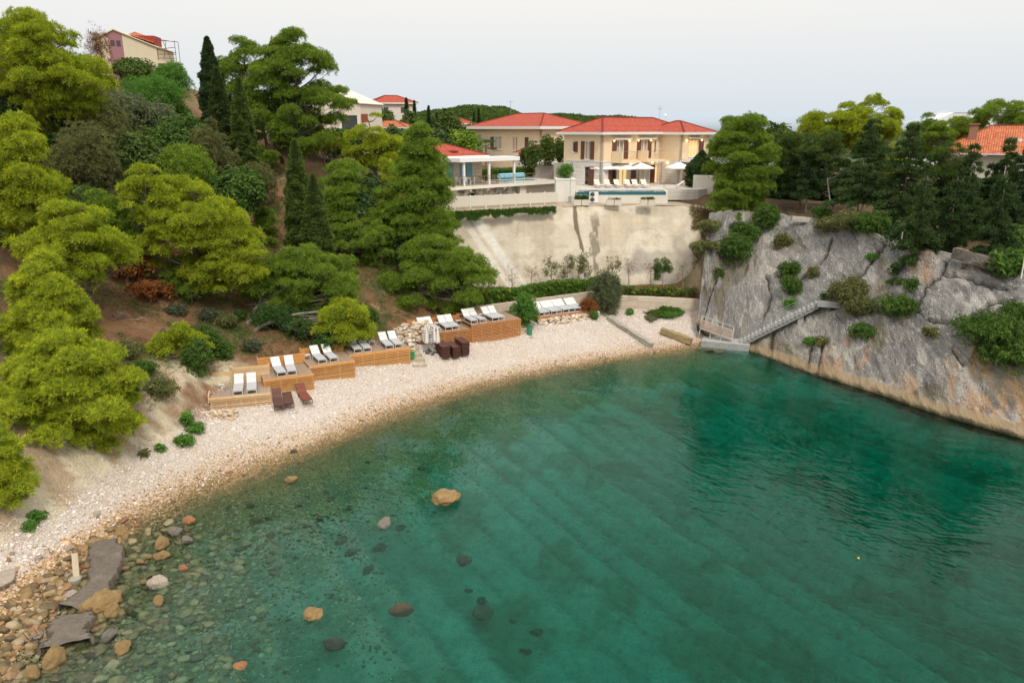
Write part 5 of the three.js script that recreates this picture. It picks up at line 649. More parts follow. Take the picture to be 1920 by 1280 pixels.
// generic pine: crown box given by photo pixels at a distance; trunk from its foot
function pine(label, bb, d, o = {}) {
  if (bb[0] < 900) { const gx = (bb[2] - bb[0]) * .05, gy = (bb[3] - bb[1]) * .04; bb = [bb[0] - gx, bb[1] + gy, bb[2] + gx, bb[3] + gy]; }
  const k = pxSize(d), c = atDist((bb[0] + bb[2]) / 2, (bb[1] + bb[3]) / 2, d), rx = (bb[2] - bb[0]) / 2 * k, ry = (bb[3] - bb[1]) / 2 * k, rz = o.rz || Math.min(rx, ry * 1.3) * .9;
  const foot = o.foot ? (o.foot.isVector3 ? o.foot : onGround(o.foot[0], o.foot[1], o.from || 20)) : grd(c.x + (o.dx || 0), -c.z + (o.dd || 0));
  const t = thing(o.name || 'pine_tree', label, 'tree', foot, 0, o.group), L = (p) => p.clone().sub(foot), C = L(c), tr = o.tr || Math.max(.12, Math.min(.34, ry * .055)), top = V(C.x + R(-.2, .2) * rx, C.y + ry * .8, C.z);
  const mid = o.bend ? L(atDist(o.bend[0], o.bend[1], d)) : V(lerp(0, C.x, .35) + R(-.3, .3), lerp(0, C.y, .5), lerp(0, C.z, .4)), low = V(0, -.6, 0), curve = new THREE.CatmullRomCurve3([low, V(0, .05, 0), mid, V(C.x, lerp(mid.y, top.y, .55), C.z), top]);
  part(t, 'trunk', limb([low, V(0, .05, 0), mid, V(C.x, lerp(mid.y, top.y, .55), C.z), top], tr, tr * .18, 7), o.bark || M_BARK);
  const F = new Foliage(), br = [], tone = TONE[o.tone || 'pine'], np = Math.round((o.pads || Math.min(64, 20 + rx * ry * 2.2)) * 1.6), pr = (o.pr || Math.max(.75, Math.min(1.7, Math.cbrt(rx * ry * rz) * .34))) * .86, den = o.den || 1;
  for (let i = 0; i < np; i++) {
    const dd = rdir(), s = Math.pow(rnd(), .38), yy = dd.y * s; let wx = 1; if (o.shape === 'cone') wx = lerp(1.12, .28, (yy + 1) / 2); else if (!o.shape && bb[0] < 900) wx = lerp(1.08, .6, sst(-.2, 1, yy)); else if (o.shape === 'umbrella') wx = lerp(.62, 1.1, sst(-1, .2, yy)); const p = V(C.x + dd.x * s * rx * .9 * wx, C.y + yy * ry * .92, C.z + dd.z * s * rz * .9 * wx), r = pr * R(.65, 1.2) * lerp(1, .8, Math.abs(yy));
    const oz = V(p.x - C.x, 0, p.z - C.z).normalize(); padFill(F, p, r, Math.round(r * r * 118 * den * (o.near ? 1.45 : 1)), tone, R(.46, .82), (o.near ? 1.05 : 1) * (o.tuft || 1), .55, oz);
    const ty = Math.min(.97, Math.max(.25, (p.y - .4 * r - Math.hypot(p.x - C.x, p.z - C.z) * .35) / top.y)), st = curve.getPointAt(ty), e = p.clone().add(V(0, -r * .25, 0)); br.push(limb([st, st.clone().lerp(e, .5).add(V(0, -.15, 0)), e], tr * .34 * R(.7, 1.1), .02, 4));
    for (let m = 0; m < 2; m++) { const q = e.clone().add(rdir().multiplyScalar(r * .8)); br.push(bar(e, q, .02, 3, .008)); }
  }
  if (o.dead) for (let i = 0; i < o.dead; i++) { const st = curve.getPointAt(R(.25, .6)), a = R(0, 6.28), e = st.clone().add(V(Math.cos(a) * R(.8, 1.8), R(-.4, .6), Math.sin(a) * R(.8, 1.8))); br.push(bar(st, e, .03, 4, .008)); for (let m = 0; m < 3; m++) { const u = st.clone().lerp(e, R(.4, .9)); br.push(bar(u, u.clone().add(rdir().multiplyScalar(.5)), .014, 3, .005)); } }
  part(t, 'branches', merge(br), o.bark || M_BARKG); F.mesh(t, o.near ? TUFT.pineNear : TUFT.pine); return t;
}
function cypress(label, bb, d, o = {}) { // narrow flame-shaped column
  const k = pxSize(d), top = atDist((bb[0] + bb[2]) / 2 + (o.tx || 0), bb[1], d), foot = grd(top.x, d), w = (bb[2] - bb[0]) / 2 * k, h = top.y - foot.y, t = thing('cypress_tree', label, 'tree', foot, 0, o.group), F = new Foliage(), tone = TONE[o.tone || 'cypress'], n = Math.round(Math.min(7000, w * h * 340 * (o.den || 1))), y0 = Math.max(.3, o.base !== undefined ? atDist(top.x, o.base, d).y - foot.y : .4);
  part(t, 'trunk', bar(V(0, -.5, 0), V(0, h * .9, 0), .16, 6, .03), M_BARK);
  for (let i = 0; i < n; i++) { const u = Math.pow(rnd(), .85), y = lerp(y0, h, u), pr = w * Math.pow(Math.sin(Math.PI * Math.min(1, .16 + .84 * (1 - u)) * .5), .8) * (1 - Math.pow(u, 7)), a = rnd() * 6.283, lump = .55 + .8 * vn(a * 2.2 + d, y * 1.7), r = pr * lump * Math.pow(rnd(), .22); F.add(V(Math.cos(a) * r, y, Math.sin(a) * r), V(Math.cos(a) * .5, 1, Math.sin(a) * .5), R(.8, 1.3), tone, 1.25); }
  F.mesh(t, TUFT.cypress); return t;
}
function fir(label, bb, d, o = {}) { // tiers of drooping boughs
  const k = pxSize(d), top = atDist((bb[0] + bb[2]) / 2, bb[1], d), foot = o.foot || grd(top.x, d), w = (bb[2] - bb[0]) / 2 * k, h = top.y - foot.y, t = thing('fir_tree', label, 'tree', foot, 0, o.group), F = new Foliage(), br = [], tone = TONE[o.tone || 'fir'], y0 = o.bare ? o.bare * h : .5;
  part(t, 'trunk', bar(V(0, -.6, 0), V(0, h, 0), Math.max(.1, h * .016), 7, .02), M_BARKG);
  const tiers = Math.round((h - y0) / .62); for (let i = 0; i < tiers; i++) { const u = i / tiers, y = lerp(y0, h, u), r = w * Math.pow(1 - u, .75) * R(.8, 1.08) + .15, nb = Math.round(5 + 5 * (1 - u)); for (let b = 0; b < nb; b++) { const a = rnd() * 6.283, rr = r * R(.6, 1.12), dir = V(Math.cos(a), 0, Math.sin(a)), st = V(0, y, 0), e = dir.clone().multiplyScalar(rr).add(V(0, y - rr * .16 + R(-.2, .2), 0)); br.push(bar(st, e, .03, 3, .008)); const m = Math.round(rr * 15 * (o.den || 1)) + 2; for (let q = 0; q < m; q++) { const v = Math.pow(rnd(), .6), sp = rr * .22 * (1.1 - v * .6); F.add(st.clone().lerp(e, v).add(V(R(-sp, sp), R(-.14, .1), R(-sp, sp))), dir.clone().multiplyScalar(.8).add(V(0, .5, 0)), R(.75, 1.25), tone); } } }
  part(t, 'branches', merge(br), M_BARKG); F.mesh(t, TUFT.fir); return t;
}
function bush(name, label, c, r, tone, o = {}) { // rounded leafy mass with lumps and gaps
  const foot = c.clone(), t = thing(name, label, o.cat || 'bush', foot, R(0, 6), o.group), F = new Foliage(), n = Math.round((o.n || 150) * r[0] * Math.max(r[1], r[2]) * (o.den || 1)), lumps = []; for (let k = 0; k < (o.lumps || 9); k++) { const d = rdir(); lumps.push([V(d.x * r[0] * .55, r[1] * (.32 + .36 * Math.abs(d.y)), d.z * r[2] * .55), R(.4, .62)]); }
  const st = []; for (const [p] of lumps) st.push(bar(V(0, -.25, 0), p, .03, 4, .012)); part(t, 'stems', merge(st), M_BARK);
  for (let k = 0; k < n; k++) { const [p, s] = lumps[k % lumps.length], d = rdir(); if (d.y < 0 && rnd() < .5) d.y *= -1; const q = Math.pow(rnd(), .35); F.add(V(p.x + d.x * r[0] * s * q, Math.max(.05, p.y + d.y * r[1] * s * q), p.z + d.z * r[2] * s * q), d.clone().add(V(0, .4, 0)), R(.7, 1.3) * (o.size || 1), TONE[tone]); }
  F.mesh(t, TUFT[o.leaf || 'leaf'], 'foliage'); return t;
}

// --- left slope: Aleppo pines ---
pine('bright pine at the foot of the clay bank, its boughs over the shingle edge', [-70, 770, 62, 960], 33, { tone: 'bright', near: 1, foot: V(-27.5, H(-27.5, 33), -33), shape: 'cone' });
pine('broad bright pine leaning out over the pale clay bank', [0, 580, 258, 865], 40, { tone: 'bright', near: 1, pads: 62, foot: V(-28.2, H(-28.2, 42), -42), dead: 8, rz: 3.2 });
pine('tall bright pine behind the clay bank, tip rising to a point', [0, 450, 190, 720], 45, { tone: 'bright', near: 1, pads: 56, shape: 'cone', rz: 3.4, dead: 5 });
pine('pine with wide flat boughs above the red soil', [60, 360, 240, 540], 51, { tone: 'bright', pads: 46, rz: 3.2 });
pine('yellow-green pine with stepped boughs on the steep slope edge', [-40, 195, 128, 480], 54, { tone: 'bright', shape: 'cone', pads: 60, rz: 3.6 });
pine('large domed pine with thick trunk at the top of the wooded slope', [-30, 28, 205, 235], 70, { tone: 'bright', pads: 64, bend: [112, 260], tr: .4, rz: 5, dead: 4, shape: 'umbrella' });
pine('slim pine with long bare trunk rising from the rust-brown bush', [212, 302, 330, 420], 60, { foot: [238, 532], bend: [246, 450], tone: 'bright', tr: .15, rz: 2.2, pads: 24, dead: 4 });
pine('wide bright pine beside the slim bare-trunked pine', [262, 318, 462, 530], 61, { tone: 'bright', pads: 58, rz: 3.4, dead: 5 });
pine('low spreading pine above the grassy clearing', [360, 420, 512, 560], 60, { tone: 'bright', pads: 36, rz: 2.4, foot: [392, 540] });
pine('low bough-heavy pine over the grassy clearing under the wide pine', [290, 490, 400, 572], 60.5, { tone: 'pine', pads: 18, rz: 2, pr: .9 });
pine('leaning pine with bare grey trunk above the orange decks', [470, 440, 680, 610], 62, { foot: [466, 607], bend: [505, 550], tone: 'pine', pads: 52, tr: .24, bark: M_BARKG, rz: 2.8, dead: 7 });
pine('pine with crooked trunk lying low, boughs drooping over the deck', [575, 545, 702, 655], 59, { foot: [478, 622], bend: [545, 592], tone: 'bright', pads: 30, tr: .22, bark: M_BARKG, rz: 2.0, dead: 6, pr: .95 });
pine('small round young pine on the open soil slope', [292, 603, 378, 685], 51, { tone: 'bright', pads: 16, rz: 1.5, pr: .8 });
pine('dense pine behind the two dark cypresses', [575, 292, 732, 470], 76, { tone: 'pine', pads: 52, dd: 2 });
pine('lower pine below the road wall on the hillside', [620, 385, 735, 505], 72, { tone: 'pine', pads: 30 });
pine('broad pine spreading in front of the beige cliff', [722, 428, 918, 605], 69.5, { tone: 'pine', pads: 60, rz: 3.2, foot: V(-9.4, H(-9.4, 68.5), -68.5) });
pine('tall tapering pine standing before the poolhouse', [720, 213, 862, 525], 74, { tone: 'pine', shape: 'cone', pads: 78, rz: 3.2 });
pine('open-crowned pine by the road wall', [655, 208, 748, 345], 84, { tone: 'bright', pads: 34, shape: 'umbrella' });
pine('tall pine with long bare trunks on the skyline', [470, 55, 645, 285], 88, { tone: 'pine', pads: 64, rz: 4.5, foot: [530, 305], bend: [522, 270], tr: .26, dead: 6 });
pine('thin-crowned tall pine with bluish needles on the skyline', [408, 62, 510, 260], 92, { tone: 'pine', pads: 42, foot: [505, 300], tr: .22, den: .8 });
pine('small roadside pine below the skyline pines', [580, 235, 640, 290], 90, { tone: 'bright', pads: 14, pr: .8 });
pine('small pine on the slope under the skyline pines', [455, 265, 520, 330], 86, { tone: 'pine', pads: 14, pr: .9 });
pine('half-hidden pine between the stepped pine and the wide pine', [128, 350, 262, 480], 60, { tone: 'pine', pads: 30, shape: 'cone' });
pine('pine filling the gap under the very dark evergreen', [-30, 330, 90, 480], 58, { tone: 'pine', pads: 32, shape: 'cone' });
pine('slim pine on the eroded bank behind the broad pine', [672, 400, 745, 545], 72, { tone: 'pine', pads: 24, shape: 'cone' });
pine('pointed pine standing above the road wall end', [696, 285, 760, 420], 80, { tone: 'bright', pads: 24, shape: 'cone' });
pine('young pointed pine on the red slope by the fallen branches', [468, 380, 535, 470], 72, { tone: 'pine', pads: 18, shape: 'cone' });
// dark slope trees left
cypress('dark spire cypress on the hill skyline', [362, 72, 412, 260], 90, { tone: 'dark', base: 260 });
cypress('tall narrow cypress beside the skyline spire', [385, 130, 425, 300], 86, { tone: 'cypress' });
cypress('slender olive-green cypress in front of the skyline pines', [425, 148, 468, 350], 82, { tone: 'cypressLit' });
cypress('broad dark cypress above the leaning pines', [525, 265, 578, 465], 70, { tone: 'cypressLit', den: 1.1 });
cypress('paler cypress close beside the broad dark cypress', [560, 330, 612, 470], 67, { tone: 'cypressLit', den: 1.1 });
fir('ragged conifer on the upper wooded slope', [365, 215, 425, 330], 78, { tone: 'khaki' });
bush('holm_oak', 'round dark evergreen in front of the hill house', atDist(252, 150, 104), [3.0, 2.3, 2.6], 'deep', { n: 130, leaf: 'bigleaf', cat: 'tree', lumps: 14, size: 1.4 });
bush('weeping_tree', 'fresh green feathery tree below the hill house', atDist(290, 225, 92), [4.6, 4.2, 3.6], 'fresh', { n: 120, leaf: 'feather', cat: 'tree', lumps: 18, size: 1.7 });
bush('weeping_tree', 'fresh green feathery tree under the house pergola', atDist(325, 180, 97), [2.6, 3.2, 2.4], 'fresh', { n: 120, leaf: 'feather', cat: 'tree', lumps: 12, size: 1.6 });
bush('olive_tree', 'grey-green olive below the fresh green feathery trees', atDist(225, 260, 82), [4.4, 4.6, 3.4], 'olive', { n: 130, leaf: 'olive', cat: 'tree', lumps: 16, size: 1.6 });
bush('olive_tree', 'small grey olive beside the dark slope thicket', atDist(300, 262, 84), [2.6, 3.4, 2.4], 'olive', { n: 130, leaf: 'olive', cat: 'tree', lumps: 12, size: 1.5 });
bush('dead_pine', 'withered red-brown conifer beside the hill house', atDist(190, 145, 103), [1.6, 5.2, 1.6], 'brown', { n: 60, leaf: 'twig', cat: 'tree', lumps: 14, size: 1.8 });
for (const [px, py, d, rx, ry, tone, lab] of [[170, 400, 66, 3.2, 5.5, 'khaki', 'tall ragged juniper in the middle of the slope thicket'], [215, 350, 70, 3.0, 6.0, 'khaki', 'second ragged juniper by the dead branches'], [265, 380, 70, 3.2, 5.0, 'deep', 'dark evergreen between the juniper and the cypresses'], [330, 300, 78, 3.6, 4.6, 'shrub', 'glossy dark green tree under the feathery trees'], [150, 300, 72, 3.4, 4.6, 'shrub', 'deep green tree beside the thick pine trunk'], [340, 330, 70, 3, 3, 'pine', 'pale green young pine thicket above the wide pine'], [60, 290, 74, 4.6, 5, 'dark', 'very dark evergreen under the domed pine'], [395, 320, 76, 2.6, 4.2, 'khaki', 'olive-brown juniper at the foot of the slender cypress'], [140, 250, 80, 3, 4, 'deep', 'dark leafy tree behind the thick pine trunk'], [20, 180, 86, 5, 5, 'deep', 'dark tree mass behind the domed pine'], [480, 350, 78, 2.4, 2.6, 'khaki', 'scrubby bush among fallen branches on the red slope'], [445, 370, 70, 2.2, 2.6, 'shrub', 'dark scrub below the slender cypress'], [700, 420, 76, 2.6, 4.6, 'dark', 'dark undergrowth tree behind the tall tapering pine'], [780, 480, 74, 2.4, 4, 'dark', 'shadowy evergreen at the cliff corner'], [640, 275, 98, 3, 2.4, 'shrub', 'dark roadside hedge tree by the apartment house'], [560, 260, 98, 3.4, 2.6, 'dark', 'dark shrub mass under the skyline pines'], [130, 430, 60, 2.4, 3.4, 'deep', 'green bush between the stepped pine and the wide flat pine']])
  bush('slope_tree', lab, (() => { const c = atDist(px, py, d); return V(c.x, Math.max(c.y - ry * .5, H(c.x, d) - .3), c.z); })(), [rx * 1.15, ry * 1.25, rx * .95], tone, { n: 130, leaf: tone === 'khaki' ? 'fir' : tone === 'pine' ? 'pine' : 'bigleaf', cat: 'tree', lumps: 16, size: tone === 'khaki' ? .9 : 1.35 });
{ const spots = []; for (let k = 0; k < 400 && spots.length < 46; k++) { const px = R(120, 480), py = R(230, 470), p = onGround(px, py, 50); if (p.x > -14 || -p.z > 108 || (px > 300 && py > 400)) continue; spots.push(p); } for (const p of spots) bush('thicket_shrub', 'evergreen shrub in the thicket on the wooded slope', p, [R(1.3, 2.4), R(1.6, 3.2), R(1.2, 2.0)], pick(['shrub', 'deep', 'khaki', 'olive', 'deep']), { n: 120, leaf: 'bigleaf', size: 1.2, lumps: 10, group: 'thicket shrubs on the wooded slope' }); }
bush('rust_bush', 'large rust-brown withered bush at the slim pine trunk', onGround(232, 520), [2.6, 2.2, 1.8], 'rust', { n: 170, leaf: 'bigleaf' }); bush('rust_bush', 'low rust-brown withered bush beside the slim pine trunk', onGround(282, 560), [1.9, 1.2, 1.4], 'rust', { n: 170, leaf: 'bigleaf' });
// undergrowth by the decks and on the banks
for (const [px, py, rx, ry, tone, lab] of [[375, 700, 1.1, 1.7, 'shrub', 'dark green shrub at the corner of the pale new deck'], [392, 668, 1.1, 1.6, 'shrub', 'dark shrub above the new deck screen'], [425, 672, .7, .8, 'shrub', 'small shrub on the clay above the new deck'], [570, 628, 2.2, 1.3, 'ivy', 'mass of dark ivy-like shrubs behind the orange decks'], [520, 610, 2.0, 1.2, 'ivy', 'dark shrub under the crooked pine trunk'], [610, 650, 1.8, 1.0, 'ivy', 'dark green shrub spilling behind the deck screen'], [660, 640, 1.4, .9, 'ivy', 'low dark shrub under the drooping boughs'], [240, 800, .8, .5, 'khaki', 'flat dry shrub on the pale clay bank'], [345, 832, .6, .3, 'fresh', 'green weed clump at the foot of the clay bank'], [367, 812, .5, .35, 'fresh', 'green weed clump by the stone footing'], [352, 800, .4, .6, 'fresh', 'tall weed on the clay bank near the stone footing'], [300, 848, .3, .2, 'fresh', 'tiny green weed tuft at the shingle edge'], [270, 855, .25, .18, 'khaki', 'lowest weed tuft at the shingle edge'], [66, 975, .35, .2, 'fresh', 'bright green weed on the bare clay'], [55, 995, .3, .2, 'fresh', 'second bright green weed on the bare clay'], [985, 612, 1.25, 2.1, 'fresh', 'rounded glossy green bush between two decks'], [350, 655, .8, .6, 'grey', 'grey-green herb on the open slope'], [470, 660, .8, .5, 'grey', 'grey-green herb above the orange decks'], [320, 640, .7, .5, 'khaki', 'dry herb beside the young pine'], [240, 670, 1, .6, 'khaki', 'dry grass clump on the red soil'], [420, 610, 1.1, .5, 'khaki', 'dry grass clump in the clearing'], [690, 600, .9, .6, 'shrub', 'green weed on the eroded bank'], [395, 600, .9, .5, 'grey', 'grey herb in the clearing'], [330, 590, .8, .5, 'grey', 'grey herb under the low boughs'], [230, 740, 1, .6, 'khaki', 'dry scrub above the clay bank'], [300, 740, 1.1, .6, 'khaki', 'dry scrub on the slope beside the deck'], [270, 700, .8, .5, 'shrub', 'small green scrub on the slope'], [450, 600, .6, .5, 'shrub', 'green scrub at the leaning trunk']])
  bush('shrub', lab, onGround(px, py), [rx * 1.15, ry * 1.35, rx], tone, { n: 240, leaf: ry < .7 ? 'olive' : 'leaf' });
// grass on the slope: uncountable
{ const F = new Foliage(); for (let k = 0; k < 95000; k++) { const x = R(-36, -8), d = R(44, 84), h = H(x, d); if (h < 3 || inside(BEACH, x, d) || fbm(x * .35 + 3, d * .35, 4) + R(-.08, .08) < .45) continue; const g = fbm(x * .5 + 31, d * .5, 3) + R(-.1, .1); F.add(V(x, h, -d), V(R(-.4, .4), 1, R(-.4, .4)), R(.4, 1.0), g > .56 ? TONE.shrub : g > .46 ? TONE.khaki : TONE.tan); } const o = F.mesh(scene, TUFT.twig, 'grass'); o.userData = { kind: 'stuff', label: 'dry grass scattered over the slope behind the decks', category: 'grass' }; }
// fallen branches
for (const [px, py, n, s, lab] of [[512, 345, 7, 2.4, 'tangle of fallen grey branches on the red slope'], [225, 598, 5, .8, 'small dead twig heap on the red soil'], [258, 602, 5, .9, 'dead root stump on the red soil'], [690, 640, 9, .9, 'heap of dry cut branches on the drooping boughs']]) { const c = onGround(px, py), t = thing('dead_branches', lab, 'branches', c); for (let k = 0; k < n; k++) { const a = V(R(-s, s) * .5, R(0, .3), R(-s, s) * .5), b = a.clone().add(V(R(-s, s), R(0, s * .5), R(-s, s) * .6)); part(t, 'branch', limb([a, a.clone().lerp(b, .5).add(V(0, R(-.1, .2), 0)), b], .045, .012, 5), M_DEAD); } }

// --- behind the beach: hedge, young bare trees, tamarisk ---
{ const hedgeAt = (x0, d0, x1, d1, h, tone, lab, n) => { const c = V((x0 + x1) / 2, 3.2, -(d0 + d1) / 2), t = thing('hedge', lab, 'hedge', c), F = new Foliage(); const st = []; for (let k = 0; k < 24; k++) { const u = rnd(), p = V(lerp(x0, x1, u), 3.1, -lerp(d0, d1, u)).sub(c); st.push(bar(p, p.clone().add(V(R(-.2, .2), h * .8, R(-.2, .2))), .02, 4, .01)); } part(t, 'stems', merge(st), M_BARK); for (let k = 0; k < n; k++) { const u = rnd(), hh = h * (.7 + .5 * fbm(u * 14, 3, 3)), v = Math.pow(rnd(), .7), p = V(lerp(x0, x1, u) + R(-.5, .5), 3.2 + hh * v, -lerp(d0, d1, u) + R(-.5, .5)).sub(c); F.add(p, V(R(-.5, .5), 1, R(.2, .8)), R(.8, 1.3), rnd() < .12 ? TONE.bright : rnd() < .45 ? TONE.shrub : TONE[tone]); } F.mesh(t, TUFT.leaf, 'foliage'); };
  hedgeAt(-4.6, 72.4, 9.2, 79.2, 1.5, 'fresh', 'long green hedge on top of the white wall behind the loungers', 5200); hedgeAt(10.6, 77.4, 18.6, 76.6, .9, 'khaki', 'patchy hedge with yellow leaves on the wall near the rock', 1700); }
for (let [px, x, d, h, lab, tone, n] of [[930, -2.2, 73.6, 2.9, 'bare young tree with tan twigs, nearest the broad pine', 'tan', 70], [965, 0, 74.6, 3.0, 'bare young tree with tan twigs, second from the broad pine', 'tan', 70], [997, 2, 75.6, 3.0, 'bare young tree with tan twigs, third from the broad pine', 'tan', 80], [1035, 4.0, 76.6, 3.2, 'thin young tree with sparse leaves above the long wall', 'khaki', 110], [1068, 5.8, 77.4, 3.3, 'thin leafy young tree in front of the brown water stain', 'khaki', 160], [1100, 7.6, 78.2, 3.3, 'leafier young tree at the end of the long wall', 'khaki', 190], [1150, 10.6, 78.6, 3.0, 'bare young tree beside the tamarisk', 'khaki', 90], [1180, 12.2, 78, 3.0, 'thin bare tree above the wall near the rock', 'tan', 80], [1222, 14.4, 77.6, 2.6, 'small bare tree next to the green one', 'tan', 70], [1245, 15.6, 77.2, 2.9, 'green young tree drooping over the wall near the rock', 'shrub', 420], [1280, 17.6, 77, 2.6, 'last thin tree before the rock face', 'tan', 80]]) {
  const f = V(x, 3.15, -d); h *= 1.3; n = n * 1.5; const t = thing('young_tree', lab, 'tree', f), F = new Foliage(), br = []; part(t, 'trunk', limb([V(0, -.3, 0), V(R(-.05, .05), h * .4, 0), V(R(-.1, .1), h * .85, R(-.1, .1))], .05, .02, 5), M_BARKG); part(t, 'stake', bar(V(.12, -.3, .05), V(.12, h * .45, .05), .03, 5), W_MID[1]);
  for (let k = 0; k < 16; k++) { const y = R(.4, .85) * h, a = R(0, 6.28), e = V(Math.cos(a) * R(.3, .75), y + R(.2, .8), Math.sin(a) * R(.3, .75)); br.push(bar(V(0, y, 0), e, .016, 3, .005)); for (let m = 0; m < 3; m++) { const s = V(0, y, 0).lerp(e, R(.4, 1)); br.push(bar(s, s.clone().add(rdir().multiplyScalar(.3)), .008, 3, .004)); } for (let m = 0; m < n / 16; m++) F.add(e.clone().add(rdir().multiplyScalar(.3)), rdir().add(V(0, .5, 0)), R(.5, .9), TONE[tone]); } part(t, 'branches', merge(br), M_DEAD); F.mesh(t, n > 300 ? TUFT.feather : tone === 'tan' ? TUFT.twig : TUFT.leaf); }
bush('tamarisk', 'feathery tamarisk bush with orange tips at the end of the deck', grd(9.4, 74.5), [1.8, 3.6, 1.5], 'olive', { n: 300, leaf: 'feather', lumps: 16, size: 1.1, cat: 'bush' }); bush('tamarisk', 'low orange-tipped bush beside the far deck', grd(7.6, 72.8), [1.3, 1.5, 1.0], 'rust', { n: 150, leaf: 'feather' }); bush('shrub', 'small round green shrub before the orange-tipped bush', grd(7.9, 71.9), [.5, .8, .5], 'fresh', { n: 260 });
for (const [px, py, r, tone, lab] of [[1235, 592, 1.6, 'shrub', 'low green ground creeper before the wall near the rock'], [1262, 592, 1.4, 'fresh', 'bright creeper patch at the wall near the rock'], [1220, 600, 1, 'olive', 'yellowish creeper edge on the pale shingle'], [1180, 588, .7, 'fresh', 'small creeper beside the tamarisk'], [1250, 582, 1.6, 'shrub', 'dark creeper patch along the foot of the wall']]) bush('creeper', lab, onGround(px, py), [r, .35, r * .6], tone, { n: 260, leaf: 'leaf', cat: 'ground cover' });
// garden plants round the villas
{ const rot = 42.5 * Math.PI / 180, c = local(ph, 14.5, .0, -6.6), t = thing('hedge', 'clipped dark hedge behind the poolhouse pool', 'hedge', c, rot), F = new Foliage(); part(t, 'stems', box(8, .9, .5, 0, .5, 0), mat([.02, .03, .01], 1)); for (let k = 0; k < 2600; k++) F.add(V(R(-4.3, 4.3), R(.1, 1.25), R(-.5, .5)), V(R(-.4, .4), .8, .6), R(.8, 1.2), TONE.shrub); F.mesh(t, TUFT.leaf, 'foliage'); }  // core is one solid near-black box filling the hedge
for (const [px, py, d, w, h, tone, lab] of [[1000, 312, 101, 1.2, 2.6, 'deep', 'feathery conifer behind the long white garden wall'], [1022, 308, 103, 1.3, 3.3, 'cypressLit', 'tall feathery conifer beside the cream villa'], [1048, 305, 104, 1.3, 2.8, 'deep', 'bushy conifer touching the villa side'], [985, 310, 103, .9, 2.0, 'deep', 'small conifer at the outbuilding']]) bush('garden_conifer', lab, atDist(px, py, d), [w, h, w], tone, { n: 170, leaf: 'cypress', lumps: 14, cat: 'tree', size: 1.2 });
bush('shrub', 'round bright shrub on the white block wall', V(6.1, 14.4, -89.2), [1.1, 1.5, 1.0], 'fresh', { n: 240 });
{ const c = atDist(911, 276, 104), t = thing('fan_palm', 'fan palm behind the poolhouse roof', 'palm', V(c.x, 13.2, c.z)), h = c.y - 13.2; part(t, 'trunk', bar(V(0, 0, 0), V(0, h, 0), .16, 8, .12), M_BARK); const fg = [], m = mat([.07, .15, .04], .7, { side: THREE.DoubleSide }); for (let k = 0; k < 20; k++) { const a = k * 2.4, e = R(-.2, 1.1), dir = V(Math.cos(a) * Math.cos(e), Math.sin(e), Math.sin(a) * Math.cos(e)), tip = V(0, h, 0).addScaledVector(dir, .9), L = [bar(V(0, h, 0), tip, .015, 3)]; for (let j = -4; j <= 4; j++) { const s = V(-Math.sin(a), .1, Math.cos(a)).multiplyScalar(j * .22).addScaledVector(dir, .75 - Math.abs(j) * .05).add(V(0, -.12, 0)); L.push(bar(tip, tip.clone().add(s), .045, 3, .005)); } part(t, 'frond', merge(L), m); } }
{ const vines = [[3.6, 1.1], [4.4, 1.3], [5.6, 1.6], [6.6, 1.7], [7.6, 1.9], [8.6, 1.7], [10.6, 1.8], [2.0, .9]]; for (const [x, l] of vines) { const t = thing('trailing_vine', 'trailing green vine hanging on the wall below the poolhouse terrace', 'vine', local(ph, x, -.35, -1.05), 42.5 * Math.PI / 180, 'vines below the poolhouse terrace'), F = new Foliage(); part(t, 'stems', bar(V(0, 0, 0), V(.1, -l, .05), .02, 4), M_BARK); for (let k = 0; k < 170; k++) { const v = rnd(); F.add(V(R(-.6, .6) * (1 - v * .6), -v * l, R(0, .25)), V(R(-.3, .3), -.2, 1), R(.7, 1.2), TONE.ivy); } F.mesh(t, TUFT.leaf, 'foliage'); } }
// planters on the ledge
for (const [px, lab, g] of [[1090, 'pair of white planter boxes beside the heat pump', 1], [1151, 'empty white planter box in the middle of the pool ledge', .15], [1214, 'white planter box near the end of the pool ledge', .35]]) { const p = atHeight(px, 385, 11.83), t = thing('planter', lab, 'planter', p); for (const s of [-.42, .42]) part(t, 'box', merge([box(.78, .62, .6, s, .33, 0)]), plaster([.72, .64, .52])); part(t, 'soil', box(1.5, .03, .5, 0, .655, 0), mat([.12, .08, .05], 1)); const F = new Foliage(); for (let k = 0; k < 160 * g; k++) F.add(V(R(-.7, .7), .66 + R(0, .35) * g, R(-.2, .2)), V(R(-.6, .6), 1, R(-.6, .6)), R(.7, 1.2), TONE.shrub); F.mesh(t, TUFT.leaf, 'plant'); }
{ // ivy-like green netting over the lip of the cliff
  const t = thing('green_netting', 'strip of ragged green leafy netting hanging over the cliff edge below the fence', 'netting', [0, 0, 0]); part(t, 'net', netGeo, mat([.03, .09, .03], .95, { side: THREE.DoubleSide })); const F = new Foliage(), p = netGeo.attributes.position; for (let k = 0; k < 2600; k++) { const i = Math.floor(rnd() * p.count); F.add(V(p.getX(i) + R(-.08, .08), p.getY(i) + R(-.16, .06), p.getZ(i) + R(0, .12)), V(R(-.5, .5), R(-.6, .3), 1), R(.5, .9), TONE.shrub); } F.mesh(t, TUFT.leaf, 'leaves'); }
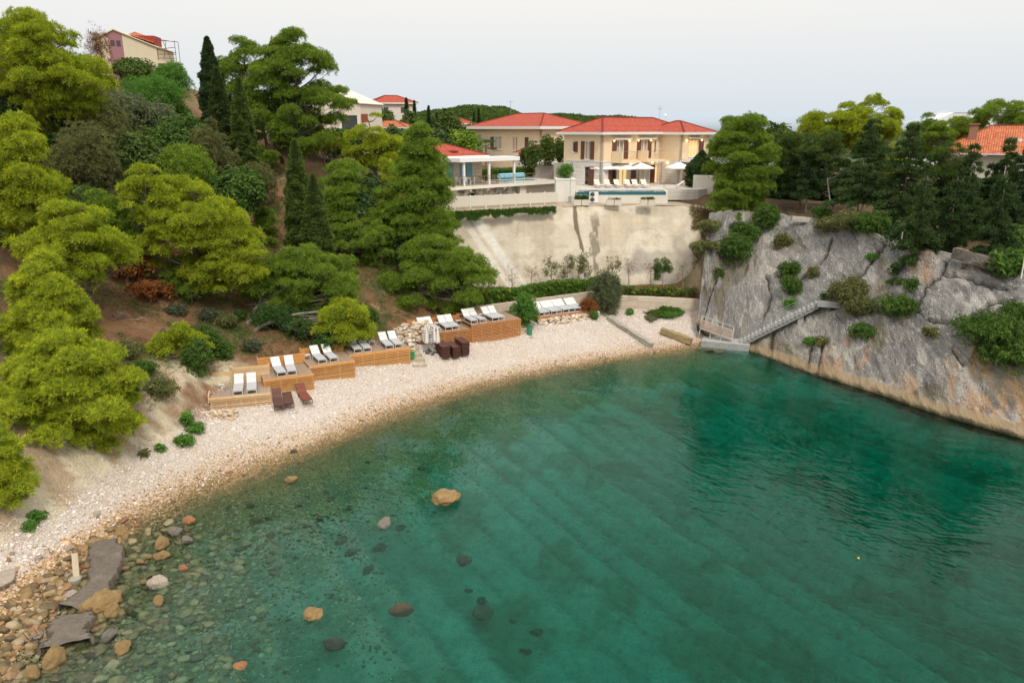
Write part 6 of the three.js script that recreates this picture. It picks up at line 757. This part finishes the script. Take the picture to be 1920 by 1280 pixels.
{ // dry grass in the corner between the cliff and the rock: uncountable
  const F = new Foliage(), cb = new THREE.CatmullRomCurve3(CB.map(([x, d, h]) => V(x, h - .8, -d))), ct = new THREE.CatmullRomCurve3(CT.map(([x, d, h]) => V(x, h, -d))); for (let k = 0; k < 2600; k++) { const u = R(.78, 1), v = Math.pow(rnd(), .8); if (fbm(u * 30, v * 6, 3) < .42) continue; const a = cb.getPoint(u).lerp(ct.getPoint(u), v); F.add(a.add(V(0, .15, .35)), V(R(-.4, .2), 1, R(.1, .7)), R(.6, 1.3), rnd() < .5 ? TONE.khaki : TONE.tan); } const o = F.mesh(scene, TUFT.olive, 'corner_grass'); o.userData = { kind: 'stuff', label: 'dry grass and scrub in the corner between cliff and rock', category: 'grass' }; }
// --- on the rock face ---
for (const [px, py, r, h, tone, lab] of [[1375, 490, 2.2, 2.6, 'shrub', 'large dark bush in the gully at the cliff corner'], [1395, 455, 1.8, 2.0, 'shrub', 'dark bush above the gully bush'], [1435, 428, 2.0, 2.2, 'shrub', 'bush below the first plateau pine'], [1470, 462, 1.2, 1.2, 'khaki', 'small dry bush under the path edge'], [1478, 520, 1.3, 1.5, 'shrub', 'bush in the cleft above the stair'], [1478, 552, 1.3, 1.6, 'shrub', 'dark bush beside the stair railing'], [1485, 575, .8, .8, 'fresh', 'small bright bush just above the stair'], [1525, 522, .8, .8, 'khaki', 'dry tuft by the rock cleft'], [1590, 572, 1.9, 2.1, 'khaki', 'yellowish bush above the stair landing'], [1612, 590, 1.3, 1.4, 'khaki', 'second yellowish bush beyond the stair landing'], [1555, 560, .8, .7, 'shrub', 'small bush touching the stair landing'], [1612, 635, 1.3, 1.1, 'shrub', 'low dark bush on the mid rock'], [1680, 590, 1.8, 1.5, 'shrub', 'dark bush on the rock crack'], [1705, 545, .6, 1.0, 'shrub', 'small upright bush above the rock crack'], [1855, 640, 3.0, 2.0, 'shrub', 'broad dark bush hanging on the rock'], [1895, 690, 2.6, 1.9, 'shrub', 'lower part of the hanging bushes on the rock'], [1910, 600, 1.4, 1.2, 'shrub', 'small bush above the hanging bushes'], [1633, 486, .6, .6, 'fresh', 'small green bush on the pale rock'], [1690, 533, .5, .4, 'shrub', 'tiny green cushion on the rock'], [1600, 425, 2.4, 1.4, 'khaki', 'dry scrub along the path edge'], [1560, 430, 1.6, 1, 'khaki', 'scrub on the rock rim'], [1540, 400, 1.2, 1.0, 'shrub', 'round shrub beside the plateau path'], [1640, 418, 2.2, 1.6, 'shrub', 'round shrub behind the lamp post'], [1322, 470, 1.5, .7, 'khaki', 'flat dry bush at the end of the beige cliff'], [1328, 430, 1.5, .8, 'khaki', 'grassy bush where the cliff meets the rock'], [1345, 520, .9, .8, 'shrub', 'bush low in the corner gully'], [1520, 640, .7, .4, 'fresh', 'bright creeper under the stair'], [1540, 640, .8, .5, 'khaki', 'dry tuft below the stair'], [1745, 630, .8, .5, 'khaki', 'dry tuft in the long crack']])
  bush('rock_bush', lab, onRock(px, py).add(V(0, -.15, 0)), [r, h, r * .8], tone, { n: 170, leaf: tone === 'khaki' ? 'olive' : 'leaf', size: 1.15 });
// --- plateau trees on the right ---
pine('pine at the corner of the plateau with boughs over the rock', [1330, 208, 1452, 420], 84, { tone: 'pine', pads: 62, rz: 3.6, foot: V(25, H(25, 85), -85) });
pine('low pine spilling over the plateau corner', [1335, 330, 1400, 425], 82, { tone: 'pine', pads: 18, pr: .9, foot: V(23.5, H(23.5, 83.5), -83.5) });
pine('grey-trunked pine second along the plateau path', [1440, 235, 1540, 340], 86, { tone: 'deep', pads: 36, foot: V(32, H(32, 85), -85), tr: .16, bark: M_BARKG, dead: 6 });
pine('bright flat-topped pine above the plateau grove', [1490, 200, 1610, 300], 92, { tone: 'bright', pads: 40, shape: 'umbrella', foot: V(38, H(38, 92), -92) });
pine('highest bright pine of the plateau grove', [1560, 178, 1688, 300], 90, { tone: 'bright', pads: 46, shape: 'umbrella', foot: V(42, H(42, 90), -90), tr: .22 });
pine('thin-trunked pine leaning beside the lamp post', [1500, 250, 1600, 330], 82, { tone: 'deep', pads: 26, foot: V(33.5, H(33.5, 80), -80), tr: .13, dead: 8, bark: M_BARKG });
pine('bright pine between the fir and the orange-roofed house', [1640, 265, 1700, 350], 86, { tone: 'bright', pads: 22, foot: V(43, H(43, 86), -86) });
pine('pine with open crown in front of the far hotel', [1710, 215, 1790, 300], 96, { tone: 'pine', pads: 28, shape: 'umbrella', foot: V(53, H(53, 96), -96) });
pine('mid-green pine screening the chimney end of the orange roof', [1725, 262, 1812, 400], 74, { tone: 'deep', pads: 34, foot: V(42.5, H(42.5, 74), -74) });
pine('broad pine behind the orange tiled roof', [1790, 195, 1960, 300], 104, { tone: 'pine', pads: 50, shape: 'umbrella', foot: V(66, H(66, 104), -104) });
for (const [bb, d, tone, lab, bare] of [[[1590, 215, 1690, 430], 80, 'fir', 'dark fir with bare lower trunk in the middle of the grove', .35], [[1480, 260, 1570, 410], 82, 'dark', 'shadowy fir behind the thin pine trunks', .3], [[1640, 225, 1790, 470], 72, 'fir', 'tall broad fir at the edge of the rock', 0], [[1560, 300, 1680, 430], 76, 'fir', 'mid-height fir beside the lamp post', .4], [[1690, 330, 1790, 480], 64, 'fir', 'low fir growing over the rock edge', 0], [[1795, 262, 1868, 470], 67, 'fir', 'tall fir standing before the orange tiled roof', 0], [[1865, 250, 1935, 480], 69, 'fir', 'tall fir at the gable of the orange-roofed house', 0], [[1790, 285, 1850, 470], 68, 'dark', 'slim dark fir before the orange tiled roof', 0], [[1830, 300, 1900, 480], 70, 'dark', 'dark fir in front of the house windows', 0], [[1835, 320, 1945, 525], 60, 'dark', 'broad dark fir above the path wall end', 0], [[1745, 330, 1850, 490], 64, 'dark', 'bushy dark fir behind the rough stone wall', 0], [[1880, 270, 1990, 500], 66, 'dark', 'very dark fir at the end of the plateau', 0], [[1750, 340, 1830, 470], 74, 'dark', 'dark fir below the house balcony', 0], [[1440, 300, 1510, 400], 90, 'dark', 'dark conifer behind the grey-trunked pine', .1], [[1525, 230, 1570, 330], 94, 'dark', 'dark pointed conifer behind the bright pines', 0]]) fir(lab, bb, d, { tone, bare });
cypress('dark conifer beside the villa wall', [1290, 285, 1345, 400], 93, { tone: 'dark' });
for (const [px, py, d, r, h, tone, lab] of [[1700, 450, 68, 3, 2.6, 'dark', 'dark hedge mass behind the rock-edge fir'], [1760, 440, 76, 5, 3, 'dark', 'dark undergrowth below the orange-roofed house'], [1850, 450, 72, 4, 3, 'dark', 'dark undergrowth behind the stone wall'], [1895, 490, 58, 2.2, 1.6, 'shrub', 'rounded shrub at the path end'], [1905, 460, 62, 2.6, 2, 'shrub', 'clipped shrub above the path end'], [1520, 385, 94, 4, 2.4, 'dark', 'dark hedge behind the plateau trunks'], [1450, 395, 92, 3, 2.2, 'dark', 'dark hedge near the villa end'], [1600, 390, 92, 5, 2.6, 'dark', 'long dark hedge behind the lamp post']]) bush('undergrowth', lab, (() => { const c = atDist(px, py, d); return V(c.x, Math.max(H(c.x, d), c.y - h * .6), c.z); })(), [r, h, r * .6], tone, { n: 120, leaf: 'bigleaf', lumps: 14, size: 1.5 });
{ const A = atHeight(1405, 348, 13.2), t = thing('garden_wall', 'pale garden wall among the trunks of the plateau corner pine', 'wall', [A.x, 11, -100], 0); part(t, 'wall', uvBox(box(7, 3.0, .3, 0, 1.5, 0), .3), plaster([.62, .55, .45])); part(t, 'coping', box(7.1, .08, .4, 0, 3.043, 0), M_TRIM); const q = thing('end_wall', 'white terrace end wall with green sheeting beside the villa', 'wall', [22.6, VY - .6, -90.6], -.3); part(q, 'wall', uvBox(box(2.6, 2.4, .25, 0, .9, 0), .3), plaster([.72, .66, .56])); part(q, 'sheeting', box(1.6, 2.6, .04, 2.2, .6, .1), mat([.02, .10, .09], .8)); }
// --- distance: dark trees behind the houses, wooded hills ---
const FAR = [[690, 195, 745, 290, 140, 'deep'], [745, 215, 790, 290, 135, 'deep'], [790, 225, 830, 285, 150, 'fir'], [825, 215, 868, 280, 150, 'deep'], [868, 235, 900, 280, 140, 'deep'], [780, 245, 850, 300, 128, 'fir'], [840, 245, 900, 290, 130, 'pine'], [715, 240, 770, 300, 126, 'fir'], [700, 205, 730, 250, 160, 'deep'], [900, 238, 930, 270, 160, 'deep'], [1700, 232, 1750, 290, 130, 'fir'], [1420, 230, 1480, 300, 120, 'deep']];
FAR.forEach(([a, b, c, e, d, tone], i) => { const k = pxSize(d), p = atDist((a + c) / 2, e, d); bush('far_tree', ['dark round pine directly behind the apartment house', 'dark leafy tree below the far white house', 'dark tree between two far cypresses', 'round tree before the wooded hill', 'dark tree next to the rear villa', 'broad dark tree behind the poolhouse', 'pale green tree behind the poolhouse roof', 'dark tree behind the tapering pine', 'tree behind the far white house', 'small far tree above the rear villa eaves', 'dark tree before the far hotel', 'dark tree behind the plateau corner pine'][i], V(p.x, p.y, p.z), [(c - a) / 2 * k, (e - b) * k * .82, (c - a) / 2 * k], tone, { n: 90, leaf: 'bigleaf', lumps: 14, size: 2, cat: 'tree' }); });
[[757, 185, 766, 280], [773, 190, 780, 270], [799, 200, 808, 280], [830, 205, 838, 275], [893, 205, 902, 265], [885, 210, 892, 265], [815, 212, 822, 270]].forEach((bb, i) => cypress(['tallest thin cypress beyond the poolhouse', 'thin cypress second along the far row', 'thin cypress in the middle of the far row', 'thin cypress before the wooded hill', 'thin cypress beside the rear villa roof', 'twin of the cypress beside the rear villa roof', 'short cypress in the far row'][i], bb, 140 + i * 4, { tone: 'dark', den: .8 }));
function hill(x, d, w, dep, h, n, seed) { const g = new THREE.PlaneGeometry(w, dep, 60, 30); g.rotateX(-Math.PI / 2); const p = g.attributes.position; for (let i = 0; i < p.count; i++) { const u = p.getX(i) / w * 2, v = p.getZ(i) / dep * 2, k = Math.max(0, 1 - u * u) * Math.max(0, 1 - v * v); p.setY(i, h * Math.pow(k, .8) * (.75 + .5 * fbm(u * 2.5 + seed, v * 2.5, 4)) - 2); } g.computeVertexNormals(); g.translate(x, 8, -d); structure('hill', g, mat([.03, .045, .02], 1));
  const F = new Foliage(); for (let k = 0; k < n; k++) { const u = R(-1, 1), v = R(-.6, 1), kk = Math.max(0, 1 - u * u) * Math.max(0, 1 - v * v), y = h * Math.pow(kk, .8) * (.75 + .5 * fbm(u * 2.5 + seed, v * 2.5, 4)) + 6; F.add(V(x + u * w / 2, y, -d + v * dep / 2), V(R(-.3, .3), 1, R(-.3, .3)), R(5, 10), TONE.deep); } const o = F.mesh(scene, TUFT.leaf, numbered('forest')); o.userData = { kind: 'stuff', label: seed === 1 ? 'wooded hill on the skyline behind the rear villa' : 'low wooded ridge on the skyline', category: 'forest' }; }
hill(-22, 430, 120, 120, 26, 16000, 1); hill(45, 560, 200, 120, 22, 16000, 5); hill(250, 420, 240, 120, 12, 4000, 9);
console.log('instances', TOTAL);
// ---------- stones ----------
rnd = mulberry(606);
{ // shingle: uncountable, real stones
  const geos = [0, 1].map((k) => { const g = new THREE.IcosahedronGeometry(1, 0), p = g.attributes.position; for (let i = 0; i < p.count; i++) { const v = V(p.getX(i), p.getY(i), p.getZ(i)), n = .8 + .45 * vn(v.x * 3 + k * 7, v.y * 3 + v.z * 5); p.setXYZ(i, v.x * n * 1.15, v.y * n * .65, v.z * n); } g.computeVertexNormals(); return g; });
  const pm = mat(0xffffff, .9), tones = [[.60, .54, .48], [.55, .49, .43], [.65, .61, .565], [.51, .42, .34], [.59, .515, .45], [.45, .385, .33]], bedT = [[.13, .105, .045], [.18, .15, .07], [.085, .075, .03], [.24, .20, .11], [.11, .10, .05]], wetT = [[.28, .17, .07], [.36, .23, .10], [.20, .13, .058], [.42, .31, .17], [.15, .10, .05]];
  for (const [k, N] of [[0, 125000], [1, 38000]]) { const M = [], C = []; let guard = 0; while (M.length < N && guard++ < N * 12) { const x = R(-27, 21), d = R(17, 77), h = H(x, d); if (k === 0 ? (h < -.15 || h > 2.6) : (h > .05 || h < -1.6)) continue; const inb = inside(BEACH, x, d); if (k === 0 && !inb && (distTo(BACKLINE, x, d) > .7 || rnd() < .8 || h > 2.4)) continue; if (k === 1 && rnd() < sst(-.4, -1.5, h)) continue; const big = rnd() < (d < 40 ? .05 : .012), s = (big ? R(.06, .11) : R(.02, .05)) * (k ? 1.25 : 1) * (d < 36 && rnd() < .3 ? 1.4 : 1); M.push(new THREE.Matrix4().compose(V(x, h + s * .2, -d), new THREE.Quaternion().setFromEuler(new THREE.Euler(R(-.5, .5), R(0, 6.28), R(-.5, .5))), V(s, s, s))); const w = h + R(-.16, .16), t = k ? pick(bedT) : w < .2 ? pick(wetT) : w < .55 && rnd() < .55 + (d < 38 ? .3 : 0) ? (rnd() < .5 ? pick(wetT) : [.56, .39, .24]) : pick(tones), j = R(.85, 1.15); C.push(t[0] * j, t[1] * j, t[2] * j); }
    const o = new THREE.InstancedMesh(geos[k], pm, M.length); M.forEach((m, i) => o.setMatrixAt(i, m)); o.instanceColor = new THREE.InstancedBufferAttribute(new Float32Array(C), 3); o.name = k ? 'seabed_pebbles' : 'pebbles'; o.userData = { kind: 'stuff', label: k ? 'brown cobbles under the shallow water along the shore' : 'pale pink and white shingle covering the beach', category: 'pebbles' }; o.castShadow = o.receiveShadow = true; scene.add(o); }
}
{ // wet cobbles thick along the rocky corner: uncountable
  const M = [], C = [], cm = mat(0xffffff, .6); const tn = [[.20, .125, .048], [.26, .17, .075], [.14, .09, .037], [.31, .24, .15], [.11, .075, .033], [.24, .125, .055]], tn2 = [[.13, .10, .04], [.18, .14, .06], [.09, .075, .03], [.22, .18, .09]]; let guard = 0; while (M.length < 2600 && guard++ < 90000) { const x = R(-26, -9), d = R(19, 36), h = H(x, d); if (h > .25 || h < -.75 || rnd() > sst(-.9, -.1, h) * (d < 33 ? 1 : .4)) continue; const s = Math.pow(rnd(), 2.2) * .2 + .07; M.push(new THREE.Matrix4().compose(V(x, h + s * .35, -d), new THREE.Quaternion().setFromEuler(new THREE.Euler(R(-.5, .5), R(0, 6.28), R(-.5, .5))), V(s * R(.9, 1.4), s * R(.7, 1), s))); const t = h + s * .5 < -.02 ? pick(tn2) : pick(tn), j = R(.8, 1.2); C.push(t[0] * j, t[1] * j, t[2] * j); }
  const o = new THREE.InstancedMesh(STONES[2], cm, M.length); M.forEach((m, i) => o.setMatrixAt(i, m)); o.instanceColor = new THREE.InstancedBufferAttribute(new Float32Array(C), 3); o.name = 'shore_cobbles'; o.userData = { kind: 'stuff', label: 'wet brown cobbles crowding the rocky end of the shore', category: 'cobbles' }; o.castShadow = o.receiveShadow = true; scene.add(o); }
const rockTex = tex(512, 512, (u, v) => .7 + .5 * tfbm(u, v, 8, 5) + .3 * (tfbm(u, v, 60, 3) - .5));
const bMat = { ochre: mat([.40, .255, .10], .7, { map: rockTex, bumpMap: soilBump, bumpScale: .08 }), pale: mat([.58, .48, .38], .9, { map: rockTex, bumpMap: soilBump, bumpScale: .08 }), orange: mat([.44, .20, .085], .8, { map: rockTex, bumpMap: soilBump, bumpScale: .06 }), dark: mat([.115, .10, .05], .85, { map: rockTex, bumpMap: soilBump, bumpScale: .1 }), grey: mat([.27, .235, .19], .85, { map: rockTex, bumpMap: soilBump, bumpScale: .08 }) };
const BG = []; for (let k = 0; k < 7; k++) BG.push((() => { const g = boulderGeo(11 + k * 13, .72, 1.1), p = g.attributes.position, uv = new Float32Array(p.count * 2); for (let i = 0; i < p.count; i++) { uv[2 * i] = p.getX(i) + p.getY(i) * .5; uv[2 * i + 1] = p.getZ(i) + p.getY(i) * .5; } g.setAttribute('uv', new THREE.BufferAttribute(uv, 2)); return g; })());
function boulder(label, px, py, w, kind, o = {}) { // px, py = centre of the stone, w = width in photo pixels
  const p = o.deep !== undefined ? atHeight(px, py, o.deep) : onGround(px, py), d = -p.z, s = w * pxSize(d * 1.05) / 2, m = part(scene, numbered('boulder'), BG[Math.floor(rnd() * 7)], bMat[kind]); const y = Math.max(H(p.x, d), o.deep !== undefined ? o.deep - .35 * s : -9);
  m.position.set(p.x, (o.deep !== undefined ? o.deep : H(p.x, d)) + s * (o.lift || .22), p.z); m.scale.set(s * R(.95, 1.15), s * (o.sy || R(.75, 1)), s * (o.sz || R(.7, .95))); m.rotation.set(R(-.15, .15), o.ry || R(0, 6.28), R(-.15, .15)); m.userData = { label, category: 'boulder' }; if (o.group) m.userData.group = o.group; return m;
}
boulder('big two-toned ochre boulder breaking the water surface alone', 836, 945, 58, 'ochre', { deep: -.12, lift: .35, sy: 1 }); boulder('small golden wet boulder breaking the surface by itself', 586, 1156, 46, 'ochre', { deep: -.1, lift: .3 });
boulder('brown boulder just under the surface beside the golden one', 752, 1150, 44, 'dark', { deep: -.35, sy: 1.1 }); boulder('jagged grey boulder sunk below the golden one', 625, 1222, 48, 'dark', { deep: -.7, sy: 1.2 }); boulder('small orange rock at the surface over dark stones', 452, 1250, 30, 'orange', { deep: -.08 }); boulder('lone round boulder on the pale seabed ribs', 870, 1062, 32, 'dark', { deep: -.9, sy: 1.2 }); boulder('flat pale boulder lying on the deep seabed', 905, 1166, 48, 'dark', { deep: -1.3, sy: .9 }); boulder('whitish flat stone awash near the big ochre boulder', 722, 985, 38, 'grey', { deep: -.2, sy: .6 });
[[690, 1085, 26], [712, 1045, 30], [750, 1008, 22], [660, 1050, 26], [640, 1028, 28], [620, 945, 20], [610, 932, 16], [508, 1012, 22], [505, 980, 20], [790, 890, 18], [690, 875, 14], [560, 955, 18], [550, 850, 14], [470, 955, 22], [480, 985, 24], [420, 1010, 26], [905, 1150, 22], [880, 1130, 18], [1005, 1215, 26], [985, 1250, 26], [960, 1190, 18], [600, 985, 18], [655, 965, 16]].forEach(([a, b, w]) => boulder('brown stone lying under the clear shallow water', a, b, w, 'dark', { group: 'stones under the shallow water', sy: 1.1 }));
boulder('wet orange stone at the waterline by itself, beach middle', 547, 901, 26, 'ochre', { deep: -.02 });
// shoreline cluster
for (const [a, b, w, kind, lab] of [[354, 979, 30, 'orange', 'red-brown boulder at the outer end of the shore cluster'], [328, 1000, 36, 'grey', 'grey-topped boulder next to the red-brown one'], [302, 1023, 44, 'ochre', 'wide flat ochre boulder in the shore cluster'], [302, 1045, 36, 'ochre', 'ochre boulder in front of the wide flat one'], [230, 1001, 32, 'ochre', 'tilted ochre slab on the wet shingle'], [350, 1015, 28, 'grey', 'long grey stone beside the grey-topped boulder'], [262, 1055, 20, 'ochre', 'small ochre stone near the slab path'], [278, 1046, 18, 'ochre', 'small rounded ochre stone in the cluster'], [343, 1067, 22, 'orange', 'small orange stone in deeper water'], [235, 1067, 16, 'ochre', 'pebble-like ochre boulder at the slab path edge'], [270, 1067, 18, 'grey', 'grey stone inside the shore cluster'], [296, 1098, 48, 'pale', 'large pale round boulder standing in the water'], [268, 1094, 18, 'ochre', 'small stone touching the pale round boulder'], [297, 1130, 32, 'ochre', 'wet ochre boulder beside the pale round one'], [190, 1140, 84, 'ochre', 'very large flat-topped ochre rock joined to the slab path'], [212, 1150, 40, 'ochre', 'ochre rock below the very large one'], [250, 1160, 26, 'dark', 'dark round stone in the water by the large rock'], [206, 1195, 42, 'grey', 'grey speckled boulder in the shallows'], [230, 1218, 46, 'ochre', 'long wet ochre boulder near the grey speckled one'], [172, 1170, 26, 'ochre', 'ochre stone under the large rock'], [180, 1182, 20, 'ochre', 'small ochre stone beside the lower slab'], [100, 1240, 70, 'ochre', 'big square ochre rock below the lower slab'], [170, 1240, 36, 'dark', 'dark submerged rock beside the square one'], [205, 1250, 30, 'dark', 'second dark submerged rock'], [60, 1265, 44, 'ochre', 'ochre rock in the stony shallows'], [20, 1235, 24, 'ochre', 'rounded stone in the stony shallows'], [25, 1262, 26, 'ochre', 'brown stone next to the rounded one'], [130, 1032, 26, 'pale', 'white stone beside the slab path'], [150, 1052, 20, 'orange', 'orange stone beside the wooden post'], [152, 1065, 22, 'orange', 'second orange stone beside the wooden post'], [127, 1083, 20, 'pale', 'pale stone left of the wooden post foot'], [135, 1120, 34, 'pale', 'white rock on the inner edge of the slab path'], [73, 1048, 22, 'pale', 'white stone alone on the shingle'], [22, 1042, 16, 'pale', 'small pale stone at the clay foot'], [16, 1052, 14, 'orange', 'small orange stone at the clay foot'], [53, 1102, 18, 'pale', 'flat pale stone on the wet shingle'], [180, 968, 20, 'pale', 'flat sand-coloured stone on the dry shingle'], [430, 887, 14, 'orange', 'small orange stone at the waterline'], [440, 1050, 20, 'dark', 'dark stone under the water beyond the cluster'], [395, 1060, 22, 'dark', 'dark stone in the water beside the orange one'], [430, 955, 16, 'dark', 'dark stone in the shallows by the shingle'], [100, 1210, 24, 'pale', 'pinkish rock by the driftwood tangle']]) { const q = atHeight(a, b, 0), wetSpot = H(q.x, -q.z) < .05, sunk = /under the water|submerged|in the water by|in the water beside|shallows by/.test(lab); boulder(lab, a, b, w * .85, kind, wetSpot && !sunk ? { deep: -.06, lift: .26, sy: 1.15 } : { lift: .3 }); }
[[1330, 659], [1350, 661]].forEach(([a, b], i) => boulder(i ? 'flat brown stone awash below the stair quay, outer one' : 'flat brown stone awash below the stair quay, inner one', a, b, 22, 'dark', { deep: -.08, sy: .4 }));
{ const r = boulder('large pale slanting slab at the edge of the clay bank', 8, 1095, 70, 'pale', { sy: .4 }); }
// wet concrete slab path broken in two
function slabPath(label, px, w, h) { const pts = px.map(([a, b]) => atHeight(a, b, h)), c = new THREE.CatmullRomCurve3(pts), n = 90, pos = [], idx = [], K = 16; for (let i = 0; i <= n; i++) { const u = i / n, p = c.getPoint(u), t = c.getTangent(u), s = V(t.z, 0, -t.x).normalize(), ww = w * (.6 + .95 * fbm(u * 9, 3, 4)); for (let k = 0; k <= K; k++) { const e = k === 0 || k === K, v = Math.max(-1, Math.min(1, ((k - 1) / (K - 2)) * 2 - 1)); const q = p.clone().addScaledVector(s, v * ww * (1 + .4 * (fbm(u * 26, v * 2 + 40, 3) - .5))); pos.push(q.x, e ? h - .5 : h + .22 * (fbm(q.x * 1.6, q.z * 1.6, 4) - .5) + .07 * (fbm(q.x * 7, q.z * 7, 2) - .5) , q.z); } } for (let i = 0; i < n; i++) for (let k = 0; k < K; k++) { const a = i * (K + 1) + k; idx.push(a, a + K + 1, a + 1, a + 1, a + K + 1, a + K + 2); } const g = new THREE.BufferGeometry(); g.setAttribute('position', new THREE.Float32BufferAttribute(pos, 3)); g.setIndex(idx); g.computeVertexNormals(); const uv = new Float32Array(pos.length / 3 * 2); for (let i = 0; i < pos.length / 3; i++) { uv[2 * i] = pos[3 * i] / 2; uv[2 * i + 1] = pos[3 * i + 2] / 2; } g.setAttribute('uv', new THREE.BufferAttribute(uv, 2)); return single('concrete_slab', label, 'concrete slab', g, mat([.19, .155, .12], .36, { map: rockTex, bumpMap: soilBump, bumpScale: .12, side: THREE.DoubleSide })); }
slabPath('long wet grey concrete slab curving through the shore rocks', [[190, 1012], [197, 1035], [195, 1065], [182, 1095], [160, 1120], [135, 1138]], .62, .32); slabPath('lower wet concrete slab pooled with water below the large rock', [[140, 1150], [130, 1168], [126, 1188], [122, 1205]], .72, .3);
{ const p = onGround(144, 1094), t = thing('wooden_post', 'weathered board set upright in a round concrete footing', 'post', p, .2); part(t, 'board', uvBox(box(.26, 1.15, .09, 0, .75, 0).rotateZ(.1).rotateX(-.5), 1), mat([.52, .42, .30], .9, { map: woodTex })); part(t, 'footing', new THREE.CylinderGeometry(.28, .24, .3, 18).translate(-.02, .12, .1), mat([.30, .28, .21], .9)); part(t, 'rim', new THREE.TorusGeometry(.26, .03, 6, 20).rotateX(Math.PI / 2).translate(-.02, .27, .1), mat([.25, .24, .18], .9)); }
{ const a = onGround(68, 1185), b = onGround(84, 1152); single('old_plank', 'half buried old plank in the wet shingle', 'plank', beam(a.add(V(0, .08, 0)), b.add(V(0, .1, 0)), .14, .08), mat([.16, .12, .05], .9)); }
{ const c = onGround(70, 1208), t = thing('driftwood_tangle', 'tangle of bleached and dark driftwood roots at the water edge', 'driftwood', c); for (let k = 0; k < 46; k++) { const a = V(R(-.3, .3), R(.05, .35), R(-.3, .3)), b = a.clone().add(rdir().multiplyScalar(R(.2, .55))); b.y = Math.max(b.y, .03); part(t, 'root', bar(a, b, .022, 4, .008), k % 3 ? M_DEAD : mat([.02, .018, .015], .9)); } }
{ const p = onGround(452, 767).add(V(0, .2, 0)); }
{ // mooring lines in the shallows
  for (const [pts, lab] of [[[[465, 1115], [445, 1155], [438, 1190], [434, 1230]], 'dark rope lying along the shallow bed'], [[[376, 1200], [380, 1225], [384, 1252]], 'short dark rope near the small orange rock']]) { const P = pts.map(([a, b]) => { const q = atHeight(a, b, 0); return V(q.x, .015, q.z); }); single('rope', lab, 'rope', new THREE.TubeGeometry(new THREE.CatmullRomCurve3(P), 30, .018, 5), mat([.03, .06, .06], .8)); } }
{ const p = atHeight(1610, 1047, 0); single('small_buoy', 'tiny yellow float drifting on the deep water', 'buoy', new THREE.SphereGeometry(.06, 12, 8).translate(p.x, .02, p.z), mat([.6, .42, .03], .6)); }

renderer.render(scene, camera);
